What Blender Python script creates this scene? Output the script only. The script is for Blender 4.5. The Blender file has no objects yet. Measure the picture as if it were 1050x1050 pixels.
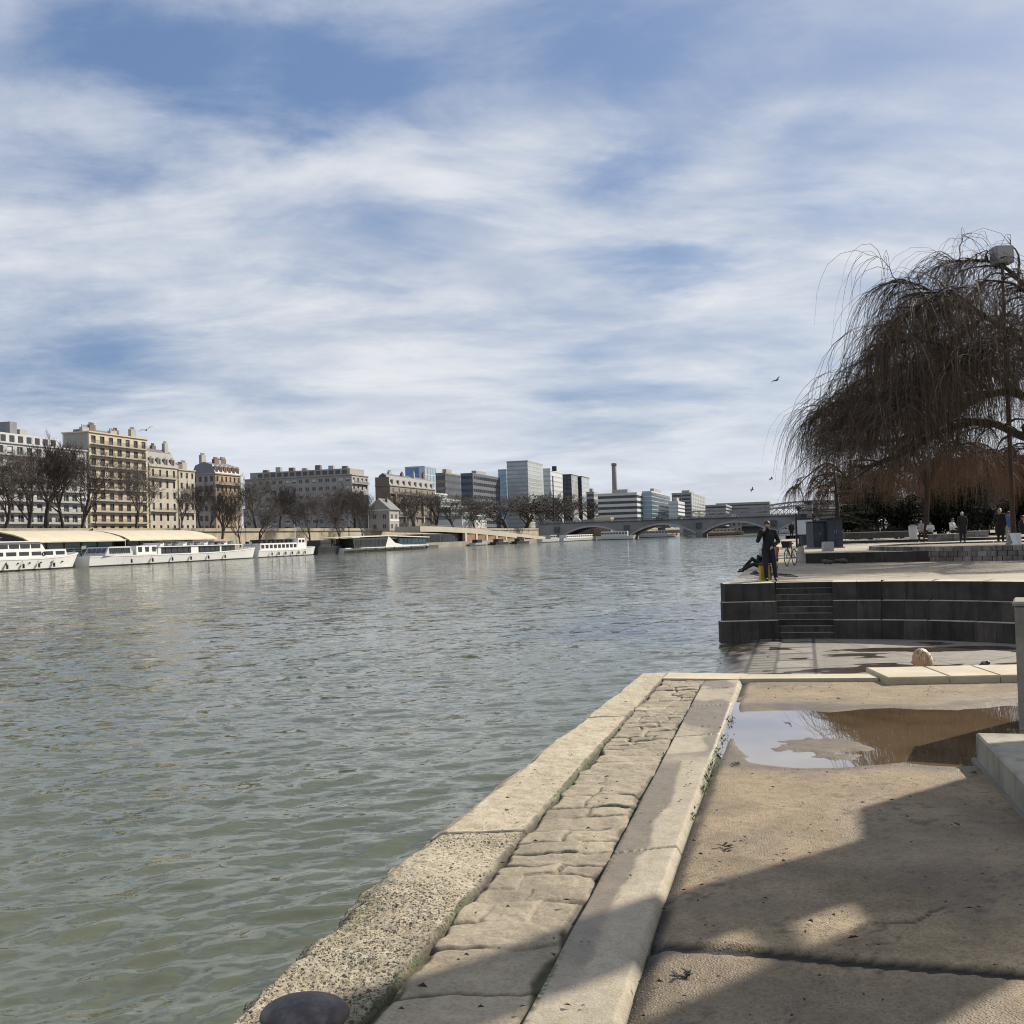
import bpy, math, random
import numpy as np
from mathutils import Vector, Matrix, noise as mnoise

random.seed(7)
scene = bpy.context.scene
COL = scene.collection
R = math.radians

# ------------------------------------------------------------------ camera model
F, HC, ROLL, EYE = 1050.0, 550.4, R(1.7), 1.6
PITCH = math.atan((HC - 525) * math.cos(ROLL) / F)
_fw = Vector((0, math.cos(PITCH), math.sin(PITCH)))
_u0 = Vector((0, -math.sin(PITCH), math.cos(PITCH)))
_r0 = Vector((1, 0, 0))
_right = math.cos(ROLL) * _r0 - math.sin(ROLL) * _u0
_up = math.sin(ROLL) * _r0 + math.cos(ROLL) * _u0
CAM = Vector((0, 0, EYE))


def ray(u, v):
    return _fw + _right * ((u - 525) / F) + _up * ((525 - v) / F)


def onz(u, v, z):
    d = ray(u, v)
    return CAM + d * ((z - EYE) / d.z)


def atY(u, v, Y):
    d = ray(u, v)
    return CAM + d * (Y / d.y)


# ------------------------------------------------------------------ mesh helpers
class MB:
    def __init__(self):
        self.V, self.F, self.M = [], [], []

    def add(self, vs, fs, m=0):
        b = len(self.V)
        self.V.extend(tuple(v) for v in vs)
        for f in fs:
            self.F.append(tuple(b + i for i in f))
            self.M.append(m)

    def box(self, x0, x1, y0, y1, z0, z1, m=0):
        vs = [(x0, y0, z0), (x1, y0, z0), (x1, y1, z0), (x0, y1, z0), (x0, y0, z1), (x1, y0, z1), (x1, y1, z1), (x0, y1, z1)]
        self.add(vs, [(3, 2, 1, 0), (4, 5, 6, 7), (0, 1, 5, 4), (1, 2, 6, 5), (2, 3, 7, 6), (3, 0, 4, 7)], m)

    def cbox(self, x0, x1, y0, y1, z0, z1, c=0.02, m=0):
        """box with chamfered top edges"""
        vs = [(x0, y0, z0), (x1, y0, z0), (x1, y1, z0), (x0, y1, z0),
              (x0, y0, z1 - c), (x1, y0, z1 - c), (x1, y1, z1 - c), (x0, y1, z1 - c),
              (x0 + c, y0 + c, z1), (x1 - c, y0 + c, z1), (x1 - c, y1 - c, z1), (x0 + c, y1 - c, z1)]
        fs = [(3, 2, 1, 0), (8, 9, 10, 11)]
        for b in (0, 4):
            for i in range(4):
                j = (i + 1) % 4
                fs.append((b + i, b + j, b + 4 + j, b + 4 + i))
        self.add(vs, fs, m)

    def bar(self, p, q, w, h=None, m=0):
        h = w if h is None else h
        p, q = Vector(p), Vector(q)
        t = (q - p).normalized()
        a = t.cross(Vector((0, 0, 1)))
        if a.length < 1e-4:
            a = Vector((1, 0, 0))
        a.normalize()
        b = a.cross(t).normalized()
        vs = []
        for c in (p, q):
            for s1, s2 in ((-1, -1), (1, -1), (1, 1), (-1, 1)):
                vs.append(c + a * (s1 * w / 2) + b * (s2 * h / 2))
        self.add(vs, [(3, 2, 1, 0), (4, 5, 6, 7), (0, 1, 5, 4), (1, 2, 6, 5), (2, 3, 7, 6), (3, 0, 4, 7)], m)

    def tube(self, pts, rad, n=6, m=0, caps=True):
        pts = [Vector(p) for p in pts]
        if not isinstance(rad, (list, tuple)):
            rad = [rad] * len(pts)
        k = len(pts)
        t = (pts[1] - pts[0]).normalized()
        a = t.orthogonal().normalized()
        vs = []
        for i in range(k):
            if i == 0:
                t2 = pts[1] - pts[0]
            elif i == k - 1:
                t2 = pts[-1] - pts[-2]
            else:
                t2 = pts[i + 1] - pts[i - 1]
            if t2.length < 1e-7:
                t2 = t
            t2 = t2.normalized()
            a = a - t2 * a.dot(t2)
            if a.length < 1e-6:
                a = t2.orthogonal()
            a.normalize()
            b = t2.cross(a)
            for j in range(n):
                an = 2 * math.pi * j / n
                vs.append(pts[i] + (a * math.cos(an) + b * math.sin(an)) * rad[i])
        fs = []
        for i in range(k - 1):
            for j in range(n):
                j2 = (j + 1) % n
                fs.append((i * n + j, i * n + j2, (i + 1) * n + j2, (i + 1) * n + j))
        if caps:
            fs.append(tuple(range(n - 1, -1, -1)))
            fs.append(tuple((k - 1) * n + j for j in range(n)))
        self.add(vs, fs, m)

    def limb(self, pts, rad, n=10, m=0):
        """tube with round ends"""
        self.tube(pts, rad, n, m)
        for i in range(len(pts)):
            r = rad[i] * 0.99
            self.ell(pts[i], (r, r, r), n, 6, m)

    def prism(self, poly, z0, z1, m=0):
        n = len(poly)
        vs = [(x, y, z0) for x, y in poly] + [(x, y, z1) for x, y in poly]
        fs = [tuple(range(n - 1, -1, -1)), tuple(range(n, 2 * n))]
        for i in range(n):
            j = (i + 1) % n
            fs.append((i, j, n + j, n + i))
        self.add(vs, fs, m)

    def extr(self, poly3, vec, m=0):
        n = len(poly3)
        vec = Vector(vec)
        vs = [Vector(p) for p in poly3] + [Vector(p) + vec for p in poly3]
        fs = [tuple(range(n - 1, -1, -1)), tuple(range(n, 2 * n))]
        for i in range(n):
            j = (i + 1) % n
            fs.append((i, j, n + j, n + i))
        self.add(vs, fs, m)

    def ell(self, c, r, nu=12, nv=8, m=0, rot=None):
        c = Vector(c)
        vs, fs = [], []
        for i in range(1, nv):
            ph = math.pi * i / nv
            for j in range(nu):
                th = 2 * math.pi * j / nu
                p = Vector((r[0] * math.sin(ph) * math.cos(th), r[1] * math.sin(ph) * math.sin(th), r[2] * math.cos(ph)))
                if rot is not None:
                    p = rot @ p
                vs.append(c + p)
        top, bot = Vector((0, 0, r[2])), Vector((0, 0, -r[2]))
        if rot is not None:
            top, bot = rot @ top, rot @ bot
        vs += [c + top, c + bot]
        T, B = len(vs) - 2, len(vs) - 1
        for i in range(nv - 2):
            for j in range(nu):
                j2 = (j + 1) % nu
                fs.append((i * nu + j, (i + 1) * nu + j, (i + 1) * nu + j2, i * nu + j2))
        for j in range(nu):
            j2 = (j + 1) % nu
            fs.append((T, j, j2))
            fs.append((B, (nv - 2) * nu + j2, (nv - 2) * nu + j))
        self.add(vs, fs, m)

    def torus(self, c, R0, r, ax, nu=28, nv=6, m=0):
        ax = Vector(ax).normalized()
        a = ax.orthogonal().normalized()
        b = ax.cross(a)
        c = Vector(c)
        vs, fs = [], []
        for i in range(nu):
            th = 2 * math.pi * i / nu
            d = a * math.cos(th) + b * math.sin(th)
            for j in range(nv):
                ph = 2 * math.pi * j / nv
                vs.append(c + d * (R0 + r * math.cos(ph)) + ax * (r * math.sin(ph)))
        for i in range(nu):
            for j in range(nv):
                i2, j2 = (i + 1) % nu, (j + 1) % nv
                fs.append((i * nv + j, i2 * nv + j, i2 * nv + j2, i * nv + j2))
        self.add(vs, fs, m)

    def lathe(self, prof, c=(0, 0, 0), n=16, m=0):
        vs, fs = [], []
        for r, z in prof:
            for j in range(n):
                a = 2 * math.pi * j / n
                vs.append((c[0] + r * math.cos(a), c[1] + r * math.sin(a), c[2] + z))
        k = len(prof)
        for i in range(k - 1):
            for j in range(n):
                j2 = (j + 1) % n
                fs.append((i * n + j, i * n + j2, (i + 1) * n + j2, (i + 1) * n + j))
        fs.append(tuple(range(n - 1, -1, -1)))
        fs.append(tuple((k - 1) * n + j for j in range(n)))
        self.add(vs, fs, m)

    def mesh(self, name, mats, smooth=False):
        me = bpy.data.meshes.new(name)
        me.from_pydata(self.V, [], self.F)
        if not isinstance(mats, (list, tuple)):
            mats = [mats]
        for mt in mats:
            me.materials.append(mt)
        if len(mats) > 1:
            me.polygons.foreach_set("material_index", self.M)
        if smooth:
            me.polygons.foreach_set("use_smooth", [True] * len(me.polygons))
        me.update()
        return me

    def build(self, name, mats, parent=None, smooth=False):
        return link(name, self.mesh(name, mats, smooth), parent)


def link(name, data, parent=None):
    o = bpy.data.objects.new(name, data)
    COL.objects.link(o)
    if parent is not None:
        o.parent = parent
    return o


def thing(name, label, cat, loc=(0, 0, 0), rz=0.0, group=None):
    o = bpy.data.objects.new(name, None)
    COL.objects.link(o)
    o.location = loc
    o.rotation_euler = (0, 0, rz)
    o.empty_display_size = 0.2
    o["label"] = label
    o["category"] = cat
    if group:
        o["group"] = group
    return o


def tag(o, label, cat, group=None, kind=None):
    o["label"] = label
    o["category"] = cat
    if group:
        o["group"] = group
    if kind:
        o["kind"] = kind
    return o


def struct(o, label, cat="ground"):
    o["kind"] = "structure"
    o["label"] = label
    o["category"] = cat
    return o


def copy_tree(o, parent=None, kids=None):
    c = o.copy()
    COL.objects.link(c)
    if parent is not None:
        c.parent = parent
    for ch in list(o.children):
        copy_tree(ch, c)
    return c


def arr_mesh(name, P, Q, mats, attrs=None, smooth=True):
    """mesh from numpy vertex (n,3) and quad (m,4) arrays, with float point attributes"""
    me = bpy.data.meshes.new(name)
    n, k = len(P), len(Q)
    me.vertices.add(n)
    me.vertices.foreach_set("co", np.ascontiguousarray(P, dtype=np.float32).ravel())
    me.loops.add(k * 4)
    me.loops.foreach_set("vertex_index", np.ascontiguousarray(Q, dtype=np.int32).ravel())
    me.polygons.add(k)
    me.polygons.foreach_set("loop_start", np.arange(0, 4 * k, 4, dtype=np.int32))
    me.polygons.foreach_set("loop_total", np.full(k, 4, dtype=np.int32))
    me.polygons.foreach_set("use_smooth", np.full(k, smooth, dtype=bool))
    for mt in (mats if isinstance(mats, (list, tuple)) else [mats]):
        me.materials.append(mt)
    for an, av in (attrs or {}).items():
        a = me.attributes.new(an, "FLOAT", "POINT")
        a.data.foreach_set("value", np.ascontiguousarray(av, dtype=np.float32).ravel())
    me.update(calc_edges=True)
    me.validate()
    return me


def grid_quads(nr, nc):
    i = np.arange(nr - 1)[:, None] * nc + np.arange(nc - 1)[None, :]
    return np.stack([i, i + 1, i + nc + 1, i + nc], -1).reshape(-1, 4)


def _h(ix, iy, s):
    n = (ix.astype(np.int64) * 374761393 + iy.astype(np.int64) * 668265263 + s * 974711) & 0x7FFFFFFF
    n = ((n ^ (n >> 13)) * 1274126177) & 0x7FFFFFFF
    n = (n ^ (n >> 16)) & 0xFFFF
    return n / 65535.0


def vnoise(x, y, s=0):
    ix, iy = np.floor(x), np.floor(y)
    fx, fy = x - ix, y - iy
    fx, fy = fx * fx * (3 - 2 * fx), fy * fy * (3 - 2 * fy)
    a, b = _h(ix, iy, s), _h(ix + 1, iy, s)
    c, d = _h(ix, iy + 1, s), _h(ix + 1, iy + 1, s)
    return (a * (1 - fx) + b * fx) * (1 - fy) + (c * (1 - fx) + d * fx) * fy


def fbm(x, y, o=4, s=0):
    t, a, n = 0, 0.5, 0
    for i in range(o):
        t = t + a * vnoise(x * 2 ** i + 17.3 * i, y * 2 ** i - 9.1 * i, s + i)
        n += a
        a *= 0.5
    return t / n


def worley(x, y, s=0):
    """distance to the nearest jittered lattice point and that point's random value"""
    ix, iy = np.floor(x), np.floor(y)
    best = np.full(x.shape, 9.0)
    val = np.zeros(x.shape)
    for dx in (-1, 0, 1):
        for dy in (-1, 0, 1):
            cx, cy = ix + dx, iy + dy
            px, py = cx + _h(cx, cy, s), cy + _h(cx, cy, s + 5)
            d = np.hypot(px - x, py - y)
            v = _h(cx, cy, s + 11)
            m = d < best
            best = np.where(m, d, best)
            val = np.where(m, v, val)
    return best, val


def sstep(a, b, x):
    t = np.clip((x - a) / (b - a), 0, 1)
    return t * t * (3 - 2 * t)


# ------------------------------------------------------------------ materials
class NT:
    def __init__(self, name):
        self.m = bpy.data.materials.new(name)
        self.m.use_nodes = True
        self.t = self.m.node_tree
        self.b = self.t.nodes["Principled BSDF"]
        self.co = self.t.nodes.new("ShaderNodeTexCoord").outputs["Object"]

    def n(self, typ, **kw):
        nd = self.t.nodes.new(typ)
        for k, v in kw.items():
            setattr(nd, k, v)
        return nd

    def l(self, a, b):
        self.t.links.new(a, b)

    def noise(self, scale, detail=5, rough=0.55, vec=None, dist=0.0):
        nd = self.n("ShaderNodeTexNoise")
        nd.inputs["Scale"].default_value = scale
        nd.inputs["Detail"].default_value = detail
        nd.inputs["Roughness"].default_value = rough
        nd.inputs["Distortion"].default_value = dist
        self.l(vec or self.co, nd.inputs["Vector"])
        return nd.outputs["Fac"]

    def vor(self, scale, feature="F1", out="Distance", vec=None):
        nd = self.n("ShaderNodeTexVoronoi", feature=feature)
        nd.inputs["Scale"].default_value = scale
        self.l(vec or self.co, nd.inputs["Vector"])
        return nd.outputs[out]

    def ramp(self, fac, a, b, lo=0.0, hi=1.0):
        nd = self.n("ShaderNodeMapRange", interpolation_type="SMOOTHSTEP")
        nd.inputs["From Min"].default_value = a
        nd.inputs["From Max"].default_value = b
        nd.inputs["To Min"].default_value = lo
        nd.inputs["To Max"].default_value = hi
        self.l(fac, nd.inputs["Value"])
        return nd.outputs["Result"]

    def math(self, op, a, b):
        nd = self.n("ShaderNodeMath", operation=op)
        for i, x in enumerate((a, b)):
            if isinstance(x, (int, float)):
                nd.inputs[i].default_value = x
            else:
                self.l(x, nd.inputs[i])
        return nd.outputs[0]

    def mix(self, fac, a, b, blend="MIX"):
        nd = self.n("ShaderNodeMix", data_type="RGBA", blend_type=blend)
        for sock, x in ((nd.inputs[0], fac), (nd.inputs[6], a), (nd.inputs[7], b)):
            if isinstance(x, (int, float)):
                sock.default_value = x
            elif isinstance(x, (tuple, list)):
                sock.default_value = (*x[:3], 1)
            else:
                self.l(x, sock)
        return nd.outputs[2]

    def attr(self, name):
        nd = self.n("ShaderNodeAttribute", attribute_name=name)
        return nd.outputs["Fac"]

    def bump(self, h, strength=0.5, dist=0.01, prev=None):
        nd = self.n("ShaderNodeBump")
        nd.inputs["Strength"].default_value = strength
        nd.inputs["Distance"].default_value = dist
        self.l(h, nd.inputs["Height"])
        if prev is not None:
            self.l(prev, nd.inputs["Normal"])
        return nd.outputs["Normal"]

    def fin(self, col=None, rough=None, nrm=None, **kw):
        for k, x in (("Base Color", col), ("Roughness", rough), ("Normal", nrm)):
            if x is None:
                continue
            s = self.b.inputs[k]
            if isinstance(x, (int, float)):
                s.default_value = x
            elif isinstance(x, (tuple, list)):
                s.default_value = (*x[:3], 1)
            else:
                self.l(x, s)
        for k, v in kw.items():
            self.b.inputs[k.replace("_", " ")].default_value = v
        return self.m


def sc(c, k):
    return tuple(min(1.0, x * k) for x in c)


def mat(name, col, rough=0.85, var=0.2, scale=1.0, bump=0.0, bscale=None, bdist=0.02, **kw):
    """plain surface: base colour broken up by two sizes of noise, optional bump"""
    col = sc(col, 0.84)
    t = NT(name)
    c = t.mix(t.ramp(t.noise(scale, 6, 0.6), 0.3, 0.7), sc(col, 1 - var), sc(col, 1 + var))
    c = t.mix(t.ramp(t.noise(scale * 7, 4, 0.6), 0.35, 0.75), c, t.mix(0.5, c, sc(col, 1 - 1.2 * var)))
    nr = None
    if bump:
        nr = t.bump(t.noise(bscale or scale * 8, 5, 0.6), bump, bdist)
    return t.fin(c, rough, nr, **kw)


def plain(name, col, rough=0.5, **kw):
    col = sc(col, 0.84)
    t = NT(name)
    c = t.mix(t.noise(2.0, 4), sc(col, 0.9), sc(col, 1.08))
    return t.fin(c, rough, None, **kw)


# ------------------------------------------------------------------ camera, sky, sun
cd = bpy.data.cameras.new("camera")
cam = bpy.data.objects.new("camera", cd)
COL.objects.link(cam)
cd.sensor_width = 36
cd.lens = 36 * F / 1050
cd.clip_end = 6000
cd.clip_start = 0.05
M = Matrix((_right, _up, -_fw)).transposed().to_4x4()
M.translation = CAM
cam.matrix_world = M
scene.camera = cam

SUN_AZ, SUN_EL = R(53), R(33)
sun_dir = Vector((math.sin(SUN_AZ) * math.cos(SUN_EL), math.cos(SUN_AZ) * math.cos(SUN_EL), math.sin(SUN_EL)))
ld = bpy.data.lights.new("sun", "SUN")
ld.energy = 5.0
ld.angle = R(0.55)
ld.color = (1.0, 0.91, 0.77)
sun = bpy.data.objects.new("sun", ld)
COL.objects.link(sun)
sun.rotation_euler = (-sun_dir).to_track_quat("-Z", "Y").to_euler()

w = bpy.data.worlds.new("World")
scene.world = w
w.use_nodes = True
nt = w.node_tree
N, L = nt.nodes, nt.links
bg = N["Background"]
sky = N.new("ShaderNodeTexSky")
sky.sky_type = "NISHITA"
sky.sun_disc = False
sky.sun_elevation = SUN_EL
sky.sun_rotation = SUN_AZ
sky.dust_density = 1.5
tc = N.new("ShaderNodeTexCoord")
sep = N.new("ShaderNodeSeparateXYZ")
L.new(tc.outputs["Generated"], sep.inputs[0])


def wm(op, a, b=None, c=None):
    nd = N.new("ShaderNodeMath")
    nd.operation = op
    for i, x in enumerate((a, b, c)):
        if x is None:
            continue
        if isinstance(x, (int, float)):
            nd.inputs[i].default_value = x
        else:
            L.new(x, nd.inputs[i])
    return nd.outputs[0]


def wmap(v, a, b, lo, hi):
    nd = N.new("ShaderNodeMapRange")
    nd.interpolation_type = "SMOOTHSTEP"
    for k, x in zip(("From Min", "From Max", "To Min", "To Max"), (a, b, lo, hi)):
        nd.inputs[k].default_value = x
    L.new(v, nd.inputs["Value"])
    return nd.outputs[0]


def wmix(f, a, b):
    nd = N.new("ShaderNodeMix")
    nd.data_type = "RGBA"
    for s_, x in ((nd.inputs[0], f), (nd.inputs[6], a), (nd.inputs[7], b)):
        if isinstance(x, (int, float)):
            s_.default_value = x
        elif isinstance(x, tuple):
            s_.default_value = (*x, 1)
        else:
            L.new(x, s_)
    return nd.outputs[2]


zz = wm("ADD", wm("MAXIMUM", sep.outputs[2], 0.0), 0.16)
cu, cv = wm("DIVIDE", sep.outputs[0], zz), wm("DIVIDE", sep.outputs[1], zz)
cmb = N.new("ShaderNodeCombineXYZ")
L.new(cu, cmb.inputs[0])
L.new(cv, cmb.inputs[1])


def wnoise(scale, sx, sy, rot, detail, rough, dist, off=0.0):
    mp = N.new("ShaderNodeMapping")
    mp.inputs["Scale"].default_value = (sx, sy, 1)
    mp.inputs["Rotation"].default_value = (0, 0, rot)
    mp.inputs["Location"].default_value = (off, off * 0.7, off)
    L.new(cmb.outputs[0], mp.inputs["Vector"])
    nd = N.new("ShaderNodeTexNoise")
    nd.inputs["Scale"].default_value = scale
    nd.inputs["Detail"].default_value = detail
    nd.inputs["Roughness"].default_value = rough
    nd.inputs["Distortion"].default_value = dist
    L.new(mp.outputs[0], nd.inputs["Vector"])
    return nd.outputs["Fac"], nd.outputs["Color"]


n1, c1 = wnoise(1.0, 0.9, 1.05, R(-14), 9, 0.58, 0.5, 3.1)
n2, _ = wnoise(2.6, 0.9, 1.1, R(-20), 9, 0.62, 0.7, 1.7)
# clearings between the clouds, each at its own place in the sky
clear = None
warp = N.new("ShaderNodeVectorMath")
warp.operation = "MULTIPLY_ADD"
sub5 = N.new("ShaderNodeVectorMath")
sub5.operation = "SUBTRACT"
sub5.inputs[1].default_value = (0.5, 0.5, 0.5)
_, c2 = wnoise(2.6, 0.8, 1.3, 0, 6, 0.55, 0.2, 8.3)
L.new(c2, sub5.inputs[0])
L.new(sub5.outputs[0], warp.inputs[0])
warp.inputs[1].default_value = (0.16, 0.16, 0.14)
L.new(tc.outputs["Generated"], warp.inputs[2])
for (u, v, rr, amt) in ((225, 80, 0.16, 0.85), (110, 60, 0.10, 0.45), (640, 172, 0.085, 0.85), (690, 262, 0.10, 0.95), (390, 245, 0.12, 0.75),
                        (60, 190, 0.11, 0.5), (520, 30, 0.19, 0.62), (660, 60, 0.15, 0.62), (930, 55, 0.12, 0.6), (470, 130, 0.07, 0.35), (760, 110, 0.07, 0.35), (560, 250, 0.06, 0.4), (850, 160, 0.06, 0.35), (130, 385, 0.10, 0.5),
                        (610, 395, 0.10, 0.4), (250, 350, 0.08, 0.3), (330, 60, 0.15, 0.6), (820, 235, 0.08, 0.4), (150, 175, 0.08, 0.5), (520, 205, 0.08, 0.5)):
    d0 = ray(u, v).normalized()
    s1 = N.new("ShaderNodeVectorMath")
    s1.operation = "SUBTRACT"
    L.new(warp.outputs[0], s1.inputs[0])
    s1.inputs[1].default_value = d0
    s2 = N.new("ShaderNodeVectorMath")
    s2.operation = "MULTIPLY"
    L.new(s1.outputs[0], s2.inputs[0])
    s2.inputs[1].default_value = (1, 1, 2.4)
    s3 = N.new("ShaderNodeVectorMath")
    s3.operation = "LENGTH"
    L.new(s2.outputs[0], s3.inputs[0])
    g = wmap(s3.outputs["Value"], 0.0, rr * 1.3, amt, 0.0)
    clear = g if clear is None else wm("ADD", clear, g)
cover = wm("ADD", wm("MULTIPLY", n1, 0.75), wm("MULTIPLY", n2, 0.38))
cover = wm("SUBTRACT", cover, wm("MULTIPLY", clear, 0.26))
cover = wmap(cover, 0.27, 0.66, 0.0, 1.0)
low = wmap(sep.outputs[2], 0.0, 0.17, 0.75, 0.0)   # thicker layer of cloud seen low over the horizon
cover = wm("MAXIMUM", cover, low)
n3, _ = wnoise(2.0, 0.8, 1.3, R(-12), 7, 0.6, 0.3, 5.5)
ccol = wmix(wmap(n3, 0.3, 0.7, 0.0, 1.0), (4.2, 4.75, 5.8), (6.9, 7.1, 7.4))
ccol = wmix(wmap(sep.outputs[2], 0.22, 0.5, 0.0, 0.22), ccol, (4.1, 4.7, 5.9))
ccol = wmix(wmap(sep.outputs[2], 0.0, 0.22, 0.8, 0.0), ccol, (6.5, 6.9, 7.5))
blue = wmix(0.62, sky.outputs[0], (1.15, 2.05, 4.1))
L.new(wmix(cover, blue, ccol), bg.inputs["Color"])
bg.inputs["Strength"].default_value = 0.08

scene.view_settings.view_transform = "Standard"
scene.view_settings.look = "None"
scene.view_settings.exposure = 0.55
scene.view_settings.gamma = 1.0
scene.render.engine = "CYCLES"
scene.cycles.use_denoising = True
scene.cycles.filter_width = 1.1
scene.cycles.max_bounces = 6
scene.cycles.sample_clamp_indirect = 6
# ------------------------------------------------------------------ river
ZW = -1.5
rng = np.random.default_rng(5)


def water():
    na, rows = 520, [1.6]
    while rows[-1] < 1500:
        rows.append(rows[-1] * 1.0062 + 0.004)
    r = np.array(rows)
    a = np.linspace(R(-80), R(62), na)
    rr, aa = np.meshgrid(r, a, indexing="ij")
    x, y = rr * np.sin(aa), rr * np.cos(aa)
    cell = rr * 0.0062
    z = np.zeros_like(x)
    patch = 0.45 + 1.1 * fbm(x * 0.12, y * 0.08, 3, 3)
    wx = (fbm(x * 0.5, y * 0.5, 3, 21) - 0.5) * 0.9
    wy = (fbm(x * 0.5, y * 0.5, 3, 31) - 0.5) * 0.9
    for i in range(64):
        lam = 0.13 * (2.4 / 0.13) ** (i / 63.0) * rng.uniform(0.9, 1.1)
        th = R(-54) + rng.normal(0, 0.36)
        k = 2 * math.pi / lam
        amp = 0.0050 * lam ** (0.80 if lam < 0.8 else 0.30) * (1 if lam < 0.8 else 0.62) * rng.uniform(0.6, 1.3)
        fade = sstep(2.2, 5.0, lam / cell)
        ph = k * ((x + wx * min(1, lam)) * math.cos(th) + (y + wy * min(1, lam)) * math.sin(th)) + rng.uniform(0, 6.28)
        s = np.sin(ph)
        z += amp * fade * (1.15 - 1.9 * np.sqrt(np.abs(np.sin(ph / 2)) + 0.02) if i % 2 else s + 0.3 * np.cos(2 * ph)) * (patch if lam < 1.2 else 1.0)
    P = np.stack([x, y, z + ZW], -1).reshape(-1, 3)
    t = NT("river_water")
    cm = t.mix(t.ramp(t.noise(0.06, 4), 0.35, 0.65), (0.074, 0.082, 0.05), (0.092, 0.099, 0.062))
    mp = t.n("ShaderNodeMapping")
    mp.inputs["Rotation"].default_value = (0, 0, R(-36))
    mp.inputs["Scale"].default_value = (0.4, 1.0, 1)
    t.l(t.co, mp.inputs["Vector"])
    acc = t.n("ShaderNodeNewGeometry").outputs["Normal"]
    calm = t.ramp(t.noise(0.05, 4, 0.6, mp.outputs[0]), 0.3, 0.7, 0.55, 1.25)
    for scl, k in ((11.0, 0.55), (3.2, 0.55), (0.9, 0.30)):
        nz = t.n("ShaderNodeTexNoise")
        nz.inputs["Scale"].default_value = scl
        nz.inputs["Detail"].default_value = 3
        t.l(mp.outputs[0], nz.inputs["Vector"])
        sb = t.n("ShaderNodeVectorMath", operation="SUBTRACT")
        sb.inputs[1].default_value = (0.5, 0.5, 0.5)
        t.l(nz.outputs["Color"], sb.inputs[0])
        sm = t.n("ShaderNodeVectorMath", operation="MULTIPLY")
        sm.inputs[1].default_value = (k, k, 0)
        t.l(sb.outputs[0], sm.inputs[0])
        s3 = t.n("ShaderNodeVectorMath", operation="SCALE")
        t.l(sm.outputs[0], s3.inputs[0])
        t.l(calm, s3.inputs["Scale"])
        ad = t.n("ShaderNodeVectorMath", operation="ADD")
        t.l(acc, ad.inputs[0])
        t.l(s3.outputs[0], ad.inputs[1])
        acc = ad.outputs[0]
    nn = t.n("ShaderNodeVectorMath", operation="NORMALIZE")
    t.l(acc, nn.inputs[0])
    m = t.fin(cm, 0.06, nn.outputs[0], IOR=1.5)
    o = link("river_water", arr_mesh("river_water", P, grid_quads(len(r), na), m))
    struct(o, "rippled grey green river filling the left of the view", "river")


water()
mud = mat("river_mud", (0.06, 0.055, 0.04), 0.9, 0.2, 0.1)
g_ = MB()
g_.box(-900, 2500, -200, 4500, -9, -6)
struct(g_.build("river_bed", mud), "dark river bed under the water", "ground")

# ------------------------------------------------------------------ near quay
def lin(tab):
    ys, xs = np.array([p[0] for p in tab]), np.array([p[1] for p in tab])

    def f(y):
        y = np.asarray(y, float)
        v = np.interp(y, ys, xs)
        v = np.where(y < ys[0], xs[0] + (y - ys[0]) * 0.262, v)
        return np.where(y > ys[-1], xs[-1] + (y - ys[-1]) * 0.30, v)
    return f


copeL = lin([(3.47, -1.06), (5.61, -0.50), (9.04, 0.56), (11.76, 1.41)])
copeR = lin([(3.47, -0.53), (5.6, 0.02), (8.89, 0.93), (11.69, 1.72)])
kerbL = lin([(3.44, -0.02), (4.44, 0.25), (6.67, 0.84), (10.87, 1.95)])
kerbR = lin([(3.42, 0.32), (4.1, 0.50), (5.35, 0.84), (10.79, 2.36)])


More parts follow.
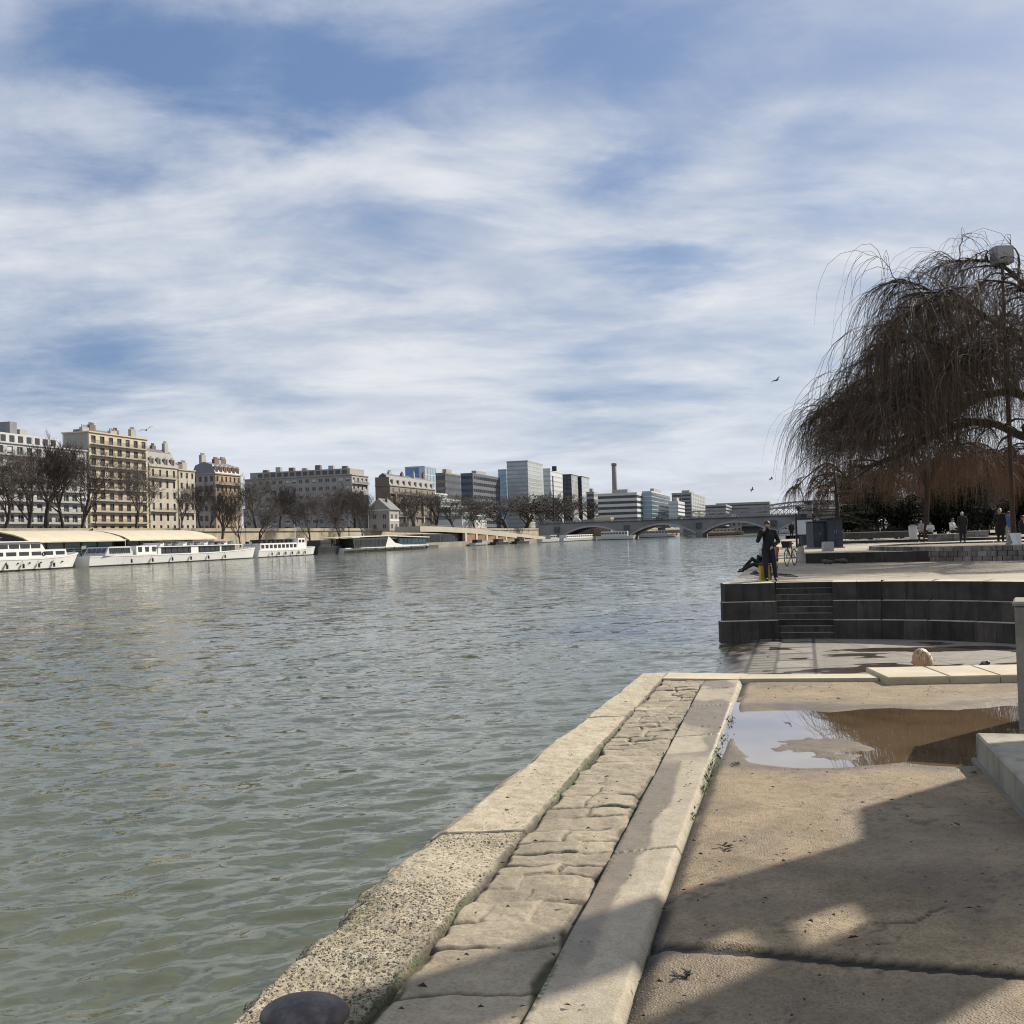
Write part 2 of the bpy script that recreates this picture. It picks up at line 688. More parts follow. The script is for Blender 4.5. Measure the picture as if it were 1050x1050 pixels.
def stone_mat(name, ca, cb, dirt, rough=0.85, pebble=0.0, fine=60.0, wetr=0.32, pores=False):
    ca, cb = sc(ca, 0.82), sc(cb, 0.82)
    t = NT(name)
    c = t.mix(t.ramp(t.noise(2.3, 7, 0.62), 0.3, 0.7), ca, cb)
    c = t.mix(t.ramp(t.noise(11, 6, 0.65), 0.35, 0.72, 0.0, 0.55), c, t.mix(1.0, c, (0.62, 0.57, 0.5), "MULTIPLY"))
    c = t.mix(t.ramp(t.noise(fine, 4, 0.7), 0.42, 0.68, 0.0, 0.6), c, t.mix(1.0, c, (0.55, 0.53, 0.5), "MULTIPLY"))
    c = t.mix(t.math("MULTIPLY", t.ramp(t.noise(fine * 2.2, 2, 0.5), 0.60, 0.66), 0.35), c, sc(cb, 1.5))
    tone = t.attr("tone")
    cmb = t.n("ShaderNodeCombineColor")
    for i in range(3):
        t.l(tone, cmb.inputs[i])
    c = t.mix(1.0, c, cmb.outputs[0], "MULTIPLY")
    h = t.noise(fine, 5, 0.65)
    if pebble:
        vd = t.vor(pebble)
        vc = t.vor(pebble, out="Color")
        pc = t.n("ShaderNodeHueSaturation")
        pc.inputs["Saturation"].default_value = 0.2
        pc.inputs["Value"].default_value = 0.95
        t.l(vc, pc.inputs["Color"])
        c = t.mix(t.math("MULTIPLY", t.ramp(vd, 0.5, 0.25), 0.85), c, t.mix(1.0, t.mix(1.0, c, (1.9, 1.85, 1.8), "MULTIPLY"), pc.outputs[0], "MULTIPLY"))
        h = t.math("ADD", t.math("MULTIPLY", t.ramp(vd, 0.5, 0.1), 0.8), t.math("MULTIPLY", h, 0.6))
    if pores:   # weathered pores of the limestone
        po = t.attr("pore")
        wv = t.n("ShaderNodeVectorMath", operation="MULTIPLY_ADD")
        nzv = t.n("ShaderNodeTexNoise")
        nzv.inputs["Scale"].default_value = 45
        t.l(t.co, nzv.inputs["Vector"])
        t.l(nzv.outputs["Color"], wv.inputs[0])
        wv.inputs[1].default_value = (0.02, 0.02, 0)
        t.l(t.co, wv.inputs[2])
        for scl, wdt, k in ((36.0, 0.36, 0.8), (62.0, 0.40, 1.0), (110.0, 0.42, 0.9)):
            vd_ = t.vor(scl, vec=wv.outputs[0])
            cc_ = t.n("ShaderNodeSeparateColor")
            t.l(t.vor(scl, out="Color", vec=wv.outputs[0]), cc_.inputs[0])
            on = t.math("GREATER_THAN", t.math("MULTIPLY", po, k), cc_.outputs[0])
            pm_ = t.math("MULTIPLY", t.ramp(vd_, wdt, wdt * 0.55), on)
            c = t.mix(t.math("MULTIPLY", pm_, 0.92), c, (0.035, 0.029, 0.02))
            h = t.math("SUBTRACT", h, t.math("MULTIPLY", pm_, 1.6))
    wet = t.attr("wet")
    c = t.mix(wet, c, t.mix(1.0, c, (0.44, 0.40, 0.35), "MULTIPLY"))
    c = t.mix(t.attr("joint"), c, dirt)
    moss = t.math("MULTIPLY", t.attr("moss"), t.ramp(t.noise(35, 4), 0.4, 0.6))
    c = t.mix(moss, c, (0.055, 0.07, 0.02))
    r = t.n("ShaderNodeMapRange")
    r.inputs["To Min"].default_value = rough
    r.inputs["To Max"].default_value = wetr
    t.l(wet, r.inputs["Value"])
    nr = t.bump(h, 0.55 if not pebble else 0.7, 0.006)
    nr = t.bump(t.noise(9, 5, 0.6), 0.35, 0.02, nr)
    return t.fin(c, r.outputs[0], nr)


DIRT = (0.045, 0.036, 0.024)
M_cope = stone_mat("cope_limestone", (0.56, 0.50, 0.375), (0.46, 0.395, 0.285), DIRT, pores=True)
M_cob = stone_mat("cobble_stone", (0.40, 0.345, 0.25), (0.30, 0.255, 0.185), DIRT)
M_kerb = stone_mat("kerb_granite", (0.45, 0.40, 0.31), (0.38, 0.335, 0.255), DIRT, fine=110)
M_pave = stone_mat("pavement_gravel", (0.335, 0.262, 0.167), (0.228, 0.178, 0.114), (0.014, 0.012, 0.010), 0.9, pebble=85.0, fine=45)


def strip(name, L_, R_, y0, y1, dy, nt_, fn, m, label, skirt=True, curve=None, cat="quay stones"):
    ys = np.arange(y0, y1, dy)
    ts = np.linspace(0, 1, nt_)
    yy, tt = np.meshgrid(ys, ts, indexing="ij")
    xl, xr = L_(yy), R_(yy)
    xx = xl + (xr - xl) * tt
    dx, z, at = fn(xx, yy, tt)
    xx = xx + dx
    if skirt:   # vertical sides
        def side(col, dep):
            return xx[:, col:col + 1], np.full((len(ys), 1), dep)
        parts_x = [xx[:, :1] + 0.02, xx[:, :1] + 0.012, xx, xx[:, -1:]]
        parts_z = [np.full((len(ys), 1), -1.9), z[:, :1] - 0.12, z, z[:, -1:] - 0.15]
        parts_y = [yy[:, :1], yy[:, :1], yy, yy[:, -1:]]
        ext = lambda a: np.concatenate([a[:, :1], a[:, :1], a, a[:, -1:]], 1)
        xx, z, yy = np.concatenate(parts_x, 1), np.concatenate(parts_z, 1), np.concatenate(parts_y, 1)
        at = {k: ext(v) for k, v in at.items()}
        # far end face
        xx, yy, z = np.vstack([xx, xx[-1:]]), np.vstack([yy, yy[-1:] + 0.004]), np.vstack([z, np.full((1, z.shape[1]), -1.9)])
        at = {k: np.vstack([v, v[-1:]]) for k, v in at.items()}
    nr, nc = xx.shape
    me = arr_mesh(name, np.stack([xx, yy, z], -1).reshape(-1, 3), grid_quads(nr, nc), m, {k: v.reshape(-1) for k, v in at.items()})
    return struct(link(name, me), label, cat)


def jl(v, c, w):
    """1 on the line v == c, 0 beyond w"""
    return 1 - sstep(w * 0.62, w, np.abs(v - c))


def f_cope(x, y, t):
    wob = (fbm(x * 4, y * 4, 3, 2) - 0.5) * 0.05
    joint = np.zeros_like(x)
    for c, w_ in ((5.62, 0.022), (9.02, 0.02), (2.2, 0.02)):
        joint = np.maximum(joint, jl(y + wob * 0.5 + 0.0 * t, c, w_))
    rough = 1 - sstep(5.5, 5.66, y + wob)
    z = (fbm(x * 2.2, y * 2.2, 4, 4) - 0.5) * 0.03 + (fbm(x * 14, y * 14, 3, 9) - 0.5) * 0.012
    dens = fbm(x * 1.6, y * 1.1, 3, 14)
    thr = sstep(0.32, 0.62, dens)
    pit = np.zeros_like(x)
    for k, (sx, sy) in enumerate(((52, 60), (84, 84), (30, 38))):
        d, v = worley(x * sx + 0.6 * vnoise(x * 40, y * 40, 8), y * sy, 40 + 7 * k)
        on = (v < (0.16 + 0.42 * thr) * (0.5 if k == 2 else 1)).astype(float)
        pit = np.maximum(pit, on * (1 - sstep(0.16, 0.36 + 0.12 * v, d)))
    pit *= (0.14 * sstep(0.62, 0.7, fbm(x * 2.3, y * 2.3, 2, 77)) + 0.86 * rough)
    z -= 0.009 * pit
    z += rough * (fbm(x * 5, y * 5, 5, 61) - 0.5) * 0.03
    z -= joint * 0.02
    ero = (1 - sstep(0.0, 0.10 + 0.10 * fbm(x * 3, y * 3, 3, 50), t))
    z -= ero * (0.02 + 0.05 * fbm(y * 6, y * 2, 3, 5) * (0.5 + rough))
    z -= (1 - sstep(0, 0.03, 1 - t)) * 0.03
    dx = (1 - t) ** 6 * ((fbm(y * 2.6, y * 0 + 3, 4, 6) - 0.5) * 0.16 * (0.5 + 0.7 * rough) - 0.0)
    tone = 0.95 + 0.1 * np.where(y < 5.62, 0.8, np.where(y < 9.02, 1.3, 0.9)) - 0.1
    tone = tone * (1 - 0.18 * rough * sstep(0.45, 0.7, fbm(x * 3, y * 2, 3, 71)))
    dark = np.maximum(joint * 0.9, pit * 0.4)
    dark = np.maximum(dark, 0.95 * (1 - sstep(0.01, 0.07, 1 - t + 0.05 * (fbm(x * 9, y * 9, 2, 3) - 0.5))))
    dark = np.maximum(dark, ero * 0.55 * sstep(0.4, 0.6, fbm(x * 8, y * 8, 3, 19)))
    moss = jl(t, 1.0, 0.07) * sstep(0.5, 0.6, fbm(y * 1.3, y * 0.1, 2, 12)) + 0.6 * rough * sstep(0.5, 0.72, fbm(x * 2.4, y * 2, 3, 90))
    wet = 0.25 * sstep(0.55, 0.7, fbm(x * 1.5, y * 0.8, 3, 33)) * (1 - rough)
    pore = rough * (0.24 + 0.55 * thr) + (1 - rough) * 0.05 * sstep(0.4, 0.6, fbm(x * 2, y * 1.5, 3, 57))
    return dx, z, dict(joint=dark, tone=tone, moss=np.clip(moss, 0, 1), wet=wet, pore=pore)


strip("cope_stones", copeL, copeR, 0.6, 11.76, 0.0075, 78, f_cope, M_cope, "pale pitted limestone coping blocks along the water edge")

# rows of setts: (start, end, [splits])
rs = random.Random(11)
ROWS = []
yy_ = 0.6
while yy_ < 11.9:
    if yy_ < 4.1:
        ln, sp = rs.uniform(0.26, 0.5), rs.choice([[], [], [.5], [.38]])
    elif yy_ < 5.4:
        ln, sp = rs.uniform(0.11, 0.24), rs.choice([[], [0.45], [0.6], [0.35], [.3, .62]])
    elif yy_ < 7.0:
        ln, sp = rs.uniform(0.13, 0.30), rs.choice([[.45], [0.5], [0.6], [0.4], [0.33, 0.7]])
    else:
        ln, sp = rs.uniform(0.12, 0.26), rs.choice([[], [0.5], [0.62], [0.38], [0.3, 0.66]])
    ROWS.append((yy_, yy_ + ln, [0.0] + [s + rs.uniform(-.05, .05) for s in sp] + [1.0]))
    yy_ += ln


def f_cob(x, y, t):
    wd = 0.5
    yw = y + (fbm(x * 4.5, y * 4.5, 4, 7) - 0.5) * 0.10 + (t - 0.5) * 0.05 * np.sin(y * 3)
    tw = t + (fbm(x * 4.5, y * 4.5, 4, 17) - 0.5) * 0.20
    best = np.zeros_like(x)
    tone = np.ones_like(x)
    lift = np.zeros_like(x)
    cr = random.Random(3)
    for (a, b, sp) in ROWS:
        inr = (yw >= a) & (yw < b)
        for i in range(len(sp) - 1):
            lo, hi = sp[i], sp[i + 1]
            m = inr & (tw >= lo if i else tw > -9) & (tw < hi if i < len(sp) - 2 else tw < 9)
            tv, lv, s1, s2 = cr.uniform(0.84, 1.14), cr.uniform(-0.016, 0.014), cr.uniform(-.06, .06), cr.uniform(-.06, .06)
            if not m.any():
                continue
            d = np.minimum(yw - a, b - yw)
            if i:
                d = np.minimum(d, (tw - lo) * wd)
            if i < len(sp) - 2:
                d = np.minimum(d, (hi - tw) * wd)
            best = np.where(m, d, best)
            tone = np.where(m, tv, tone)
            lift = np.where(m, lv + s1 * (yw - (a + b) / 2) + s2 * (tw - (lo + hi) / 2) * wd, lift)
    gap = 0.006 + 0.011 * fbm(x * 3, y * 3, 2, 23)
    joint = 1 - sstep(gap * 0.45, gap * 1.15, best)
    rnd = 1 - sstep(0, 0.035, best)
    edge = np.maximum(1 - sstep(0, 0.06, tw), 1 - sstep(0, 0.06, 1 - tw))
    fill = sstep(0.38, 0.58, fbm(x * 2.4, y * 1.9, 4, 66)) * 0.9  # joints silted up with sand
    jd = joint * (1 - fill)
    z = lift * 0.45 - 0.005 * rnd * (1 - 0.8 * fill) - 0.012 * jd - 0.024 * edge + (fbm(x * 9, y * 9, 5, 8) - 0.5) * 0.024 - 0.012
    z = np.where(y < 4.1, z * 0.7, z)
    dark = np.clip(np.maximum(jd * 0.8, joint * 0.10), 0, 1)
    dark = np.maximum(dark, np.maximum(1 - sstep(0.02, 0.075, tw), 1 - sstep(0.02, 0.075, 1 - tw)) * 0.95 * sstep(0.25, 0.4, fbm(x * 5, y * 5, 3, 44)))
    moss = np.clip(np.maximum(jd, edge) * sstep(0.48, 0.62, fbm(x * 0.8, y * 0.8, 2, 71)), 0, 1)
    wet = 0.2 * sstep(0.5, 0.75, fbm(x * 2, y * 1.3, 3, 29)) + 0.0 * x
    return np.zeros_like(x), z, dict(joint=dark, tone=tone, moss=moss, wet=wet)


strip("cobble_paving", lambda y: copeR(y) - 0.004, lambda y: kerbL(y) + 0.004, 0.6, 11.22, 0.0085, 66, f_cob, M_cob, "uneven cobbled gutter strip between coping and kerb")


def f_kerb(x, y, t):
    joint = np.zeros_like(x)
    wob = (fbm(x * 5, y * 5, 3, 2) - 0.5) * 0.02
    for c in (2.6, 5.2, 8.05, 9.45, 10.45):
        joint = np.maximum(joint, jl(y + wob - 0.10 * (t - .5), c, 0.016))
    z = (fbm(x * 3, y * 3, 4, 14) - 0.5) * 0.012 - joint * 0.015 + 0.004
    z -= 0.03 * (1 - sstep(0, 0.05, t)) + 0.045 * (1 - sstep(0, 0.10 + 0.05 * fbm(y * 5, y, 2, 4), 1 - t)) ** 2
    wl = 0.30 + 0.55 * (fbm(y * 1.1, y * 0.2 + 5, 3, 28) - 0.35) + 0.12 * (fbm(x * 9, y * 9, 2, 36) - .5)
    wet = 0.85 * (1 - sstep(wl - 0.06, wl + 0.06, t)) * sstep(3.6, 4.0, y) * (1 - sstep(6.9, 7.6, y))
    wet = np.maximum(wet, 0.75 * sstep(0.52, 0.6, fbm(x * 1.6, y * 1.0, 3, 38)) * sstep(7.0, 7.5, y))
    tone = np.where(y < 5.2, 1.05, np.where(y < 8.05, 1.04, np.where(y < 9.45, 0.86, 0.97)))
    dark = np.maximum(joint * 0.9, 0.85 * (1 - sstep(0.0, 0.05, t + 0.05 * (fbm(x * 7, y * 7, 2, 9) - .5))))
    dark = np.maximum(dark, 0.8 * (1 - sstep(0.0, 0.035, 1 - t)))
    moss = jl(t, 0.0, 0.12) * sstep(0.45, 0.6, fbm(y * 0.9, y * 0.1, 2, 52)) + jl(t, 1.0, 0.10) * sstep(6.3, 6.6, y) * (1 - sstep(7.9, 8.4, y))
    return np.zeros_like(x), z, dict(joint=dark, tone=tone, moss=np.clip(moss, 0, 1), wet=wet)


strip("kerb_stones", kerbL, kerbR, 0.6, 10.98, 0.011, 44, f_kerb, M_kerb, "long smooth pale granite kerb slabs beside the gravel")

# puddle: hollow in the pavement, filled by a flat sheet
PUD = [  # (cx, cy, rx, ry, rot) footprint in metres
    (2.35, 8.55, 0.62, 0.75, 0), (1.95, 7.75, 0.32, 0.62, 0), (2.15, 7.28, 0.52, 0.30, 0), (3.2, 8.75, 0.9, 0.42, 0), (3.3, 8.05, 0.75, 0.72, 0),
    (3.05, 7.35, 0.42, 0.45, 0), (4.3, 8.5, 1.0, 0.62, 0), (3.9, 7.9, 0.7, 0.6, 0), (5.4, 8.3, 0.9, 0.5, 0)]


def pud_mask(x, y):
    d = np.full(x.shape, 3.0)
    for cx, cy, rx, ry, _ in PUD:
        d = np.minimum(d, np.hypot((x - cx) / rx, (y - cy) / ry) - 1)
    isl = np.hypot((x - 2.42) / 0.50, (y - 7.66) / 0.40) - 1 + (fbm(x * 9, y * 9, 4, 81) - 0.5) * 1.3      # gravel island
    d = np.maximum(d, -isl * 0.32 - 0.10)
    return d + (fbm(x * 2.2, y * 2.2, 5, 6) - 0.5) * 0.45 - 0.12


def f_pave(x, y, t):
    d = pud_mask(x, y)
    z = (fbm(x * 1.2, y * 1.2, 4, 51) - 0.5) * 0.018 + (fbm(x * 18, y * 18, 3, 52) - 0.5) * 0.006 - 0.018
    dip = 1 - sstep(-0.35, 0.12, d)
    z = z * (1 - dip) - dip * 0.045
    rim = 1 - sstep(0.12, 0.5, d)
    z = np.where(d > 0.12, np.maximum(z, -0.027), z)
    # expansion joint and crack
    yj = 4.07 + (x - 0.49) * (3.72 - 4.07) / (1.72 - 0.49)
    joint = jl(y + (fbm(x * 6, y * 2, 3, 4) - .5) * 0.03, yj, 0.052)
    yc = 4.0 + 0.62 * (x - 1.15) + (fbm(x * 3, x * 0.2, 4, 10) - 0.5) * 0.28
    crack = jl(y, yc, 0.012) * sstep(1.1, 1.2, x) * (1 - sstep(1.9, 2.1, x)) * sstep(0.42, 0.5, fbm(x * 5, y * 5, 2, 2))
    joint = np.clip(np.maximum(joint * 1.3, crack), 0, 1)
    far = (1 - sstep(0, 0.025, np.abs(y - 10.86)))
    z -= 0.02 * joint
    edge = 1 - sstep(0.012, 0.055 + 0.04 * fbm(y * 3, y * 0.3, 2, 18), x - kerbR(y))
    z -= edge * 0.025
    wet = 0.85 * (1 - sstep(0.12, 0.62 + 0.5 * (fbm(x * 3, y * 3, 3, 9) - 0.3), d)) + 0.45 * sstep(0.50, 0.66, fbm(x * 0.9, y * 0.9, 4, 88)) * (1 - sstep(5.0, 7.0, y))
    wet = np.maximum(wet, 0.35 * sstep(0.5, 0.62, fbm(x * 0.7 + 3, y * 1.3, 3, 25)) * (1 - sstep(0.0, 1.2, x - kerbR(y))))
    dark = np.maximum(joint, edge * 0.97 * sstep(0.22, 0.4, fbm(x * 3, y * 3, 2, 61)))
    silt = sstep(0.48, 0.66, fbm(x * 0.8 + 9, y * 0.8, 3, 95))
    tone = 1.0 + 0.22 * silt - 0.26 * sstep(0.48, 0.66, fbm(x * 1.1, y * 1.5, 5, 33))
    tone = np.where((y < yj), tone * 0.9, tone)
    debris = sstep(0.70, 0.74, fbm(x * 22, y * 22, 2, 44)) * sstep(0.5, 0.65, fbm(x * 1.5, y * 1.5, 2, 46))
    dark = np.maximum(dark, debris * 0.5)
    moss = edge * sstep(6.2, 6.6, y) * (1 - sstep(8.6, 9.2, y))
    return np.zeros_like(x), z, dict(joint=np.clip(dark, 0, 1), tone=tone, moss=np.clip(moss, 0, 1), wet=np.clip(wet, 0, 1))


strip("pavement", lambda y: kerbR(y) - 0.004, lambda y: kerbR(y) + 7.5, 0.4, 10.9, 0.022, 360, f_pave, M_pave, "worn gravelly quay pavement with damp patches and a dark joint", cat="pavement")

pw = NT("puddle_water")
pwm = pw.fin(pw.mix(pw.ramp(pw.noise(0.9, 4), 0.4, 0.6), (0.125, 0.08, 0.042), (0.17, 0.12, 0.07)), 0.01, pw.bump(pw.noise(9, 3), 0.04, 0.003), IOR=1.9, Coat_Weight=1.0, Coat_Roughness=0.01)
g = MB()
ring = []
for i in range(64):
    a = 2 * math.pi * i / 64
    ring.append((4.35 + 2.9 * max(-1, min(1, 1.5 * math.cos(a))), 8.0 + 1.75 * max(-1, min(1, 1.5 * math.sin(a)))))
g.add([(x, y, -0.0315) for x, y in ring], [tuple(range(64))])
struct(g.build("puddle_water", pwm), "shallow muddy puddle mirroring sky and willow", "puddle")

# far end of the quay: kerb strip and low stone slabs
M_slab = mat("slab_stone", (0.50, 0.44, 0.32), 0.85, 0.16, 2.0, 0.5, 40, 0.006)
g = MB()
q0, q1 = 2.37, 3.76
g.add([(q0, 10.93, 0.02), (q1, 10.70, 0.02), (q1 + .05, 11.02, 0.02), (q0 + .1, 11.25, 0.02), (q0, 10.93, -1.45), (q1, 10.70, -1.45), (q1 + .05, 11.02, -1.45), (q0 + .1, 11.25, -1.45)],
      [(0, 1, 2, 3), (0, 4, 5, 1), (1, 5, 6, 2), (2, 6, 7, 3), (3, 7, 4, 0)])
struct(g.build("quay_edge_stones", M_slab), "pale stone edging at the far end of the pavement", "kerb")
bt = thing("stone_bench", "low bench of pale flat stone slabs at the far end of pavement", "bench", (3.76, 10.44, 0), R(-3.5))
x0 = 0.0
for wdt in (0.62, 0.5, 0.7, 0.64, 0.8, 0.9):
    b = MB()
    b.cbox(x0 + 0.004, x0 + wdt - 0.004, 0, 0.78, -0.03, 0.06, 0.012)
    o = b.build("slab", M_slab, bt)
    x0 += wdt
b = MB()
b.box(0.03, x0, 0.06, 0.70, -1.45, -0.031)
b.build("base_wall", M_slab, bt)

def conc_mat(name, col):
    t = NT(name)
    c = t.mix(t.ramp(t.noise(1.8, 7, 0.65), 0.3, 0.7), sc(col, 0.52), sc(col, 1.05))
    mp = t.n("ShaderNodeMapping")
    mp.inputs["Scale"].default_value = (9, 9, 0.8)
    t.l(t.co, mp.inputs["Vector"])
    c = t.mix(t.ramp(t.noise(1.0, 5, 0.6, mp.outputs[0]), 0.5, 0.72, 0, 0.6), c, t.mix(1.0, c, (0.5, 0.48, 0.44), "MULTIPLY"))
    c = t.mix(t.ramp(t.noise(55, 4, 0.7), 0.55, 0.7, 0, 0.5), c, sc(col, 0.5))
    pv = t.ramp(t.vor(70), 0.16, 0.10)
    pn_ = t.math("MULTIPLY", pv, t.ramp(t.noise(6, 3), 0.48, 0.6))
    c = t.mix(t.math("MULTIPLY", pn_, 0.8), c, sc(col, 0.22))
    return t.fin(c, 0.88, t.bump(t.math("SUBTRACT", t.noise(40, 6, 0.65), pn_), 0.5, 0.006))


M_conc = conc_mat("weathered_concrete", (0.30, 0.275, 0.23))
M_concd = mat("dark_concrete", (0.20, 0.19, 0.17), 0.85, 0.2, 1.6, 0.4, 50, 0.006)
bl = thing("concrete_block", "low concrete step block with a dusty top at right edge", "step block", (3.13, 7.05, -0.02), R(-14.5))
b = MB()
b.cbox(0, 1.9, -2.9, 0.0, -0.02, 0.185, 0.012)
b.build("block", M_conc, bl)
b = MB()
b.box(-0.03, 1.95, -2.95, 0.04, -0.03, 0.006)
b.build("footing", M_concd, bl)
pl = thing("concrete_pillar", "waist high grey concrete post standing behind the step block", "post", (3.915, 8.05, 0), R(-27))
b = MB()
b.cbox(0, 0.62, 0, 0.5, -0.03, 0.94, 0.015)
b.build("shaft", M_conc, pl)
b = MB()
b.cbox(-0.012, 0.632, -0.012, 0.512, 0.942, 0.975, 0.015)
b.build("cap", M_conc, pl)

# unseen plates added off to the right, outline cut to throw the big shadow
def shade_pt(u, v, X=6.5):
    p = onz(u, v, 0)
    t = (X - p.x) / sun_dir.x
    return p.y + sun_dir.y * t, sun_dir.z * t


wl = thing("shadow_caster", "unseen slotted plates added beside the quay to cast its big shadow", "shadow caster", (6.5, 0, 0))
M_caster = mat("caster_rust_brown", (0.14, 0.075, 0.045), 0.8, 0.25, 2.0)
for pl_ in ([(8.44, 4.55), (9.02, 4.55), (9.02, 7.4), (8.44, 7.4)], [(7.27, 0), (8.06, 0), (8.06, 7.4), (7.27, 7.4)],
            [(8.32, 0), (9.12, 0), (9.15, 2.75), (9.32, 2.99), (9.36, 3.70), (8.92, 3.84), (9.0, 4.549), (8.32, 4.549)], [(8.061, 0), (8.319, 0), (8.319, 4.13), (8.061, 4.13)], [(8.061, 4.41), (8.319, 4.41), (8.319, 4.549), (8.061, 4.549)]):
    b = MB()
    b.extr([(0, y_, z_) for y_, z_ in pl_], (0.04, 0, 0))
    b.build("caster_plate", M_caster, wl)

b = MB()
ex0, ex1 = float(copeR(11.3)) - .02, float(kerbR(11.0))
b.add([(ex0, 11.23, .006), (ex1, 10.99, .006), (ex1 + .13, 11.4, .006), (ex0 + .14, 11.68, .006), (ex0, 11.23, -1.45), (ex1, 10.99, -1.45), (ex1 + .13, 11.4, -1.45), (ex0 + .14, 11.68, -1.45)],
      [(0, 1, 2, 3), (0, 4, 5, 1), (1, 5, 6, 2), (2, 6, 7, 3), (3, 7, 4, 0)])
struct(b.build("end_slab", M_slab), "pale stone slab closing the far end of the cobbled strip", "kerb")
# bollard at the lower edge
M_iron = NT("worn_iron")
ci = M_iron.mix(M_iron.ramp(M_iron.noise(14, 6, 0.65), 0.4, 0.7), (0.05, 0.045, 0.048), (0.12, 0.105, 0.105))
M_iron = M_iron.fin(ci, 0.48, M_iron.bump(M_iron.noise(40, 4), 0.3, 0.004), Metallic=0.35)
bp = onz(316, 1062, 0)
bo = thing("mooring_bollard", "dark worn iron mooring bollard on the coping stones", "bollard", (bp.x + .01, bp.y - 0.09, -0.025))
b = MB()
b.lathe([(0.10, 0), (0.10, 0.02), (0.075, 0.05), (0.07, 0.12)], n=28)
b.build("base", M_iron, bo, True)
b = MB()
b.ell((0, 0, 0.135), (0.142, 0.11, 0.055), 32, 16, 0)
b.build("cap", M_iron, bo, True)

# weeds along the kerb, dead leaves and crumbs
M_weed = mat("weed_leaf", (0.075, 0.10, 0.025), 0.7, 0.4, 30)
b = MB()
wr = random.Random(4)
for i in range(520):
    if i % 4:
        y = wr.choice([6.75, 7.05, 7.55, 8.1, 6.5, 5.9, 8.8]) + wr.gauss(0, 0.09)
        x = float(kerbR(y)) + wr.gauss(0.0, 0.022)
        s = wr.uniform(0.005, 0.016)
    elif i % 8:
        y = wr.uniform(6.2, 11)
        x = float(copeR(y)) + wr.gauss(0, 0.012)
        s = wr.uniform(0.006, 0.016)
    else:
        y = wr.uniform(6.5, 10.8)
        x = float(kerbL(y)) + wr.gauss(0, 0.012)
        s = wr.uniform(0.006, 0.016)
    a = wr.uniform(0, 6.28)
    d = Vector((math.cos(a), math.sin(a), wr.uniform(0.2, 1.3))).normalized()
    sd = d.cross(Vector((0, 0, 1))).normalized()
    p = Vector((x, y, -0.02))
    b.add([p, p + d * s + sd * s * 0.4, p + d * s * 2.1, p + d * s - sd * s * 0.4], [(0, 1, 2, 3)])
tag(b.build("weeds", M_weed), "small green weeds sprouting from the kerb joint", "weeds", kind="stuff")
M_leaf = mat("dead_leaf", (0.035, 0.026, 0.018), 0.8, 0.4, 30)
b = MB()
for i in range(420):
    y = wr.uniform(2.6, 10.6)
    x = float(kerbR(y)) + abs(wr.gauss(0, 1.0)) * 1.2 if i % 3 else float(copeL(y)) + wr.uniform(0.15, 1.3)
    if x > float(kerbR(y)) and float(pud_mask(np.array([x]), np.array([y]))[0]) < 0.2:
        continue
    s = wr.uniform(0.004, 0.011) * (1.8 if i % 17 == 0 else 1)
    a = wr.uniform(0, 6.28)
    c, sn = math.cos(a), math.sin(a)
    z = 0.012 if x < float(kerbR(y)) else -0.004
    b.add([(x + c * s * 1.5, y + sn * s * 1.5, z), (x - sn * s * 0.7, y + c * s * 0.7, z + s * 0.8), (x - c * s * 1.5, y - sn * s * 1.5, z), (x + sn * s * 0.7, y - c * s * 0.7, z + s * 0.3)], [(0, 1, 2, 3)])
tag(b.build("leaf_litter", M_leaf), "scattered dead leaves and dark crumbs on the quay", "litter", kind="stuff")
for (u, v, lab) in ((702, 996, "crumpled dark dead leaf lying near the pavement joint"), (742, 866, "brown twig debris by kerb on gravel"), (753, 782, "small dark leaf at the near rim of the puddle")):
    p = onz(u, v, 0)
    b = MB()
    for k in range(7):
        q = (p.x + wr.gauss(0, 0.014), p.y + wr.gauss(0, 0.014), -0.012 + wr.uniform(0, .008))
        a = wr.uniform(0, 6.28)
        b.bar(q, (q[0] + 0.026 * math.cos(a), q[1] + 0.026 * math.sin(a), q[2] + wr.uniform(0, .012)), 0.013, 0.003)
    tag(b.build("dead_leaf", M_leaf), lab, "leaf")
# ------------------------------------------------------------------ sunken floor in front of the steps
ZF, ZP, ZT, ZU = -1.4, 0.09, 0.52, 0.72      # sunken floor, platform, terrace, upper terrace
ARC = [(5.62, 28.15), (7.2, 28.05), (8.56, 27.65), (9.7, 27.25), (10.7, 26.72), (11.6, 26.0), (12.35, 25.2), (13.3, 23.9), (14.1, 22.3), (14.7, 20.4), (15.0, 18.2), (15.0, 15.5), (14.6, 12.5), (14.2, 10.0)]


def arc_off(k):
    """the inner line of the steps pushed outwards by k metres"""
    out = []
    for i, p in enumerate(ARC):
        a, b_ = ARC[max(i - 1, 0)], ARC[min(i + 1, len(ARC) - 1)]
        t = Vector((b_[0] - a[0], b_[1] - a[1])).normalized()
        n = Vector((-t.y, t.x))
        out.append((p[0] + n.x * k, p[1] + n.y * k))
    out[0] = (out[0][0] + 0.12 * k / 0.35, out[0][1])
    return out


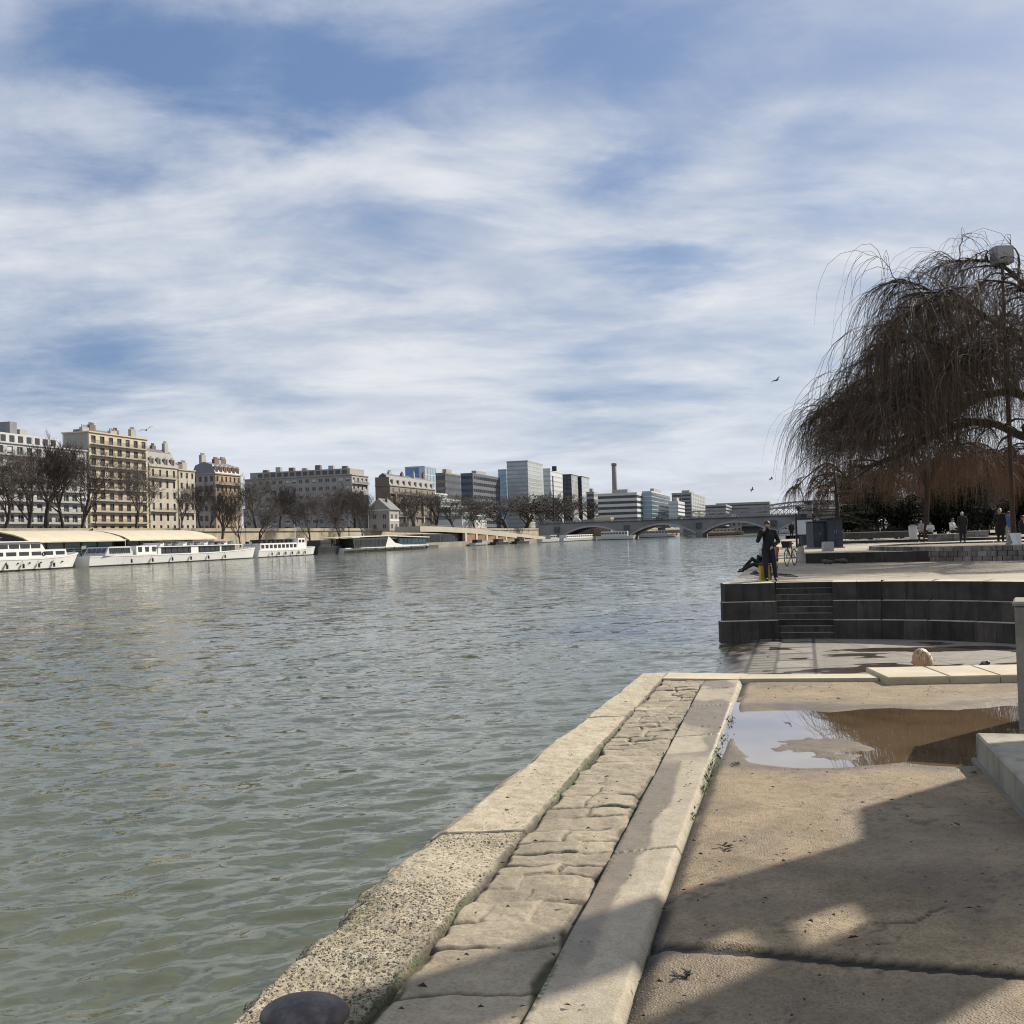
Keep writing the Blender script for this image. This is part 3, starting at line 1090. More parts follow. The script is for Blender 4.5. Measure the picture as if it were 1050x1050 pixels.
def floor_part():
    xs, ys = np.arange(3.0, 15.6, 0.05), np.arange(11.0, 28.6, 0.05)
    y, q = np.meshgrid(ys, np.arange(-2.55, 9.5, 0.045), indexing="ij")
    x = q + 0.285 * y
    z = np.full_like(x, ZF) + (fbm(x * 0.8, y * 0.8, 3, 5) - 0.5) * 0.02
    z -= 0.14 * (1 - sstep(-2.5, -1.2, q))
    joint = np.zeros_like(x)
    for c in (-2.05, -1.35, -0.75, 0.12):
        joint = np.maximum(joint, jl(q + (fbm(x * 2, y * 2, 2, 4) - .5) * 0.03, c, 0.05))
    rowa = np.abs(((y + 0.35) % 1.25) - 0.62)
    joint = np.maximum(joint, jl(rowa, 0.62, 0.11) * ((q > -0.75) & (q < 0.12)))
    rowb = np.abs(((y + 0.9) % 1.9) - 0.95)
    joint = np.maximum(joint, jl(rowb, 0.95, 0.11) * ((q > -2.05) & (q < -1.35)))
    rowc = np.abs((y % 0.42) - 0.21)
    joint = np.maximum(joint, jl(rowc, 0.21, 0.09) * ((q > -1.35) & (q < -0.75)) * 0.8)
    for (x0, y0, x1, y1) in ((8.0, 20.5, 13.2, 24.6), (8.3, 27.4, 9.4, 21.5), (9.3, 22.5, 14.5, 22.9)):
        ln = math.hypot(x1 - x0, y1 - y0)
        dd = np.abs((x - x0) * (y1 - y0) - (y - y0) * (x1 - x0)) / ln
        joint = np.maximum(joint, (1 - sstep(0.012, 0.04, dd)) * (q > 0.12))
    tone = 0.8 + 0.4 * _h(np.floor(q * 1.3), np.floor((y + 0.35) / 1.25), 3) * ((q > -0.75) & (q < 0.12)) + 0.15 * (q > 0.12)
    wet = 0.95 * (1 - sstep(-1.5, -0.6, q + 0.45 + (fbm(x * 2.2, y * 1.2, 4, 8) - 0.5) * 1.9))
    wet = np.maximum(wet, sstep(0.63, 0.67, fbm(x * 0.75, y * 1.7, 3, 19)) * (q > -1) * 0.95)
    mk = np.minimum(np.hypot((x - 10.6) / 1.7, (y - 24.6) / 0.5), np.hypot((x - 9.0) / 1.3, (y - 24.9) / 0.45)) - 1 + (fbm(x * 2, y * 2.5, 3, 77) - .5) * 1.0
    wet = np.maximum(wet, 1 - sstep(-0.1, 0.1, mk))
    at = dict(joint=np.clip(joint, 0, 1) * 0.95, tone=tone, moss=np.zeros_like(x), wet=np.clip(wet, 0, 1))
    nr, nc = x.shape
    m = stone_mat("sunken_floor_stone", (0.27, 0.245, 0.21), (0.185, 0.168, 0.145), (0.02, 0.018, 0.016), 0.75, fine=30, wetr=0.09)
    me = arr_mesh("sunken_paving", np.stack([x, y, z], -1).reshape(-1, 3), grid_quads(nr, nc), m, {k: v.reshape(-1) for k, v in at.items()})
    struct(link("sunken_paving", me), "sunken stone paving between the quay and the steps, partly wet", "paving")


floor_part()


def tier_mat(name, ca, cb):
    t = NT(name)
    c = t.mix(t.ramp(t.noise(1.3, 6, 0.6), 0.3, 0.7), ca, cb)
    mp = t.n("ShaderNodeMapping")
    mp.inputs["Scale"].default_value = (3, 3, 0.35)
    t.l(t.co, mp.inputs["Vector"])
    c = t.mix(t.ramp(t.noise(2.2, 5, 0.6, mp.outputs[0]), 0.45, 0.65, 0, 0.75), c, t.mix(1.0, c, (0.42, 0.4, 0.38), "MULTIPLY"))
    at = t.attr("tone")
    cm = t.n("ShaderNodeCombineColor")
    for i in range(3):
        t.l(at, cm.inputs[i])
    c = t.mix(1.0, c, cm.outputs[0], "MULTIPLY")
    return t.fin(c, 0.85, t.bump(t.noise(30, 5), 0.4, 0.01))


M_tier_shaded = tier_mat("stained_shaded_stone", (0.060, 0.051, 0.042), (0.026, 0.022, 0.019))  # stained stone; the shade on the risers is darkened into this colour
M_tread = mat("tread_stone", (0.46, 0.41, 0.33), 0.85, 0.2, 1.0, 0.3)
tr = random.Random(8)


def resample(pl, step):
    out, acc = [pl[0]], 0.0
    for i in range(len(pl) - 1):
        a, b_ = Vector(pl[i]), Vector(pl[i + 1])
        n = max(1, round((b_ - a).length / step))
        for k in range(1, n + 1):
            out.append(tuple(a.lerp(b_, k / n)))
    return out


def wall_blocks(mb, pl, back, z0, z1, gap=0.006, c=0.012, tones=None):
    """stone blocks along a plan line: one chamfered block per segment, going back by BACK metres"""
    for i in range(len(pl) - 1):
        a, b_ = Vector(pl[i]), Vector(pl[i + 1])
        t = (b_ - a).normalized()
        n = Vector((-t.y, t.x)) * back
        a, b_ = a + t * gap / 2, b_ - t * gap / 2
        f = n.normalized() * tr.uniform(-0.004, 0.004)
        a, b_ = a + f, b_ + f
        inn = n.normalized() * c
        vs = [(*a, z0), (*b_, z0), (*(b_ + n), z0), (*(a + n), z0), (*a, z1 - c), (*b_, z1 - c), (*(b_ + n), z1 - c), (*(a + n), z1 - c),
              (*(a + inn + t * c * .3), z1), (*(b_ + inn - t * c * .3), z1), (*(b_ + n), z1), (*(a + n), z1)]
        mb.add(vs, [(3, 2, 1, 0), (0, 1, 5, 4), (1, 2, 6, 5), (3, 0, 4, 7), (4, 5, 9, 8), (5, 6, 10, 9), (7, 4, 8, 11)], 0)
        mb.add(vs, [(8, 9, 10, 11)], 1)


def tone_attr(me, per):
    a = me.attributes.new("tone", "FLOAT", "POINT")
    n = len(me.vertices)
    a.data.foreach_set("value", np.repeat([tr.choice((tr.uniform(0.6, 1.1), tr.uniform(0.8, 1.6))) for _ in range(n // per + 1)], per)[:n].astype(np.float32))


st = thing("seating_steps", "three stained stone seating tiers, shade darkened into their faces, round the sunken paving", "stone steps")
H3 = (ZP - ZF) / 3
for k in range(3):
    pl = arc_off(0.36 * k)
    z0, z1 = ZF - 0.1 + (0 if k == 0 else H3 * k + 0.1 - 0.12), ZF + H3 * (k + 1)
    for nm, seg in (("tier", pl[:2]), ("tier", pl[2:])):
        mb = MB()
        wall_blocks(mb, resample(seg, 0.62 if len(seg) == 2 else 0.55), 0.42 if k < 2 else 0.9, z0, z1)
        o = mb.build(nm, [M_tier_shaded, M_tread], st)
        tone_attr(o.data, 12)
sg = thing("stone_staircase", "narrow flight of stone steps with shade-darkened risers between the seating tiers", "staircase")
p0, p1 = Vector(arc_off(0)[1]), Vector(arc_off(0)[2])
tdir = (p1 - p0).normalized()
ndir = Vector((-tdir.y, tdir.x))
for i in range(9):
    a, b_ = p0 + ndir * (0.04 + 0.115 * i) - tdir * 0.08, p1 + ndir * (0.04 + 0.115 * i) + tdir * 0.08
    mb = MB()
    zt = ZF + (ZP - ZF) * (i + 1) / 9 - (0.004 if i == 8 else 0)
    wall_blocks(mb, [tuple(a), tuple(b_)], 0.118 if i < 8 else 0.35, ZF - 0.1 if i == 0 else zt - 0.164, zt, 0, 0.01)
    o = mb.build("step", [M_tier_shaded, M_tread], sg)
    tone_attr(o.data, 12)
# dark river wall of the platform
M_rwall = mat("river_wall_stone", (0.10, 0.092, 0.08), 0.85, 0.25, 0.8, 0.4)
lx = lambda y: 5.95 + 0.275 * (y - 28.3)


def plat_mat(name, ca, cb, sc_=0.35):
    ca, cb = sc(ca, 0.82), sc(cb, 0.82)
    t = NT(name)
    c = t.mix(t.ramp(t.noise(sc_, 6, 0.6), 0.35, 0.65), ca, cb)
    c = t.mix(t.ramp(t.noise(sc_ * 6, 5, 0.65), 0.45, 0.7, 0, 0.5), c, t.mix(1.0, c, (0.7, 0.68, 0.64), "MULTIPLY"))
    c = t.mix(t.ramp(t.noise(sc_ * 1.7, 5, 0.6), 0.56, 0.62, 0, 0.5), c, t.mix(1.0, c, (0.6, 0.53, 0.45), "MULTIPLY"))
    bk = t.n("ShaderNodeTexBrick")
    bk.offset = 0.5
    bk.inputs["Scale"].default_value = 0.55
    bk.inputs["Mortar Size"].default_value = 0.012
    bk.inputs["Color1"].default_value = (1, 1, 1, 1)
    bk.inputs["Color2"].default_value = (0.86, 0.86, 0.86, 1)
    bk.inputs["Mortar"].default_value = (0.5, 0.5, 0.5, 1)
    t.l(t.co, bk.inputs["Vector"])
    c = t.mix(0.8, c, bk.outputs["Color"], "MULTIPLY")
    return t.fin(c, 0.8, t.bump(t.noise(25, 5), 0.3, 0.01))


M_plat = plat_mat("platform_stone", (0.40, 0.335, 0.25), (0.33, 0.28, 0.215))
a0 = arc_off(0.36 * 2 + 0.85)
mb = MB()
front = a0[:]
poly = front + [(30, 10), (60, 10), (60, 140), (lx(140), 140)]
poly = [(lx(29.8) + 0.0, 29.6)] + front[1:] + [(60, 10.0), (60, 150), (lx(150), 150)]
mb.add([(x, y, ZP - 0.004) for x, y in poly], [tuple(range(len(poly)))])
struct(mb.build("platform_paving", M_plat), "pale stone platform above the seating steps", "paving")
# edging slabs and wall on the river side
el = thing("river_wall", "dark stone river wall of the platform with pale edging slabs", "wall")
mb = MB()
ys = [28.3, 150]
mb.add([(lx(29.2) - .02, 29.2, ZW - 1), (lx(150) - .02, 150, ZW - 1), (lx(150) - .02, 150, ZP - 0.06), (lx(29.2) - .02, 29.2, ZP - 0.06),
        (lx(29.2) + .9, 29.5, ZW - 1), (lx(150) + .9, 150, ZW - 1), (lx(150) + .9, 150, ZP - 0.06), (lx(29.2) + .9, 29.5, ZP - 0.06)],
       [(0, 3, 2, 1), (4, 5, 6, 7), (0, 4, 7, 3), (3, 7, 6, 2)])
mb.build("wall", M_rwall, el)
mb = MB()
y = 29.4
while y < 95:
    ln = tr.uniform(1.3, 2.0)
    xa, xb = lx(y + .006), lx(y + ln - .006)
    z1 = ZP + 0.012 + tr.uniform(-.003, .003)
    mb.add([(xa - .04, y + .006, ZP - .05), (xa + .75, y + .2, ZP - .05), (xb + .75, y + ln + .19, ZP - .05), (xb - .04, y + ln - .006, ZP - .05),
            (xa - .04, y + .006, z1), (xa + .75, y + .2, z1), (xb + .75, y + ln + .19, z1), (xb - .04, y + ln - .006, z1)],
           [(0, 1, 5, 4), (1, 2, 6, 5), (2, 3, 7, 6), (3, 0, 4, 7), (4, 5, 6, 7)])
    y += ln
mb.build("edging_slabs", M_tread, el)

# terraces with a riser whose shade is darkened into its colour
M_terr = plat_mat("terrace_stone", (0.44, 0.39, 0.31), (0.37, 0.33, 0.27), 0.25)
tl = [(lx(43.6) + 2.3, 43.7), (14.0, 43.0), (16.5, 42.2), (20, 41.8), (40, 41.5), (60, 41)]
mb = MB()
mb.add([(x, y, ZT - 0.003) for x, y in [(tl[0][0] + .1, tl[0][1] + .5)] + [(x, y + .45) for x, y in tl[1:]] + [(220, 41), (260, 320), (lx(160) + 3, 160)]], [tuple(range(len(tl) + 3))])
struct(mb.build("terrace_paving", M_terr), "pale sunlit paving of the raised terrace", "paving")
ts = thing("terrace_step", "long stone step with a shade-darkened riser up to the raised terrace", "step")
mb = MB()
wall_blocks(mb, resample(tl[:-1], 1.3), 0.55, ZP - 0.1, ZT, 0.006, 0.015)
o = mb.build("riser_blocks", [M_tier_shaded, M_tread], ts)
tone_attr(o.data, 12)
t2 = [(19.0, 66.5), (24, 65.5), (31, 64.0), (36, 62)]
t3 = [(lx(52) + 2.8, 55.5), (17.2, 54.4)]
ts2 = thing("upper_step", "far low step with a shade-darkened riser across the sunlit terrace", "step")
mb = MB()
wall_blocks(mb, resample(t2, 1.6), 3.2, ZT - 0.05, ZT + 0.16, 0.006, 0.015)
o = mb.build("riser_blocks", [M_tier_shaded, M_tread], ts2)
tone_attr(o.data, 12)
M_grd = mat("park_ground", (0.23, 0.20, 0.145), 0.95, 0.2, 0.2)
mb = MB()
mb.add([(x, y, ZU) for x, y in [(32, 90), (70, 84), (420, 60), (1400, 900), (700, 900), (60, 165)]], [tuple(range(6))])
struct(mb.build("park_ground", M_grd), "bare park ground beneath the trees on the right", "ground")

# round planter of setts, with the willow and the lamp
PLC, PLR = (21.4, 45.3), 5.35
M_sett = tier_mat("sett_stone", (0.21, 0.195, 0.17), (0.12, 0.11, 0.098))
pt = thing("planter_wall", "low round planter wall of dark grey setts around the willow", "planter wall")
for row in range(3):
    mb = MB()
    nb = 92
    for i in range(nb):
        a0_, a1_ = 2 * math.pi * (i + 0.5 * (row % 2)) / nb, 2 * math.pi * (i + 1 + 0.5 * (row % 2)) / nb
        rr0, rr1 = PLR + tr.uniform(-.015, .02), PLR - 0.38
        aa0, aa1 = a0_ + 0.0025, a1_ - 0.0025
        z0, z1 = ZP - 0.02 + row * 0.21, ZP - 0.02 + row * 0.21 + 0.2
        c = 0.02
        vs = [(PLC[0] + r_ * math.cos(a_), PLC[1] + r_ * math.sin(a_), z_) for z_, q in ((z0, 0), (z1 - c, 0), (z1, c)) for r_, a_ in ((rr0 - q, aa0), (rr0 - q, aa1), (rr1, aa1), (rr1, aa0))]
        mb.add(vs, [(0, 1, 5, 4), (1, 2, 6, 5), (3, 0, 4, 7), (4, 5, 9, 8), (2, 3, 7, 6), (8, 9, 10, 11)])
    o = mb.build("sett_course", M_sett, pt)
    tone_attr(o.data, 12)
mb = MB()
mb.add([(PLC[0] + (PLR - .3) * math.cos(i * .1309), PLC[1] + (PLR - .3) * math.sin(i * .1309), 0.62) for i in range(48)], [tuple(range(48))])
struct(mb.build("planter_soil", M_grd), "bare soil inside the round planter", "ground")

# ------------------------------------------------------------------ terrace furniture
M_navy = mat("navy_painted_steel", (0.022, 0.035, 0.062), 0.5, 0.35, 1.4, 0.2, 8)
M_navy2 = mat("navy_faded_steel", (0.035, 0.05, 0.08), 0.55, 0.35, 1.2, 0.2, 8)
M_dark = plain("dark_metal", (0.02, 0.021, 0.023), 0.45)
M_grey = plain("grey_metal", (0.22, 0.225, 0.23), 0.45)
M_white = plain("white_paint", (0.78, 0.78, 0.76), 0.5)
M_offw = plain("off_white", (0.62, 0.62, 0.60), 0.6)


def locker(u0, u1, vb, vt, Y, label, m):
    a, b_ = atY(u0, vb, Y), atY(u1, vb, Y)
    wd, h = b_.x - a.x, (atY(u0, vt, Y) - atY(u0, vb, Y)).z
    t = thing("storage_cabin", label, "cabin", (a.x, Y, ZT), R(3))
    m1 = MB()
    m1.cbox(0, wd, 0, 1.1, 0.06, h, 0.03)
    m1.build("body", m, t)
    for k in range(2):
        m2 = MB()
        m2.box(wd * (0.04 + 0.48 * k), wd * (0.48 + 0.48 * k), -0.025, -0.002, 0.12, h - 0.1)
        for q in range(3):
            m2.box(wd * (0.1 + 0.48 * k), wd * (0.42 + 0.48 * k), -0.035, -0.027, 0.3 + q * .07, 0.33 + q * .07)
        d = m2.build("door", m, t)
        m3 = MB()
        m3.bar((wd * (0.44 if k == 0 else 0.56), -0.05, h * .5), (wd * (0.44 if k == 0 else 0.56), -0.05, h * .62), 0.03)
        m3.build("handle", M_grey, d)
    m4 = MB()
    m4.box(-0.04, wd + .04, -0.05, 1.15, h + 0.002, h + .05)
    m4.build("roof", M_dark, t)
    m5 = MB()
    m5.box(-0.06, wd + .06, -0.08, 1.2, -0.01, 0.058)
    m5.build("plinth", M_conc, t)


locker(834.5, 848, 562, 535, 53.5, "left navy blue steel cabin on the terrace beside the white notice board", M_navy)
locker(848.6, 865, 561.5, 531.5, 53.3, "taller navy blue steel cabin behind the small concrete cube", M_navy2)
cb = thing("concrete_cube", "small pale concrete cube seat in front of the navy cabins", "seat", (*atY(845.5, 565, 46.5).xy, ZT))
mb = MB()
mb.cbox(0, 0.44, 0, 0.42, -0.01, 0.42, 0.03)
mb.build("block", mat("pale_concrete", (0.42, 0.42, 0.41), 0.8, 0.1, 3), cb)
mb = MB()
mb.box(0.03, 0.41, 0.03, 0.39, 0.421, 0.428)
mb.build("seat_pad", M_grey, cb)
for (u, lab) in ((803, "left dark pebble shaped stone lying by the terrace step"), (861, "dark bundle lying at the foot of the step below the cabins"),):
    p = atY(u if u > 810 else 848, 577, 42.6)
    mb = MB()
    r_ = random.Random(u)
    for k in range(6):
        mb.ell((p.x + r_.uniform(-.18, .18), 42.35 + r_.uniform(-.1, .1), ZP + 0.08 + r_.uniform(0, .06)), (0.14, 0.11, 0.08), 10, 7)
    tag(mb.build("bag", mat("bag_cloth", (0.09, 0.08, 0.075), 0.9, 0.3, 5), None, True), {803: "dark cloth bundle on the platform below the concrete cube", 861: lab}[u], "bag")
# notice board
Yb = 58.0
a, b_ = atY(817.5, 550, Yb), atY(834, 550, Yb)
nb_ = thing("notice_board", "white notice board in a dark frame on two posts", "notice board", (a.x, Yb, ZT))
wd = b_.x - a.x
mb = MB()
mb.box(0, wd, 0, 0.06, 0.72, 1.55)
mb.build("panel", plain("panel_white", (0.62, 0.67, 0.74), 0.35), nb_)
for za_, zb_ in ((1.552, 1.64), (.64, .718)):
    mb = MB()
    mb.box(-.06, wd + .06, -.03, .09, za_, zb_)
    mb.build("frame_rail", M_dark, nb_)
for xx in (-0.03, wd + 0.03):
    mb = MB()
    mb.box(xx - .05, xx + .05, -.0, .07, -0.01, 1.9)
    mb.build("post", M_dark, nb_)
# blue pipes behind the board
for i, (u, vt, lab) in enumerate(((824, 527, "left blue vent pipe behind the notice board"), (830.5, 514, "tall grey blue vent pipe behind the notice board"))):
    p, q = atY(u, 560, 64), atY(u, vt, 64)
    t = thing("vent_pipe", lab, "pipe", (p.x, 64, ZT))
    mb = MB()
    mb.tube([(0, 0, -0.02), (0, 0, q.z - ZT - .12)], 0.22 + .04 * i, 14)
    mb.build("shaft", M_navy2 if i == 0 else M_grey, t)
    mb = MB()
    mb.tube([(0, 0, q.z - ZT - .118), (0, 0, q.z - ZT)], 0.29 + .04 * i, 14)
    mb.build("cap", M_navy, t)


def lamp_post(u, vb, vt, Y, z0, label, head="lantern", r=0.05, group=None):
    p, q = atY(u, vb, Y), atY(u, vt, Y)
    h = q.z - z0
    t = thing("lamp_post", label, "street lamp", (p.x, Y, z0), 0, group)
    mb = MB()
    mb.lathe([(r * 2.0, 0), (r * 2.0, h * .06), (r * 1.2, h * .1), (r, h * .3), (r * .8, h * .86)], n=8)
    mb.build("pole", M_dark, t)
    mb = MB()
    if head == "lantern":
        mb.lathe([(r, h * .86), (r * 2.6, h * .9), (r * 3.4, h * .965), (r * 3.0, h * .972), (r * .8, h)], n=8)
        mb.build("lantern", M_dark, t)
    else:
        mb.cbox(-0.1, 1.9, -0.6, 0.6, h * .955, h, 0.1)
        mb.build("lamp_head", M_dark, t)
    return t


lamp_post(820, 558, 518, 60, ZT, "thin black lamp post beside the white notice board")
# tall lamp with a square head, among the willow
Yl = 46.5
pb, ph = atY(1039.5, 556, Yl), atY(1023, 262, Yl)
lt = thing("floodlight_mast", "tall brown mast with a square grey floodlight box above the willow", "street lamp", (pb.x, Yl, 0.6))
mb = MB()
mb.tube([(0, 0, 0), (0, 0, 6), (0.0, 0, ph.z - 0.95)], [0.115, 0.095, 0.08], 12)
mb.build("pole", mat("rust_brown_paint", (0.10, 0.062, 0.045), 0.6, 0.2, 2), lt, True)
mb = MB()
hz = ph.z - 0.6
mb.cbox(-0.42, 0.40, -0.3, 0.3, hz - 0.40, hz + 0.40, 0.05)
hd = mb.build("lamp_head", plain("lamp_grey", (0.26, 0.26, 0.27), 0.4), lt)
mb = MB()
mb.box(-0.35, 0.33, -0.325, -0.302, hz - 0.34, hz + 0.32)
mb.build("glass", plain("lamp_glass", (0.34, 0.33, 0.31), 0.2), hd)
mb = MB()
mb.box(-0.12, 0.12, -0.12, 0.12, hz - 0.6, hz - 0.422)
mb.build("bracket", M_dark, lt)
# bin, benches and setts walls further back
p = atY(936.5, 555, 66)
bn = thing("litter_bin", "pale grey litter bin beside the dark hedge", "bin", (p.x, 66, ZT + .16))
mb = MB()
mb.lathe([(0.2, 0), (0.24, 0.02), (0.27, 0.75), (0.29, 0.78), (0.29, 0.82)], n=14)
mb.build("body", M_offw, bn)
mb = MB()
mb.lathe([(0.25, 0.822), (0.22, 0.9), (0.1, 0.93)], n=14)
mb.build("lid", M_grey, bn)


def sett_wall(u0, u1, vb, h, Y, label, m, rz=0):
    a, b_ = atY(u0, vb, Y), atY(u1, vb, Y)
    t = thing("stone_wall", label, "low wall", (a.x, Y, a.z), rz)
    wd = b_.x - a.x
    mb = MB()
    n, rows = max(3, round(wd / 0.32)), max(2, round(h / 0.22))
    for r_ in range(rows):
        for i in range(n):
            x0_, x1_ = wd * i / n, wd * (i + 1) / n
            mb.cbox(x0_ + .006, x1_ - .006, tr.uniform(-.015, .01), 0.5, h * r_ / rows + .004, h * (r_ + 1) / rows - .004, 0.015)
    o = mb.build("setts", m, t)
    tone_attr(o.data, 12)
    mb = MB()
    mb.box(-.03, wd + .03, -.03, .55, h, h + .05)
    mb.build("coping", M_tread, t)


sett_wall(955, 984, 555.5, 0.42, 63.5, "low wall of pale round setts behind the walkers", M_sett)
sett_wall(985, 1014, 553.5, 0.5, 66, "plain low grey wall right of the person in the long black coat", M_concd)
sett_wall(866, 935, 553, 0.42, 72, "long dark low wall in front of the evergreen bushes", M_rwall)
# white folding boards near the right edge
for i, (u, lab) in enumerate(((1037.5, "white folding board leaning beside the lamp mast"), (1046, "white folding board at the right edge leaning the other way"))):
    p = atY(u, 560, 44.2)
    t = thing("folding_board", lab, "board", (p.x, 44.2 + .2 * i, 0.62), R(20 - 40 * i))
    for s_ in (-1, 1):
        mb = MB()
        mb.extr([(-0.14, s_ * 0.2, 0), (0.14, s_ * 0.2, 0), (0.14, 0.012 * s_, 0.5), (-0.14, 0.012 * s_, 0.5)], (0, s_ * 0.02, 0))
        mb.build("panel", M_white, t)

# small black bag lying on the sunken paving
p = onz(1010, 686, ZF)
t = thing("black_bag", "small black bag lying on the sunken paving at far right", "bag", (p.x, p.y, ZF))
mb = MB()
mb.ell((0, 0, 0.06), (0.13, 0.09, 0.075), 14, 8)
mb.ell((0.06, 0, 0.12), (0.05, 0.05, 0.05), 10, 6)
mb.build("body", M_dark, t, True)
mb = MB()
mb.tube([(-.1, 0, .08), (-.05, 0, .15), (.03, 0, .15), (.08, 0, .09)], 0.012, 6)
mb.build("strap", M_dark, t)

# ------------------------------------------------------------------ people
def remeshed(mb, name, m, parent, vox):
    tmp = bpy.data.objects.new("tmp", mb.mesh("tmp", m))
    COL.objects.link(tmp)
    md = tmp.modifiers.new("r", "REMESH")
    md.mode = "VOXEL"
    md.voxel_size = vox
    sm = tmp.modifiers.new("s", "SMOOTH")
    sm.iterations = 3
    sm.factor = 0.5
    dg = bpy.context.evaluated_depsgraph_get()
    me = bpy.data.meshes.new_from_object(tmp.evaluated_get(dg))
    bpy.data.objects.remove(tmp)
    me.polygons.foreach_set("use_smooth", [True] * len(me.polygons))
    me.name = name
    return link(name, me, parent)


M_skin = plain("skin", (0.42, 0.25, 0.17), 0.55)


def lerp(a, b, t):
    return tuple(a[i] + (b[i] - a[i]) * t for i in range(3))


STAND = dict(pel=(0, 0, .93), chest=(0, 0.0, 1.28), neck=(0, .0, 1.48), head=(0, -.02, 1.62),
             legs=[((-.09, 0, .9), (-.10, -.02, .5), (-.11, .01, .08)), ((.09, 0, .9), (.10, -.02, .5), (.11, .01, .08))],
             arms=[((-.19, 0, 1.42), (-.25, .03, 1.13), (-.24, -.06, .88)), ((.19, 0, 1.42), (.25, .03, 1.13), (.24, -.06, .88))], yaw=0.0)
WALK = dict(STAND, legs=[((-.09, 0, .9), (-.10, -.18, .53), (-.10, -.2, .09)), ((.09, 0, .9), (.10, 0.06, .5), (.10, .3, .14))],
            arms=[((-.19, 0, 1.42), (-.25, .12, 1.15), (-.23, .12, .9)), ((.19, 0, 1.42), (.25, -.08, 1.14), (.22, -.24, .95))])
SIT = dict(STAND, pel=(0, 0, .15), chest=(0, .02, .5), neck=(0, .0, .7), head=(0, -.03, .84),
           legs=[((-.09, 0, .13), (-.13, -.42, .34), (-.12, -.62, .06)), ((.09, 0, .13), (.14, -.43, .32), (.13, -.66, .06))],
           arms=[((-.18, .02, .64), (-.24, -.1, .4), (-.1, -.32, .38)), ((.18, .02, .64), (.25, -.08, .4), (.12, -.33, .38))])
BENCH = dict(SIT, legs=[((-.09, 0, .13), (-.11, -.42, .14), (-.11, -.42, -.32)), ((.09, 0, .13), (.11, -.42, .14), (.12, -.4, -.32))])


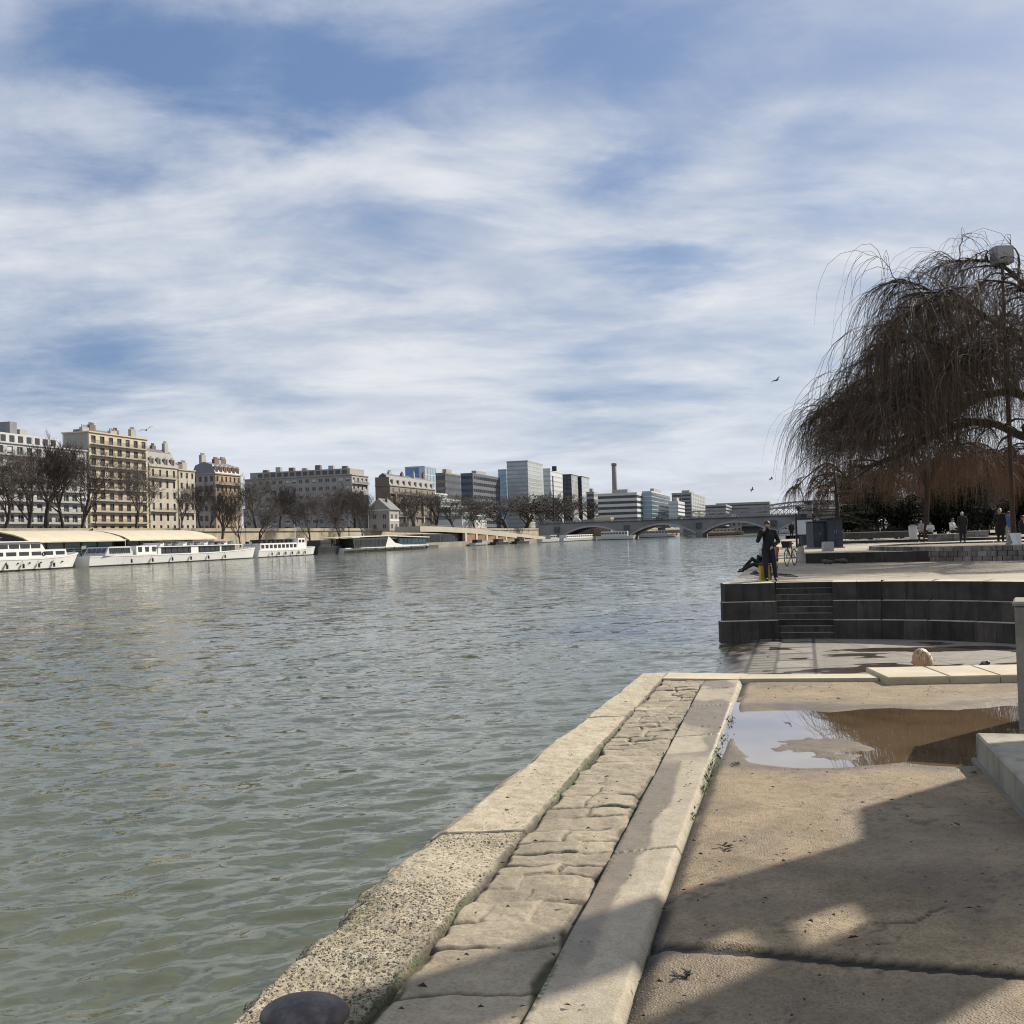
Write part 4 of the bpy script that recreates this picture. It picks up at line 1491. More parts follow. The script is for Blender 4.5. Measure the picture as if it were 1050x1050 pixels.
def human(label, loc, rz, pose, top, legs, hair, shoe=M_dark, h=1.75, vox=0.02, group=None, beard=False, coat=0.0, hairlen=0.0, fingers=True):
    t = thing("person", label, "person", loc, rz, group)
    k = h / 1.75
    t.scale = (k, k, k)
    P = pose
    # body: one continuous surface
    b = MB()
    b.limb([P["pel"], lerp(P["pel"], P["chest"], .5), P["chest"], lerp(P["chest"], P["neck"], .6)], [.125, .115, .14, .09], 14)
    b.limb([lerp(P["chest"], P["neck"], .6), P["neck"], lerp(P["neck"], P["head"], .55)], [.07, .055, .055], 12)
    rot = Matrix.Rotation(P.get("yaw", 0), 3, "Z")
    hc = Vector(P["head"])
    b.ell(hc, (.078, .096, .118), 18, 14, 0)
    b.ell(hc + rot @ Vector((0, -.03, -.06)), (.055, .062, .055), 12, 8)
    b.tube([hc + rot @ Vector((0, -.09, .015)), hc + rot @ Vector((0, -.118, -.022)), hc + rot @ Vector((0, -.092, -.034))], [.012, .017, .012], 8)
    for s_ in (-1, 1):
        b.ell(hc + rot @ Vector((s_ * .08, .005, -.01)), (.014, .024, .034), 8, 6)
    for (hp, kn, an) in P["legs"]:
        b.limb([hp, lerp(hp, kn, .5), kn, lerp(kn, an, .4), an], [.085, .075, .052, .05, .036], 12)
        fd = Vector(P.get("foot", (0, -1, 0)))
        b.limb([an, Vector(an) + fd * .13 + Vector((0, 0, -.045))], [.036, .03], 8)
    for (sh, el, wr_) in P["arms"]:
        b.limb([sh, lerp(sh, el, .5), el, lerp(el, wr_, .4), wr_], [.052, .045, .038, .036, .026], 12)
        d = (Vector(wr_) - Vector(el)).normalized()
        sd = d.orthogonal().normalized()
        hd = Vector(wr_) + d * .05
        b.limb([wr_, hd, hd + d * .035], [.027, .036, .03], 10)
        if fingers:
            for f in range(4):
                o_ = sd * (.030 - .02 * f)
                ln = (.055, .07, .066, .05)[f]
                s0 = hd + d * .03 + o_
                nrm = d.cross(sd)
                b.limb([s0, s0 + d * ln * .6 + nrm * .004, s0 + d * ln * .95 + nrm * .02], [.0105, .0095, .008], 7)
            s0 = hd - d * .02 + sd * .032
            b.limb([s0, s0 + (d + sd).normalized() * .035, s0 + (d * 1.6 + sd * .6).normalized() * .065], [.012, .011, .009], 7)
    remeshed(b, "body", M_skin, t, min(vox, .009) if fingers and vox < .015 else vox * .8)
    # jacket
    b = MB()
    b.limb([P["pel"], lerp(P["pel"], P["chest"], .5), P["chest"], lerp(P["chest"], P["neck"], .5)], [.165, .155, .175, .115], 16)
    s0, s1 = P["arms"][0][0], P["arms"][1][0]
    b.limb([s0, lerp(s0, s1, .5), s1], [.085, .11, .085], 12)
    b.limb([lerp(P["chest"], P["neck"], .5), lerp(P["chest"], P["neck"], 1.02)], [.11, .075], 12)
    if coat:
        for (hp, kn, an) in P["legs"]:
            e = lerp(hp, kn, coat)
            b.limb([P["pel"], hp, e], [.16, .15, .15 if coat > .5 else .14], 14)
    for (sh, el, wr_) in P["arms"]:
        b.limb([sh, lerp(sh, el, .5), el, lerp(el, wr_, .5), lerp(el, wr_, .95)], [.08, .07, .062, .055, .048], 12)
    remeshed(b, "jacket", top, t, vox)
    b = MB()
    b.limb([P["pel"], lerp(P["pel"], P["chest"], .2)], [.155, .14], 14)
    for (hp, kn, an) in P["legs"]:
        b.limb([lerp(P["pel"], hp, .6), hp, lerp(hp, kn, .5), kn, lerp(kn, an, .5), lerp(kn, an, .93)], [.12, .115, .098, .074, .068, .062], 12)
    remeshed(b, "trousers", legs, t, vox)
    for (hp, kn, an) in P["legs"]:
        b = MB()
        fd = Vector(P.get("foot", (0, -1, 0)))
        a_ = Vector(an)
        b.limb([a_ - fd * .05 + Vector((0, 0, -.035)), a_ + fd * .08 + Vector((0, 0, -.04)), a_ + fd * .16 + Vector((0, 0, -.05))], [.042, .042, .034], 10)
        b.build("shoe", shoe, t, True)
    b = MB()
    b.ell(hc + rot @ Vector((0, .012, .034)), (.09, .102, .105), 16, 10)
    if hairlen:
        b.limb([hc + rot @ Vector((0, .05, .02)), hc + rot @ Vector((0, .075, -.06)), hc + rot @ Vector((0, .07, -.06 - hairlen))], [.09, .08, .06], 12)
    b.build("hair", hair, t, True)
    if beard:
        b = MB()
        b.ell(hc + rot @ Vector((0, -.045, -.075)), (.06, .058, .05), 14, 8)
        b.build("beard", hair, t, True)
        for s_ in (-1, 1):
            b = MB()
            b.ell(hc + rot @ Vector((s_ * .032, -.088, .012)), (.014, .008, .009), 8, 6)
            b.build("eye", M_dark, t, True)
    return t


cloth = lambda n, c: mat(n, c, 0.9, 0.18, 6, 0.3, 60, 0.004)
M_navyc = cloth("navy_cloth", (0.008, 0.009, 0.014))
M_black = cloth("black_cloth", (0.012, 0.012, 0.014))
M_jean = cloth("denim", (0.013, 0.016, 0.027))
M_greyc = cloth("grey_cloth", (0.30, 0.29, 0.30))
M_whitec = cloth("white_cloth", (0.62, 0.61, 0.58))
M_orange = cloth("orange_cloth", (0.36, 0.12, 0.05))
M_bluec = cloth("blue_cloth", (0.06, 0.12, 0.30))
M_hair = mat("dark_hair", (0.018, 0.014, 0.012), 0.6, 0.3, 20)
bh_ = NT("blond_hair")
mpv = bh_.n("ShaderNodeMapping")
mpv.inputs["Scale"].default_value = (60, 60, 5)
bh_.l(bh_.co, mpv.inputs["Vector"])
hn_ = bh_.noise(1.0, 5, 0.6, mpv.outputs[0])
M_blond = bh_.fin(bh_.mix(bh_.ramp(hn_, .3, .7), (0.12, 0.07, 0.04), (0.50, 0.36, 0.21)), .5, bh_.bump(hn_, .8, .01))
M_gh = mat("grey_hair", (0.45, 0.43, 0.41), 0.6, 0.2, 20)

MAN = dict(STAND, chest=(.02, 0, 1.28), neck=(.0, -.02, 1.48), head=(-.02, -.05, 1.615), yaw=R(-25),
           legs=[((-.09, 0, .9), (-.10, -.06, .5), (-.08, -.02, .08)), ((.09, 0, .9), (.15, .0, .49), (.19, .03, .08))],
           arms=[((-.19, 0, 1.42), (-.30, -.10, 1.17), (-.15, -.17, 1.43)), ((.19, .02, 1.42), (.30, .02, 1.14), (.10, -.2, .99))])
pm = onz(789, 595.5, ZP)
human("bearded person in navy jacket and jeans standing by the yellow bag, hand at mouth", (pm.x, pm.y, ZP), R(-8), MAN, M_navyc, M_jean, M_hair, h=1.76, vox=.013, beard=True)
# yellow bag
p = onz(784, 595, ZP)
bg_ = thing("yellow_bag", "bright yellow roll top pannier bag at the standing person's feet", "bag", (p.x - .02, p.y - .14, ZP + .013), R(6))
M_yel = mat("yellow_tarpaulin", (0.55, 0.36, 0.02), 0.5, 0.15, 4, 0.3, 20)
mb = MB()
mb.add([(-.14, -.09, 0), (.14, -.09, 0), (.14, .09, 0), (-.14, .09, 0), (-.155, -.10, .22), (.155, -.10, .22), (.155, .10, .22), (-.155, .10, .22), (-.16, -.07, .43), (.16, -.07, .43), (.16, .07, .43), (-.16, .07, .43)],
       [(3, 2, 1, 0), (8, 9, 10, 11)] + [(b0 + i, b0 + (i + 1) % 4, b0 + 4 + (i + 1) % 4, b0 + 4 + i) for b0 in (0, 4) for i in range(4)])
mb.build("body", M_yel, bg_)
mb = MB()
mb.tube([(-.17, 0, .45), (0, 0, .455), (.17, 0, .45)], .035, 8)
mb.build("roll_top", M_dark, bg_)
mb = MB()
mb.box(.141, .165, -.11, .11, .02, .40)
mb.box(-.03, .0, -.112, -.101, .02, .42)
mb.build("strap", M_dark, bg_)

LIE = dict(SIT, pel=(0, 0, .13), chest=(.02, .22, .38), neck=(.02, .3, .58), head=(.02, .3, .72),
           legs=[((-.09, 0, .13), (-.1, -.36, .42), (-.1, -.72, .08)), ((.09, 0, .13), (.1, -.43, .22), (.1, -.88, .02))],
           arms=[((-.18, .24, .52), (-.28, .36, .28), (-.24, .44, .04)), ((.18, .24, .52), (.27, .38, .28), (.24, .46, .04))])
p = onz(778, 585, ZP)
human("person in black lounging on the river edge, legs stretched toward the water", (p.x + .22, p.y + .3, ZP + .015), R(-78), LIE, M_black, M_black, M_hair, h=1.72)
p = onz(795, 579, ZP)
human("grey haired person in a white top sitting on the platform behind the standing person", (p.x - .1, p.y + 1.5, ZP + .0), R(-30), SIT, M_whitec, M_black, M_gh)
p = onz(801, 577.5, ZP)
human("person in an orange top sitting on the platform beside the upright bicycle", (p.x - .05, p.y + .9, ZP), R(-60), SIT, M_orange, M_black, M_gh)
p = atY(812, 553, 105)
human("tiny distant person in dark clothes standing on the promenade left of the notice board", (p.x, 105, ZT), R(160), STAND, M_black, M_black, M_hair, vox=.03, fingers=False)
gp = "people on the terrace"


def on_terrace(u, v, z):
    q = onz(u, v, z)
    return (q.x, q.y, z)


human("person in a grey hooded jacket and dark trousers walking by the litter bin", on_terrace(945, 556.5, ZT), R(120), WALK, M_greyc, M_black, M_greyc, h=1.32, vox=.025, fingers=False, group=gp)
human("person in a long black coat walking beside the low wall of pale setts", on_terrace(987.5, 555.5, ZT), R(170), STAND, M_black, M_black, M_gh, h=1.76, vox=.025, coat=.8, fingers=False, group=gp)
human("person in a white jacket sitting behind the long black coat", (*atY(977, 552, 66).xy, ZT + .45), R(30), BENCH, M_whitec, M_black, M_hair, vox=.025, fingers=False, group=gp)
human("small person in a white top sitting left on the wall of pale setts", (*atY(954.5, 552, 65).xy, ZT + .42), R(-30), BENCH, M_whitec, M_black, M_hair, h=1.5, vox=.025, fingers=False, group=gp)
human("fair haired person in a knee length black coat by the round planter", (*atY(1026.5, 561, 51.5).xy, ZT), R(140), STAND, M_black, M_black, M_blond, h=1.78, vox=.025, coat=.9, hairlen=.08, fingers=False, group=gp)
human("person in a bright blue jacket standing behind the black coat near the mast", (*atY(1035, 556, 58).xy, ZT), R(170), STAND, M_bluec, M_greyc, M_hair, h=1.7, vox=.025, fingers=False, group=gp)
human("person in black sitting at the right edge beyond the white boards", (*atY(1049, 556, 56).xy, ZT + .45), R(60), BENCH, M_black, M_black, M_hair, vox=.025, fingers=False, group=gp)
# person seated below the quay end, only the blond head shows above the bench
hp = onz(950, 687, 0.06)
d_ = (hp - CAM).normalized()
hh = CAM + d_ * ((11.75 - CAM.y) / d_.y)
human("person with long blond hair sitting below the stone bench, only the head showing", (hh.x, 11.85, hh.z - .84 + .10), R(-75), SIT, M_greyc, M_jean, M_blond, vox=.014, hairlen=.2)
mb = MB()
mb.box(3.6, 9.5, 11.25, 12.35, ZF - .05, hh.z - .84 + .03)
struct(mb.build("lower_step", M_tread), "stone step below the end of the quay", "step")

# bicycles
def bicycle(label, loc, rot, mframe, basket=False):
    t = thing("bicycle", label, "bicycle", loc)
    t.rotation_euler = rot
    for sx in (-.52, .52):
        mb = MB()
        mb.torus((sx, 0, .34), .325, .018, (0, 1, 0), 30, 6)
        wh = mb.build("wheel", M_dark, t)
        mb = MB()
        mb.torus((sx, 0, .34), .298, .01, (0, 1, 0), 30, 5)
        for k in range(14):
            a = 2 * math.pi * k / 14
            mb.bar((sx, 0, .34), (sx + .295 * math.cos(a), 0, .34 + .295 * math.sin(a)), .004)
        mb.tube([(sx, -.05, .34), (sx, .05, .34)], .022, 8)
        mb.build("rim", M_grey, wh)
    mb = MB()
    bb, sc_, hd, ht, rear, fr = (-.08, 0, .30), (-.2, 0, .82), (.36, 0, .74), (.33, 0, .86), (-.52, 0, .34), (.52, 0, .34)
    for a, b__, r_ in ((bb, sc_, .016), (bb, hd, .018), (lerp(bb, sc_, .85), ht, .016), (hd, ht, .02), (hd, fr, .014), (bb, rear, .011), (lerp(bb, sc_, .85), rear, .010)):
        mb.tube([a, b__], r_, 8)
    mb.build("frame", mframe, t)
    mb = MB()
    mb.ell((-.21, 0, .9), (.13, .065, .035), 12, 7)
    mb.tube([sc_, (-.21, 0, .9)], .013, 7)
    mb.build("saddle", M_dark, t, True)
    mb = MB()
    mb.tube([ht, (.32, 0, .98)], .013, 7)
    mb.tube([(.24, -.29, .99), (.32, -.2, 1.0), (.34, 0, .99), (.32, .2, 1.0), (.24, .29, .99)], .012, 7)
    mb.build("handlebar", M_dark, t)
    mb = MB()
    mb.torus(bb, .09, .008, (0, 1, 0), 20, 5)
    mb.bar(bb, (.03, -.05, .18), .014)
    mb.bar((.03, -.05, .18), (.03, -.13, .18), .02)
    mb.bar(bb, (-.19, .05, .42), .014)
    mb.bar((-.19, .05, .42), (-.19, .13, .42), .02)
    mb.build("pedals", M_grey, t)
    if basket:
        mb = MB()
        mb.add([(.38, -.14, .74), (.6, -.14, .74), (.6, .14, .74), (.38, .14, .74), (.36, -.18, 1.0), (.66, -.18, 1.0), (.66, .18, 1.0), (.36, .18, 1.0)],
               [(3, 2, 1, 0), (4, 5, 6, 7), (0, 1, 5, 4), (1, 2, 6, 5), (2, 3, 7, 6), (3, 0, 4, 7)])
        mb.build("basket", M_dark, t)


p = onz(811, 580, ZP)
bicycle("bicycle with a dark basket standing on the platform behind the seated people", (p.x, p.y, ZP), (0, 0, R(-122)), M_dark, True)
p = onz(807, 593.5, ZP)
bicycle("bicycle lying flat on the platform right of the standing person", (p.x - .02, p.y + .55, ZP + .05), (R(80), 0, R(-58)), M_dark)
# ------------------------------------------------------------------ willow
M_bark = mat("willow_bark", (0.045, 0.034, 0.026), 0.9, 0.3, 3, 0.6, 14, 0.03)
M_strand = mat("willow_twig", (0.11, 0.074, 0.048), 0.85, 0.35, 2)
M_orange_tw = mat("orange_willow_twig", (0.145, 0.08, 0.045), 0.85, 0.35, 1.2)


def smooth_path(pts, n=6):
    out = []
    P = [Vector(p) for p in pts]
    for i in range(len(P) - 1):
        a, b_, c, d = P[max(i - 1, 0)], P[i], P[i + 1], P[min(i + 2, len(P) - 1)]
        for k in range(n):
            t = k / n
            out.append(0.5 * ((2 * b_) + (c - a) * t + (2 * a - 5 * b_ + 4 * c - d) * t * t + (3 * b_ - a - 3 * c + d) * t ** 3))
    out.append(P[-1])
    return out


def droop(mb, p, v, ln, rad, r_, seg=7, zmin=2.6, m=0, sides=3):
    """a shoot that leaves along V and bends down under its own weight"""
    pts = [Vector(p)]
    v = Vector(v).normalized()
    st_ = ln / seg
    for i in range(seg):
        v = (v + Vector((r_.gauss(0, .10), r_.gauss(0, .10), -0.42 - .10 * i))).normalized()
        q = pts[-1] + v * st_
        if q.z < zmin:
            break
        pts.append(q)
    if len(pts) > 2:
        k = len(pts)
        mb.tube(pts, [rad * (1 - 0.75 * i / (k - 1)) for i in range(k)], sides, m, False)


def willow(name, label, base, limbs, r_, n_sec, n_str, mats, sec_len, str_len, zmin, trunk_pts, trunk_rad, srad=0.014, group=None):
    t = thing(name, label, "tree", (0, 0, 0), 0, group)
    mb = MB()
    mb.tube(smooth_path(trunk_pts, 4), list(np.interp(np.linspace(0, 1, 4 * (len(trunk_pts) - 1) + 1), np.linspace(0, 1, len(trunk_rad)), trunk_rad)), 12)
    mb.build("trunk", mats[0], t, True)
    secs = []
    for (pts, r0, r1) in limbs:
        sp = smooth_path(pts, 7)
        k = len(sp)
        mb = MB()
        mb.tube(sp, [r0 + (r1 - r0) * (i / (k - 1)) ** 0.8 for i in range(k)], 9)
        mb.build("limb", mats[0], t, True)
        for j in range(n_sec):
            i = min(k - 2, int(k * (0.22 + 0.78 * r_.random())))
            secs.append((sp[i], (sp[i + 1] - sp[i]).normalized(), r0 + (r1 - r0) * i / k, i / k))
    mb, ms = MB(), MB()
    ctr = Vector(trunk_pts[-1])
    for (p, td, rr, f) in secs:
        out = Vector((p.x - ctr.x, p.y - ctr.y, 0))
        out = out.normalized() if out.length > 0.3 else Vector((r_.gauss(0, 1), r_.gauss(0, 1), 0)).normalized()
        d = (out * r_.uniform(.2, 1.0) + td * .5 + Vector((r_.gauss(0, .75), r_.gauss(0, .75), r_.uniform(.0, .9)))).normalized()
        ln = (sec_len[0] + (sec_len[1] - sec_len[0]) * r_.random() ** 1.6) * (0.65 + .35 * (1 - f))
        q, pts = Vector(p), [Vector(p)]
        sg_ = 7
        for i in range(sg_):
            d = (d + Vector((r_.gauss(0, .34), r_.gauss(0, .34), -0.10 - .02 * i))).normalized()
            q = q + d * ln / sg_
            pts.append(q)
        ra = min(rr * .6, .075)
        mb.tube(pts, [ra * (1 - .82 * i / sg_) for i in range(sg_ + 1)], 5, 0, False)
        for j in range(n_str):
            i = min(sg_ - 1, int(sg_ * (0.12 + 0.88 * r_.random())))
            a = pts[i].lerp(pts[i + 1], r_.random())
            v = (pts[i + 1] - pts[i]).normalized() * .8 + Vector((r_.gauss(0, .5), r_.gauss(0, .5), r_.uniform(-.4, .42)))
            droop(ms, a, v, r_.uniform(*str_len), srad * r_.uniform(.7, 1.3), r_, 7, zmin + r_.uniform(-.6, 1.0) + (r_.random() ** 2) * 2.2)
    mb.build("branches", mats[0], t, True)
    ms.build("hanging_twigs", mats[1], t)
    return t


wr = random.Random(21)
YW = 45.5
W_ = lambda u, v, dy=0.0: atY(u, v, YW + dy)
tb = Vector((W_(1082, 540).x, YW, 0.6))
fork = W_(1078, 462)
limbs = [
    ([fork, W_(1064, 452, -.5), W_(1047, 447, -1), W_(1013, 433, -1.6), W_(980, 437, -2.2), W_(957, 448, -2.6), W_(932, 463, -3), W_(912, 472, -3.2), W_(882, 480, -3.4)], .24, .05),
    ([fork, W_(1062, 420, .3), W_(1047, 405, .5), W_(1020, 403, 1), W_(997, 412, 1.3), W_(975, 428, 1.6), W_(947, 442, 2), W_(915, 452, 2.3), W_(888, 452, 2.6), W_(860, 456, 2.8)], .26, .04),
    ([fork, W_(1070, 400, 0), W_(1048, 352, .3), W_(1010, 325, .2), W_(970, 308, -.4), W_(943, 293, -.8), W_(918, 288, -1)], .22, .03),
    ([W_(1047, 405, .5), W_(1005, 372, -1), W_(960, 352, -2), W_(920, 352, -2.6), W_(885, 372, -3)], .15, .03),
    ([W_(975, 428, 1.6), W_(930, 412, 1.2), W_(890, 408, .8), W_(862, 414, .5), W_(838, 428, .3)], .13, .025),
    ([fork, W_(1085, 380, 1), W_(1060, 310, 1.2), W_(1030, 274, 1.5), W_(1000, 267, 1.6), W_(975, 269, 1.7)], .2, .03),
    ([fork, W_(1090, 390, -2), W_(1075, 330, -3), W_(1045, 294, -4), W_(1010, 287, -5)], .2, .03),
    ([fork, W_(1110, 400, 1), W_(1150, 360, 1.5), W_(1200, 350, 2), W_(1240, 370, 2)], .24, .04),
    ([fork, W_(1095, 420, 3), W_(1085, 370, 5), W_(1050, 340, 6.5), W_(1000, 335, 7.5)], .22, .03),
    ([fork, W_(1100, 430, -3), W_(1120, 380, -5), W_(1140, 360, -6.5), W_(1160, 372, -7.5)], .2, .03),
    ([fork, W_(1100, 380, 0), W_(1110, 310, 0), W_(1140, 262, 0), W_(1190, 262, 0)], .2, .03),
    ([W_(947, 442, 2), W_(905, 428, 3), W_(875, 430, 3.6), W_(848, 444, 4)], .11, .025),
    ([W_(1010, 325, .2), W_(985, 345, 2), W_(955, 372, 3), W_(925, 395, 4)], .11, .025),
    ([W_(1048, 352, .3), W_(1000, 318, 2.2), W_(950, 316, 2.8), W_(912, 332, 3.2)], .1, .025),
    ([W_(1005, 372, -1), W_(950, 372, 1), W_(905, 384, 2), W_(875, 398, 2.6)], .1, .025),
    ([W_(975, 428, 1.6), W_(930, 430, -1), W_(892, 422, -2), W_(858, 432, -2.6)], .1, .025),
    ([W_(1010, 325, .2), W_(975, 300, -2), W_(945, 312, -3), W_(915, 340, -3.6)], .1, .025),
    ([W_(1048, 352, .3), W_(1025, 350, -2), W_(1000, 365, -3.2), W_(970, 385, -4)], .12, .03),
    ([W_(1047, 405, .5), W_(1030, 375, 2.5), W_(1000, 360, 4), W_(960, 365, 5)], .12, .03),
    ([W_(1020, 403, 1), W_(990, 385, -1), W_(955, 385, -2), W_(925, 405, -3), W_(898, 430, -3.4)], .11, .025),
    ([W_(980, 437, -2.2), W_(950, 420, -3.5), W_(920, 425, -4.2), W_(890, 440, -4.6), W_(862, 462, -4.8)], .1, .025),
]
willow("willow_tree", "large bare weeping willow with dark drooping twigs by the round planter", tb, limbs, wr, 44, 12, (M_bark, M_strand), (0.7, 3.6), (1.6, 6.2), 3.3,
       [tb, tb + Vector((-.1, 0, 1.6)), fork], [.55, .42, .34], 0.0105)

# orange willows further back
og = "orange willows behind the terrace"
for (ux, Yt, sc_, lab, dn) in ((950, 72, 1.0, "orange brown weeping willow with a straight trunk left of the black coats", 1.0),
                               (1012, 88, 1.05, "orange brown weeping willow behind the person by the planter", 1.0),
                               (882, 84, .88, "dark orange weeping willow above the evergreen bushes and cabins", 1.0),
                               (1085, 80, 1.0, "orange weeping willow reaching in from the right edge", .8)):
    bz = ZT + .15
    b0 = Vector((atY(ux, 540, Yt).x, Yt, bz))
    fk = b0 + Vector((wr.uniform(-.3, .3), 0, 3.6 * sc_))
    lb = []
    nl_ = 9
    for i in range(nl_):
        a = 2 * math.pi * i / nl_ + wr.uniform(-.3, .3)
        e = Vector((math.cos(a), math.sin(a), 0))
        hgt = wr.uniform(2.0, 3.6) * sc_
        lb.append(([fk, fk + e * 1.0 * sc_ + Vector((0, 0, hgt * .6)), fk + e * 2.6 * sc_ + Vector((0, 0, hgt)), fk + e * 4.4 * sc_ + Vector((0, 0, hgt * .7)), fk + e * 5.6 * sc_ + Vector((0, 0, hgt * .35))], .14, .03))
    willow("orange_willow", lab, b0, lb, wr, 9, int(22 * dn), (M_bark, M_orange_tw), (1.0, 2.6), (2.0, 4.6), bz + 1.7, [b0, b0 + Vector((0, 0, 1.6)), fk], [.24, .2, .17], 0.017, og)


# ------------------------------------------------------------------ evergreen bushes
M_ever = mat("evergreen_leaf", (0.022, 0.027, 0.016), 1.0, 0.5, 1.5, Specular_IOR_Level=0.05)
M_ever2 = mat("grey_green_leaf", (0.042, 0.047, 0.034), 1.0, 0.45, 1.5, Specular_IOR_Level=0.05)
M_stem = mat("bush_stem", (0.05, 0.04, 0.03), 0.9, 0.3, 3)


def bush(name, label, x, y, z, rx, ry, h, n, m, r_, leaf=.16, group=None, cat="bush"):
    t = thing(name, label, cat, (x, y, z), 0, group)
    lobes = []
    for i in range(9):
        a = r_.uniform(0, 6.28)
        q = r_.uniform(.15, .75)
        lobes.append((Vector((rx * q * math.cos(a), ry * q * math.sin(a), h * r_.uniform(.25, .85))), r_.uniform(.28, .5)))
    mb = MB()
    for c, s in lobes:
        for j in range(2):
            e = c + Vector((r_.uniform(-.4, .4), r_.uniform(-.3, .3), r_.uniform(-.2, .5))) * .8
            mb.tube([(c.x * .15, c.y * .15, 0), (c.x * .55, c.y * .55, c.z * .55), tuple(e)], [.06, .04, .012], 4, 0, False)
    mb.build("stems", M_stem, t)
    mb = MB()
    for i in range(n):
        c, s = lobes[i % len(lobes)]
        d = Vector((r_.gauss(0, 1), r_.gauss(0, 1), r_.gauss(0, 1))).normalized() * (r_.random() ** .45)
        p = Vector((c.x + d.x * rx * s * 1.25, c.y + d.y * ry * s * 1.25, max(.05, c.z + d.z * h * s * .8)))
        u_ = Vector((r_.gauss(0, 1), r_.gauss(0, 1), r_.gauss(0, .7))).normalized()
        w_ = u_.orthogonal().normalized() * leaf * .45
        l_ = u_ * leaf * r_.uniform(.6, 1.5)
        mb.add([p - l_, p + w_, p + l_, p - w_], [(0, 1, 2, 3)])
    mb.build("foliage", m, t)
    return t


br = random.Random(5)
bgp = "evergreen bushes behind the terrace"
for (u, Y, wpx, hpx, m, n, lab) in ((878, 76, 34, 34, M_ever, 2600, "dark evergreen bush right of the navy cabins"),
                                    (905, 79, 36, 50, M_ever2, 3000, "grey green bushy shrub left of the litter bin"),
                                    (925, 76, 30, 40, M_ever, 2400, "dark evergreen bush behind the litter bin"),
                                    (965, 82, 40, 46, M_ever, 2600, "dark evergreen bush behind the low sett wall"),
                                    (990, 80, 40, 56, M_ever2, 3200, "tall grey green shrub behind the long black coat"),
                                    (1010, 84, 20, 26, M_ever, 1400, "small dark bush above the plain grey wall"),
                                    (1045, 86, 40, 44, M_ever, 2000, "dark evergreen bush behind the mast at the right edge")):
    x = atY(u, 550, Y).x
    k = Y / 1050
    bush("evergreen_bush", lab, x, Y, ZT + .15, wpx * k * .62, 2.2, hpx * k, n, m, br, .17, bgp)
for (u, Y, lab) in ((893, 73.2, "low clipped ground plant in front of the grey green shrub"), (921, 73, "low round plant next to the litter bin")):
    bush("low_plant", lab, atY(u, 552, Y).x, Y, ZT + .15, 1.3, .7, .8, 900, M_ever2, br, .09, None, "plant")
# open conifer left of the cabins
t = thing("cedar_tree", "sparse dark cedar with flat open branches above the navy cabins", "tree", (atY(858, 550, 62).x, 62, ZT))
mb, mf = MB(), MB()
mb.tube([(0, 0, 0), (.1, 0, 2.4), (0, 0, 5.2)], [.16, .12, .03], 8)
mb.build("trunk", M_bark, t, True)
mb = MB()
for i in range(34):
    z = br.uniform(1.2, 5.0)
    a = br.uniform(0, 6.28)
    ln = (1 - (z - 1.0) / 5.2) * 2.6 + .3
    e = Vector((math.cos(a), math.sin(a), br.uniform(-.12, .1)))
    mb.tube([(0, 0, z), tuple(Vector((0, 0, z)) + e * ln * .6), tuple(Vector((0, 0, z - .1)) + e * ln)], [.035, .02, .008], 4, 0, False)
    for j in range(46):
        p = Vector((0, 0, z)) + e * ln * br.uniform(.3, 1.0) + Vector((br.gauss(0, .16), br.gauss(0, .16), br.gauss(0, .05)))
        u_ = Vector((br.gauss(0, 1), br.gauss(0, 1), br.gauss(0, .3))).normalized()
        w_ = u_.cross(Vector((0, 0, 1))).normalized() * .03
        mf.add([p - u_ * .11, p + w_, p + u_ * .11, p - w_], [(0, 1, 2, 3)])
mb.build("branches", M_bark, t)
mf.build("foliage", M_ever, t)


# ------------------------------------------------------------------ bare trees (several individual shapes, then copied)
M_plane = mat("plane_bark", (0.060, 0.050, 0.043), 0.9, 0.3, 1.5)
M_twig = mat("plane_twig", (0.095, 0.078, 0.068), 0.9, 0.3, 0.8)


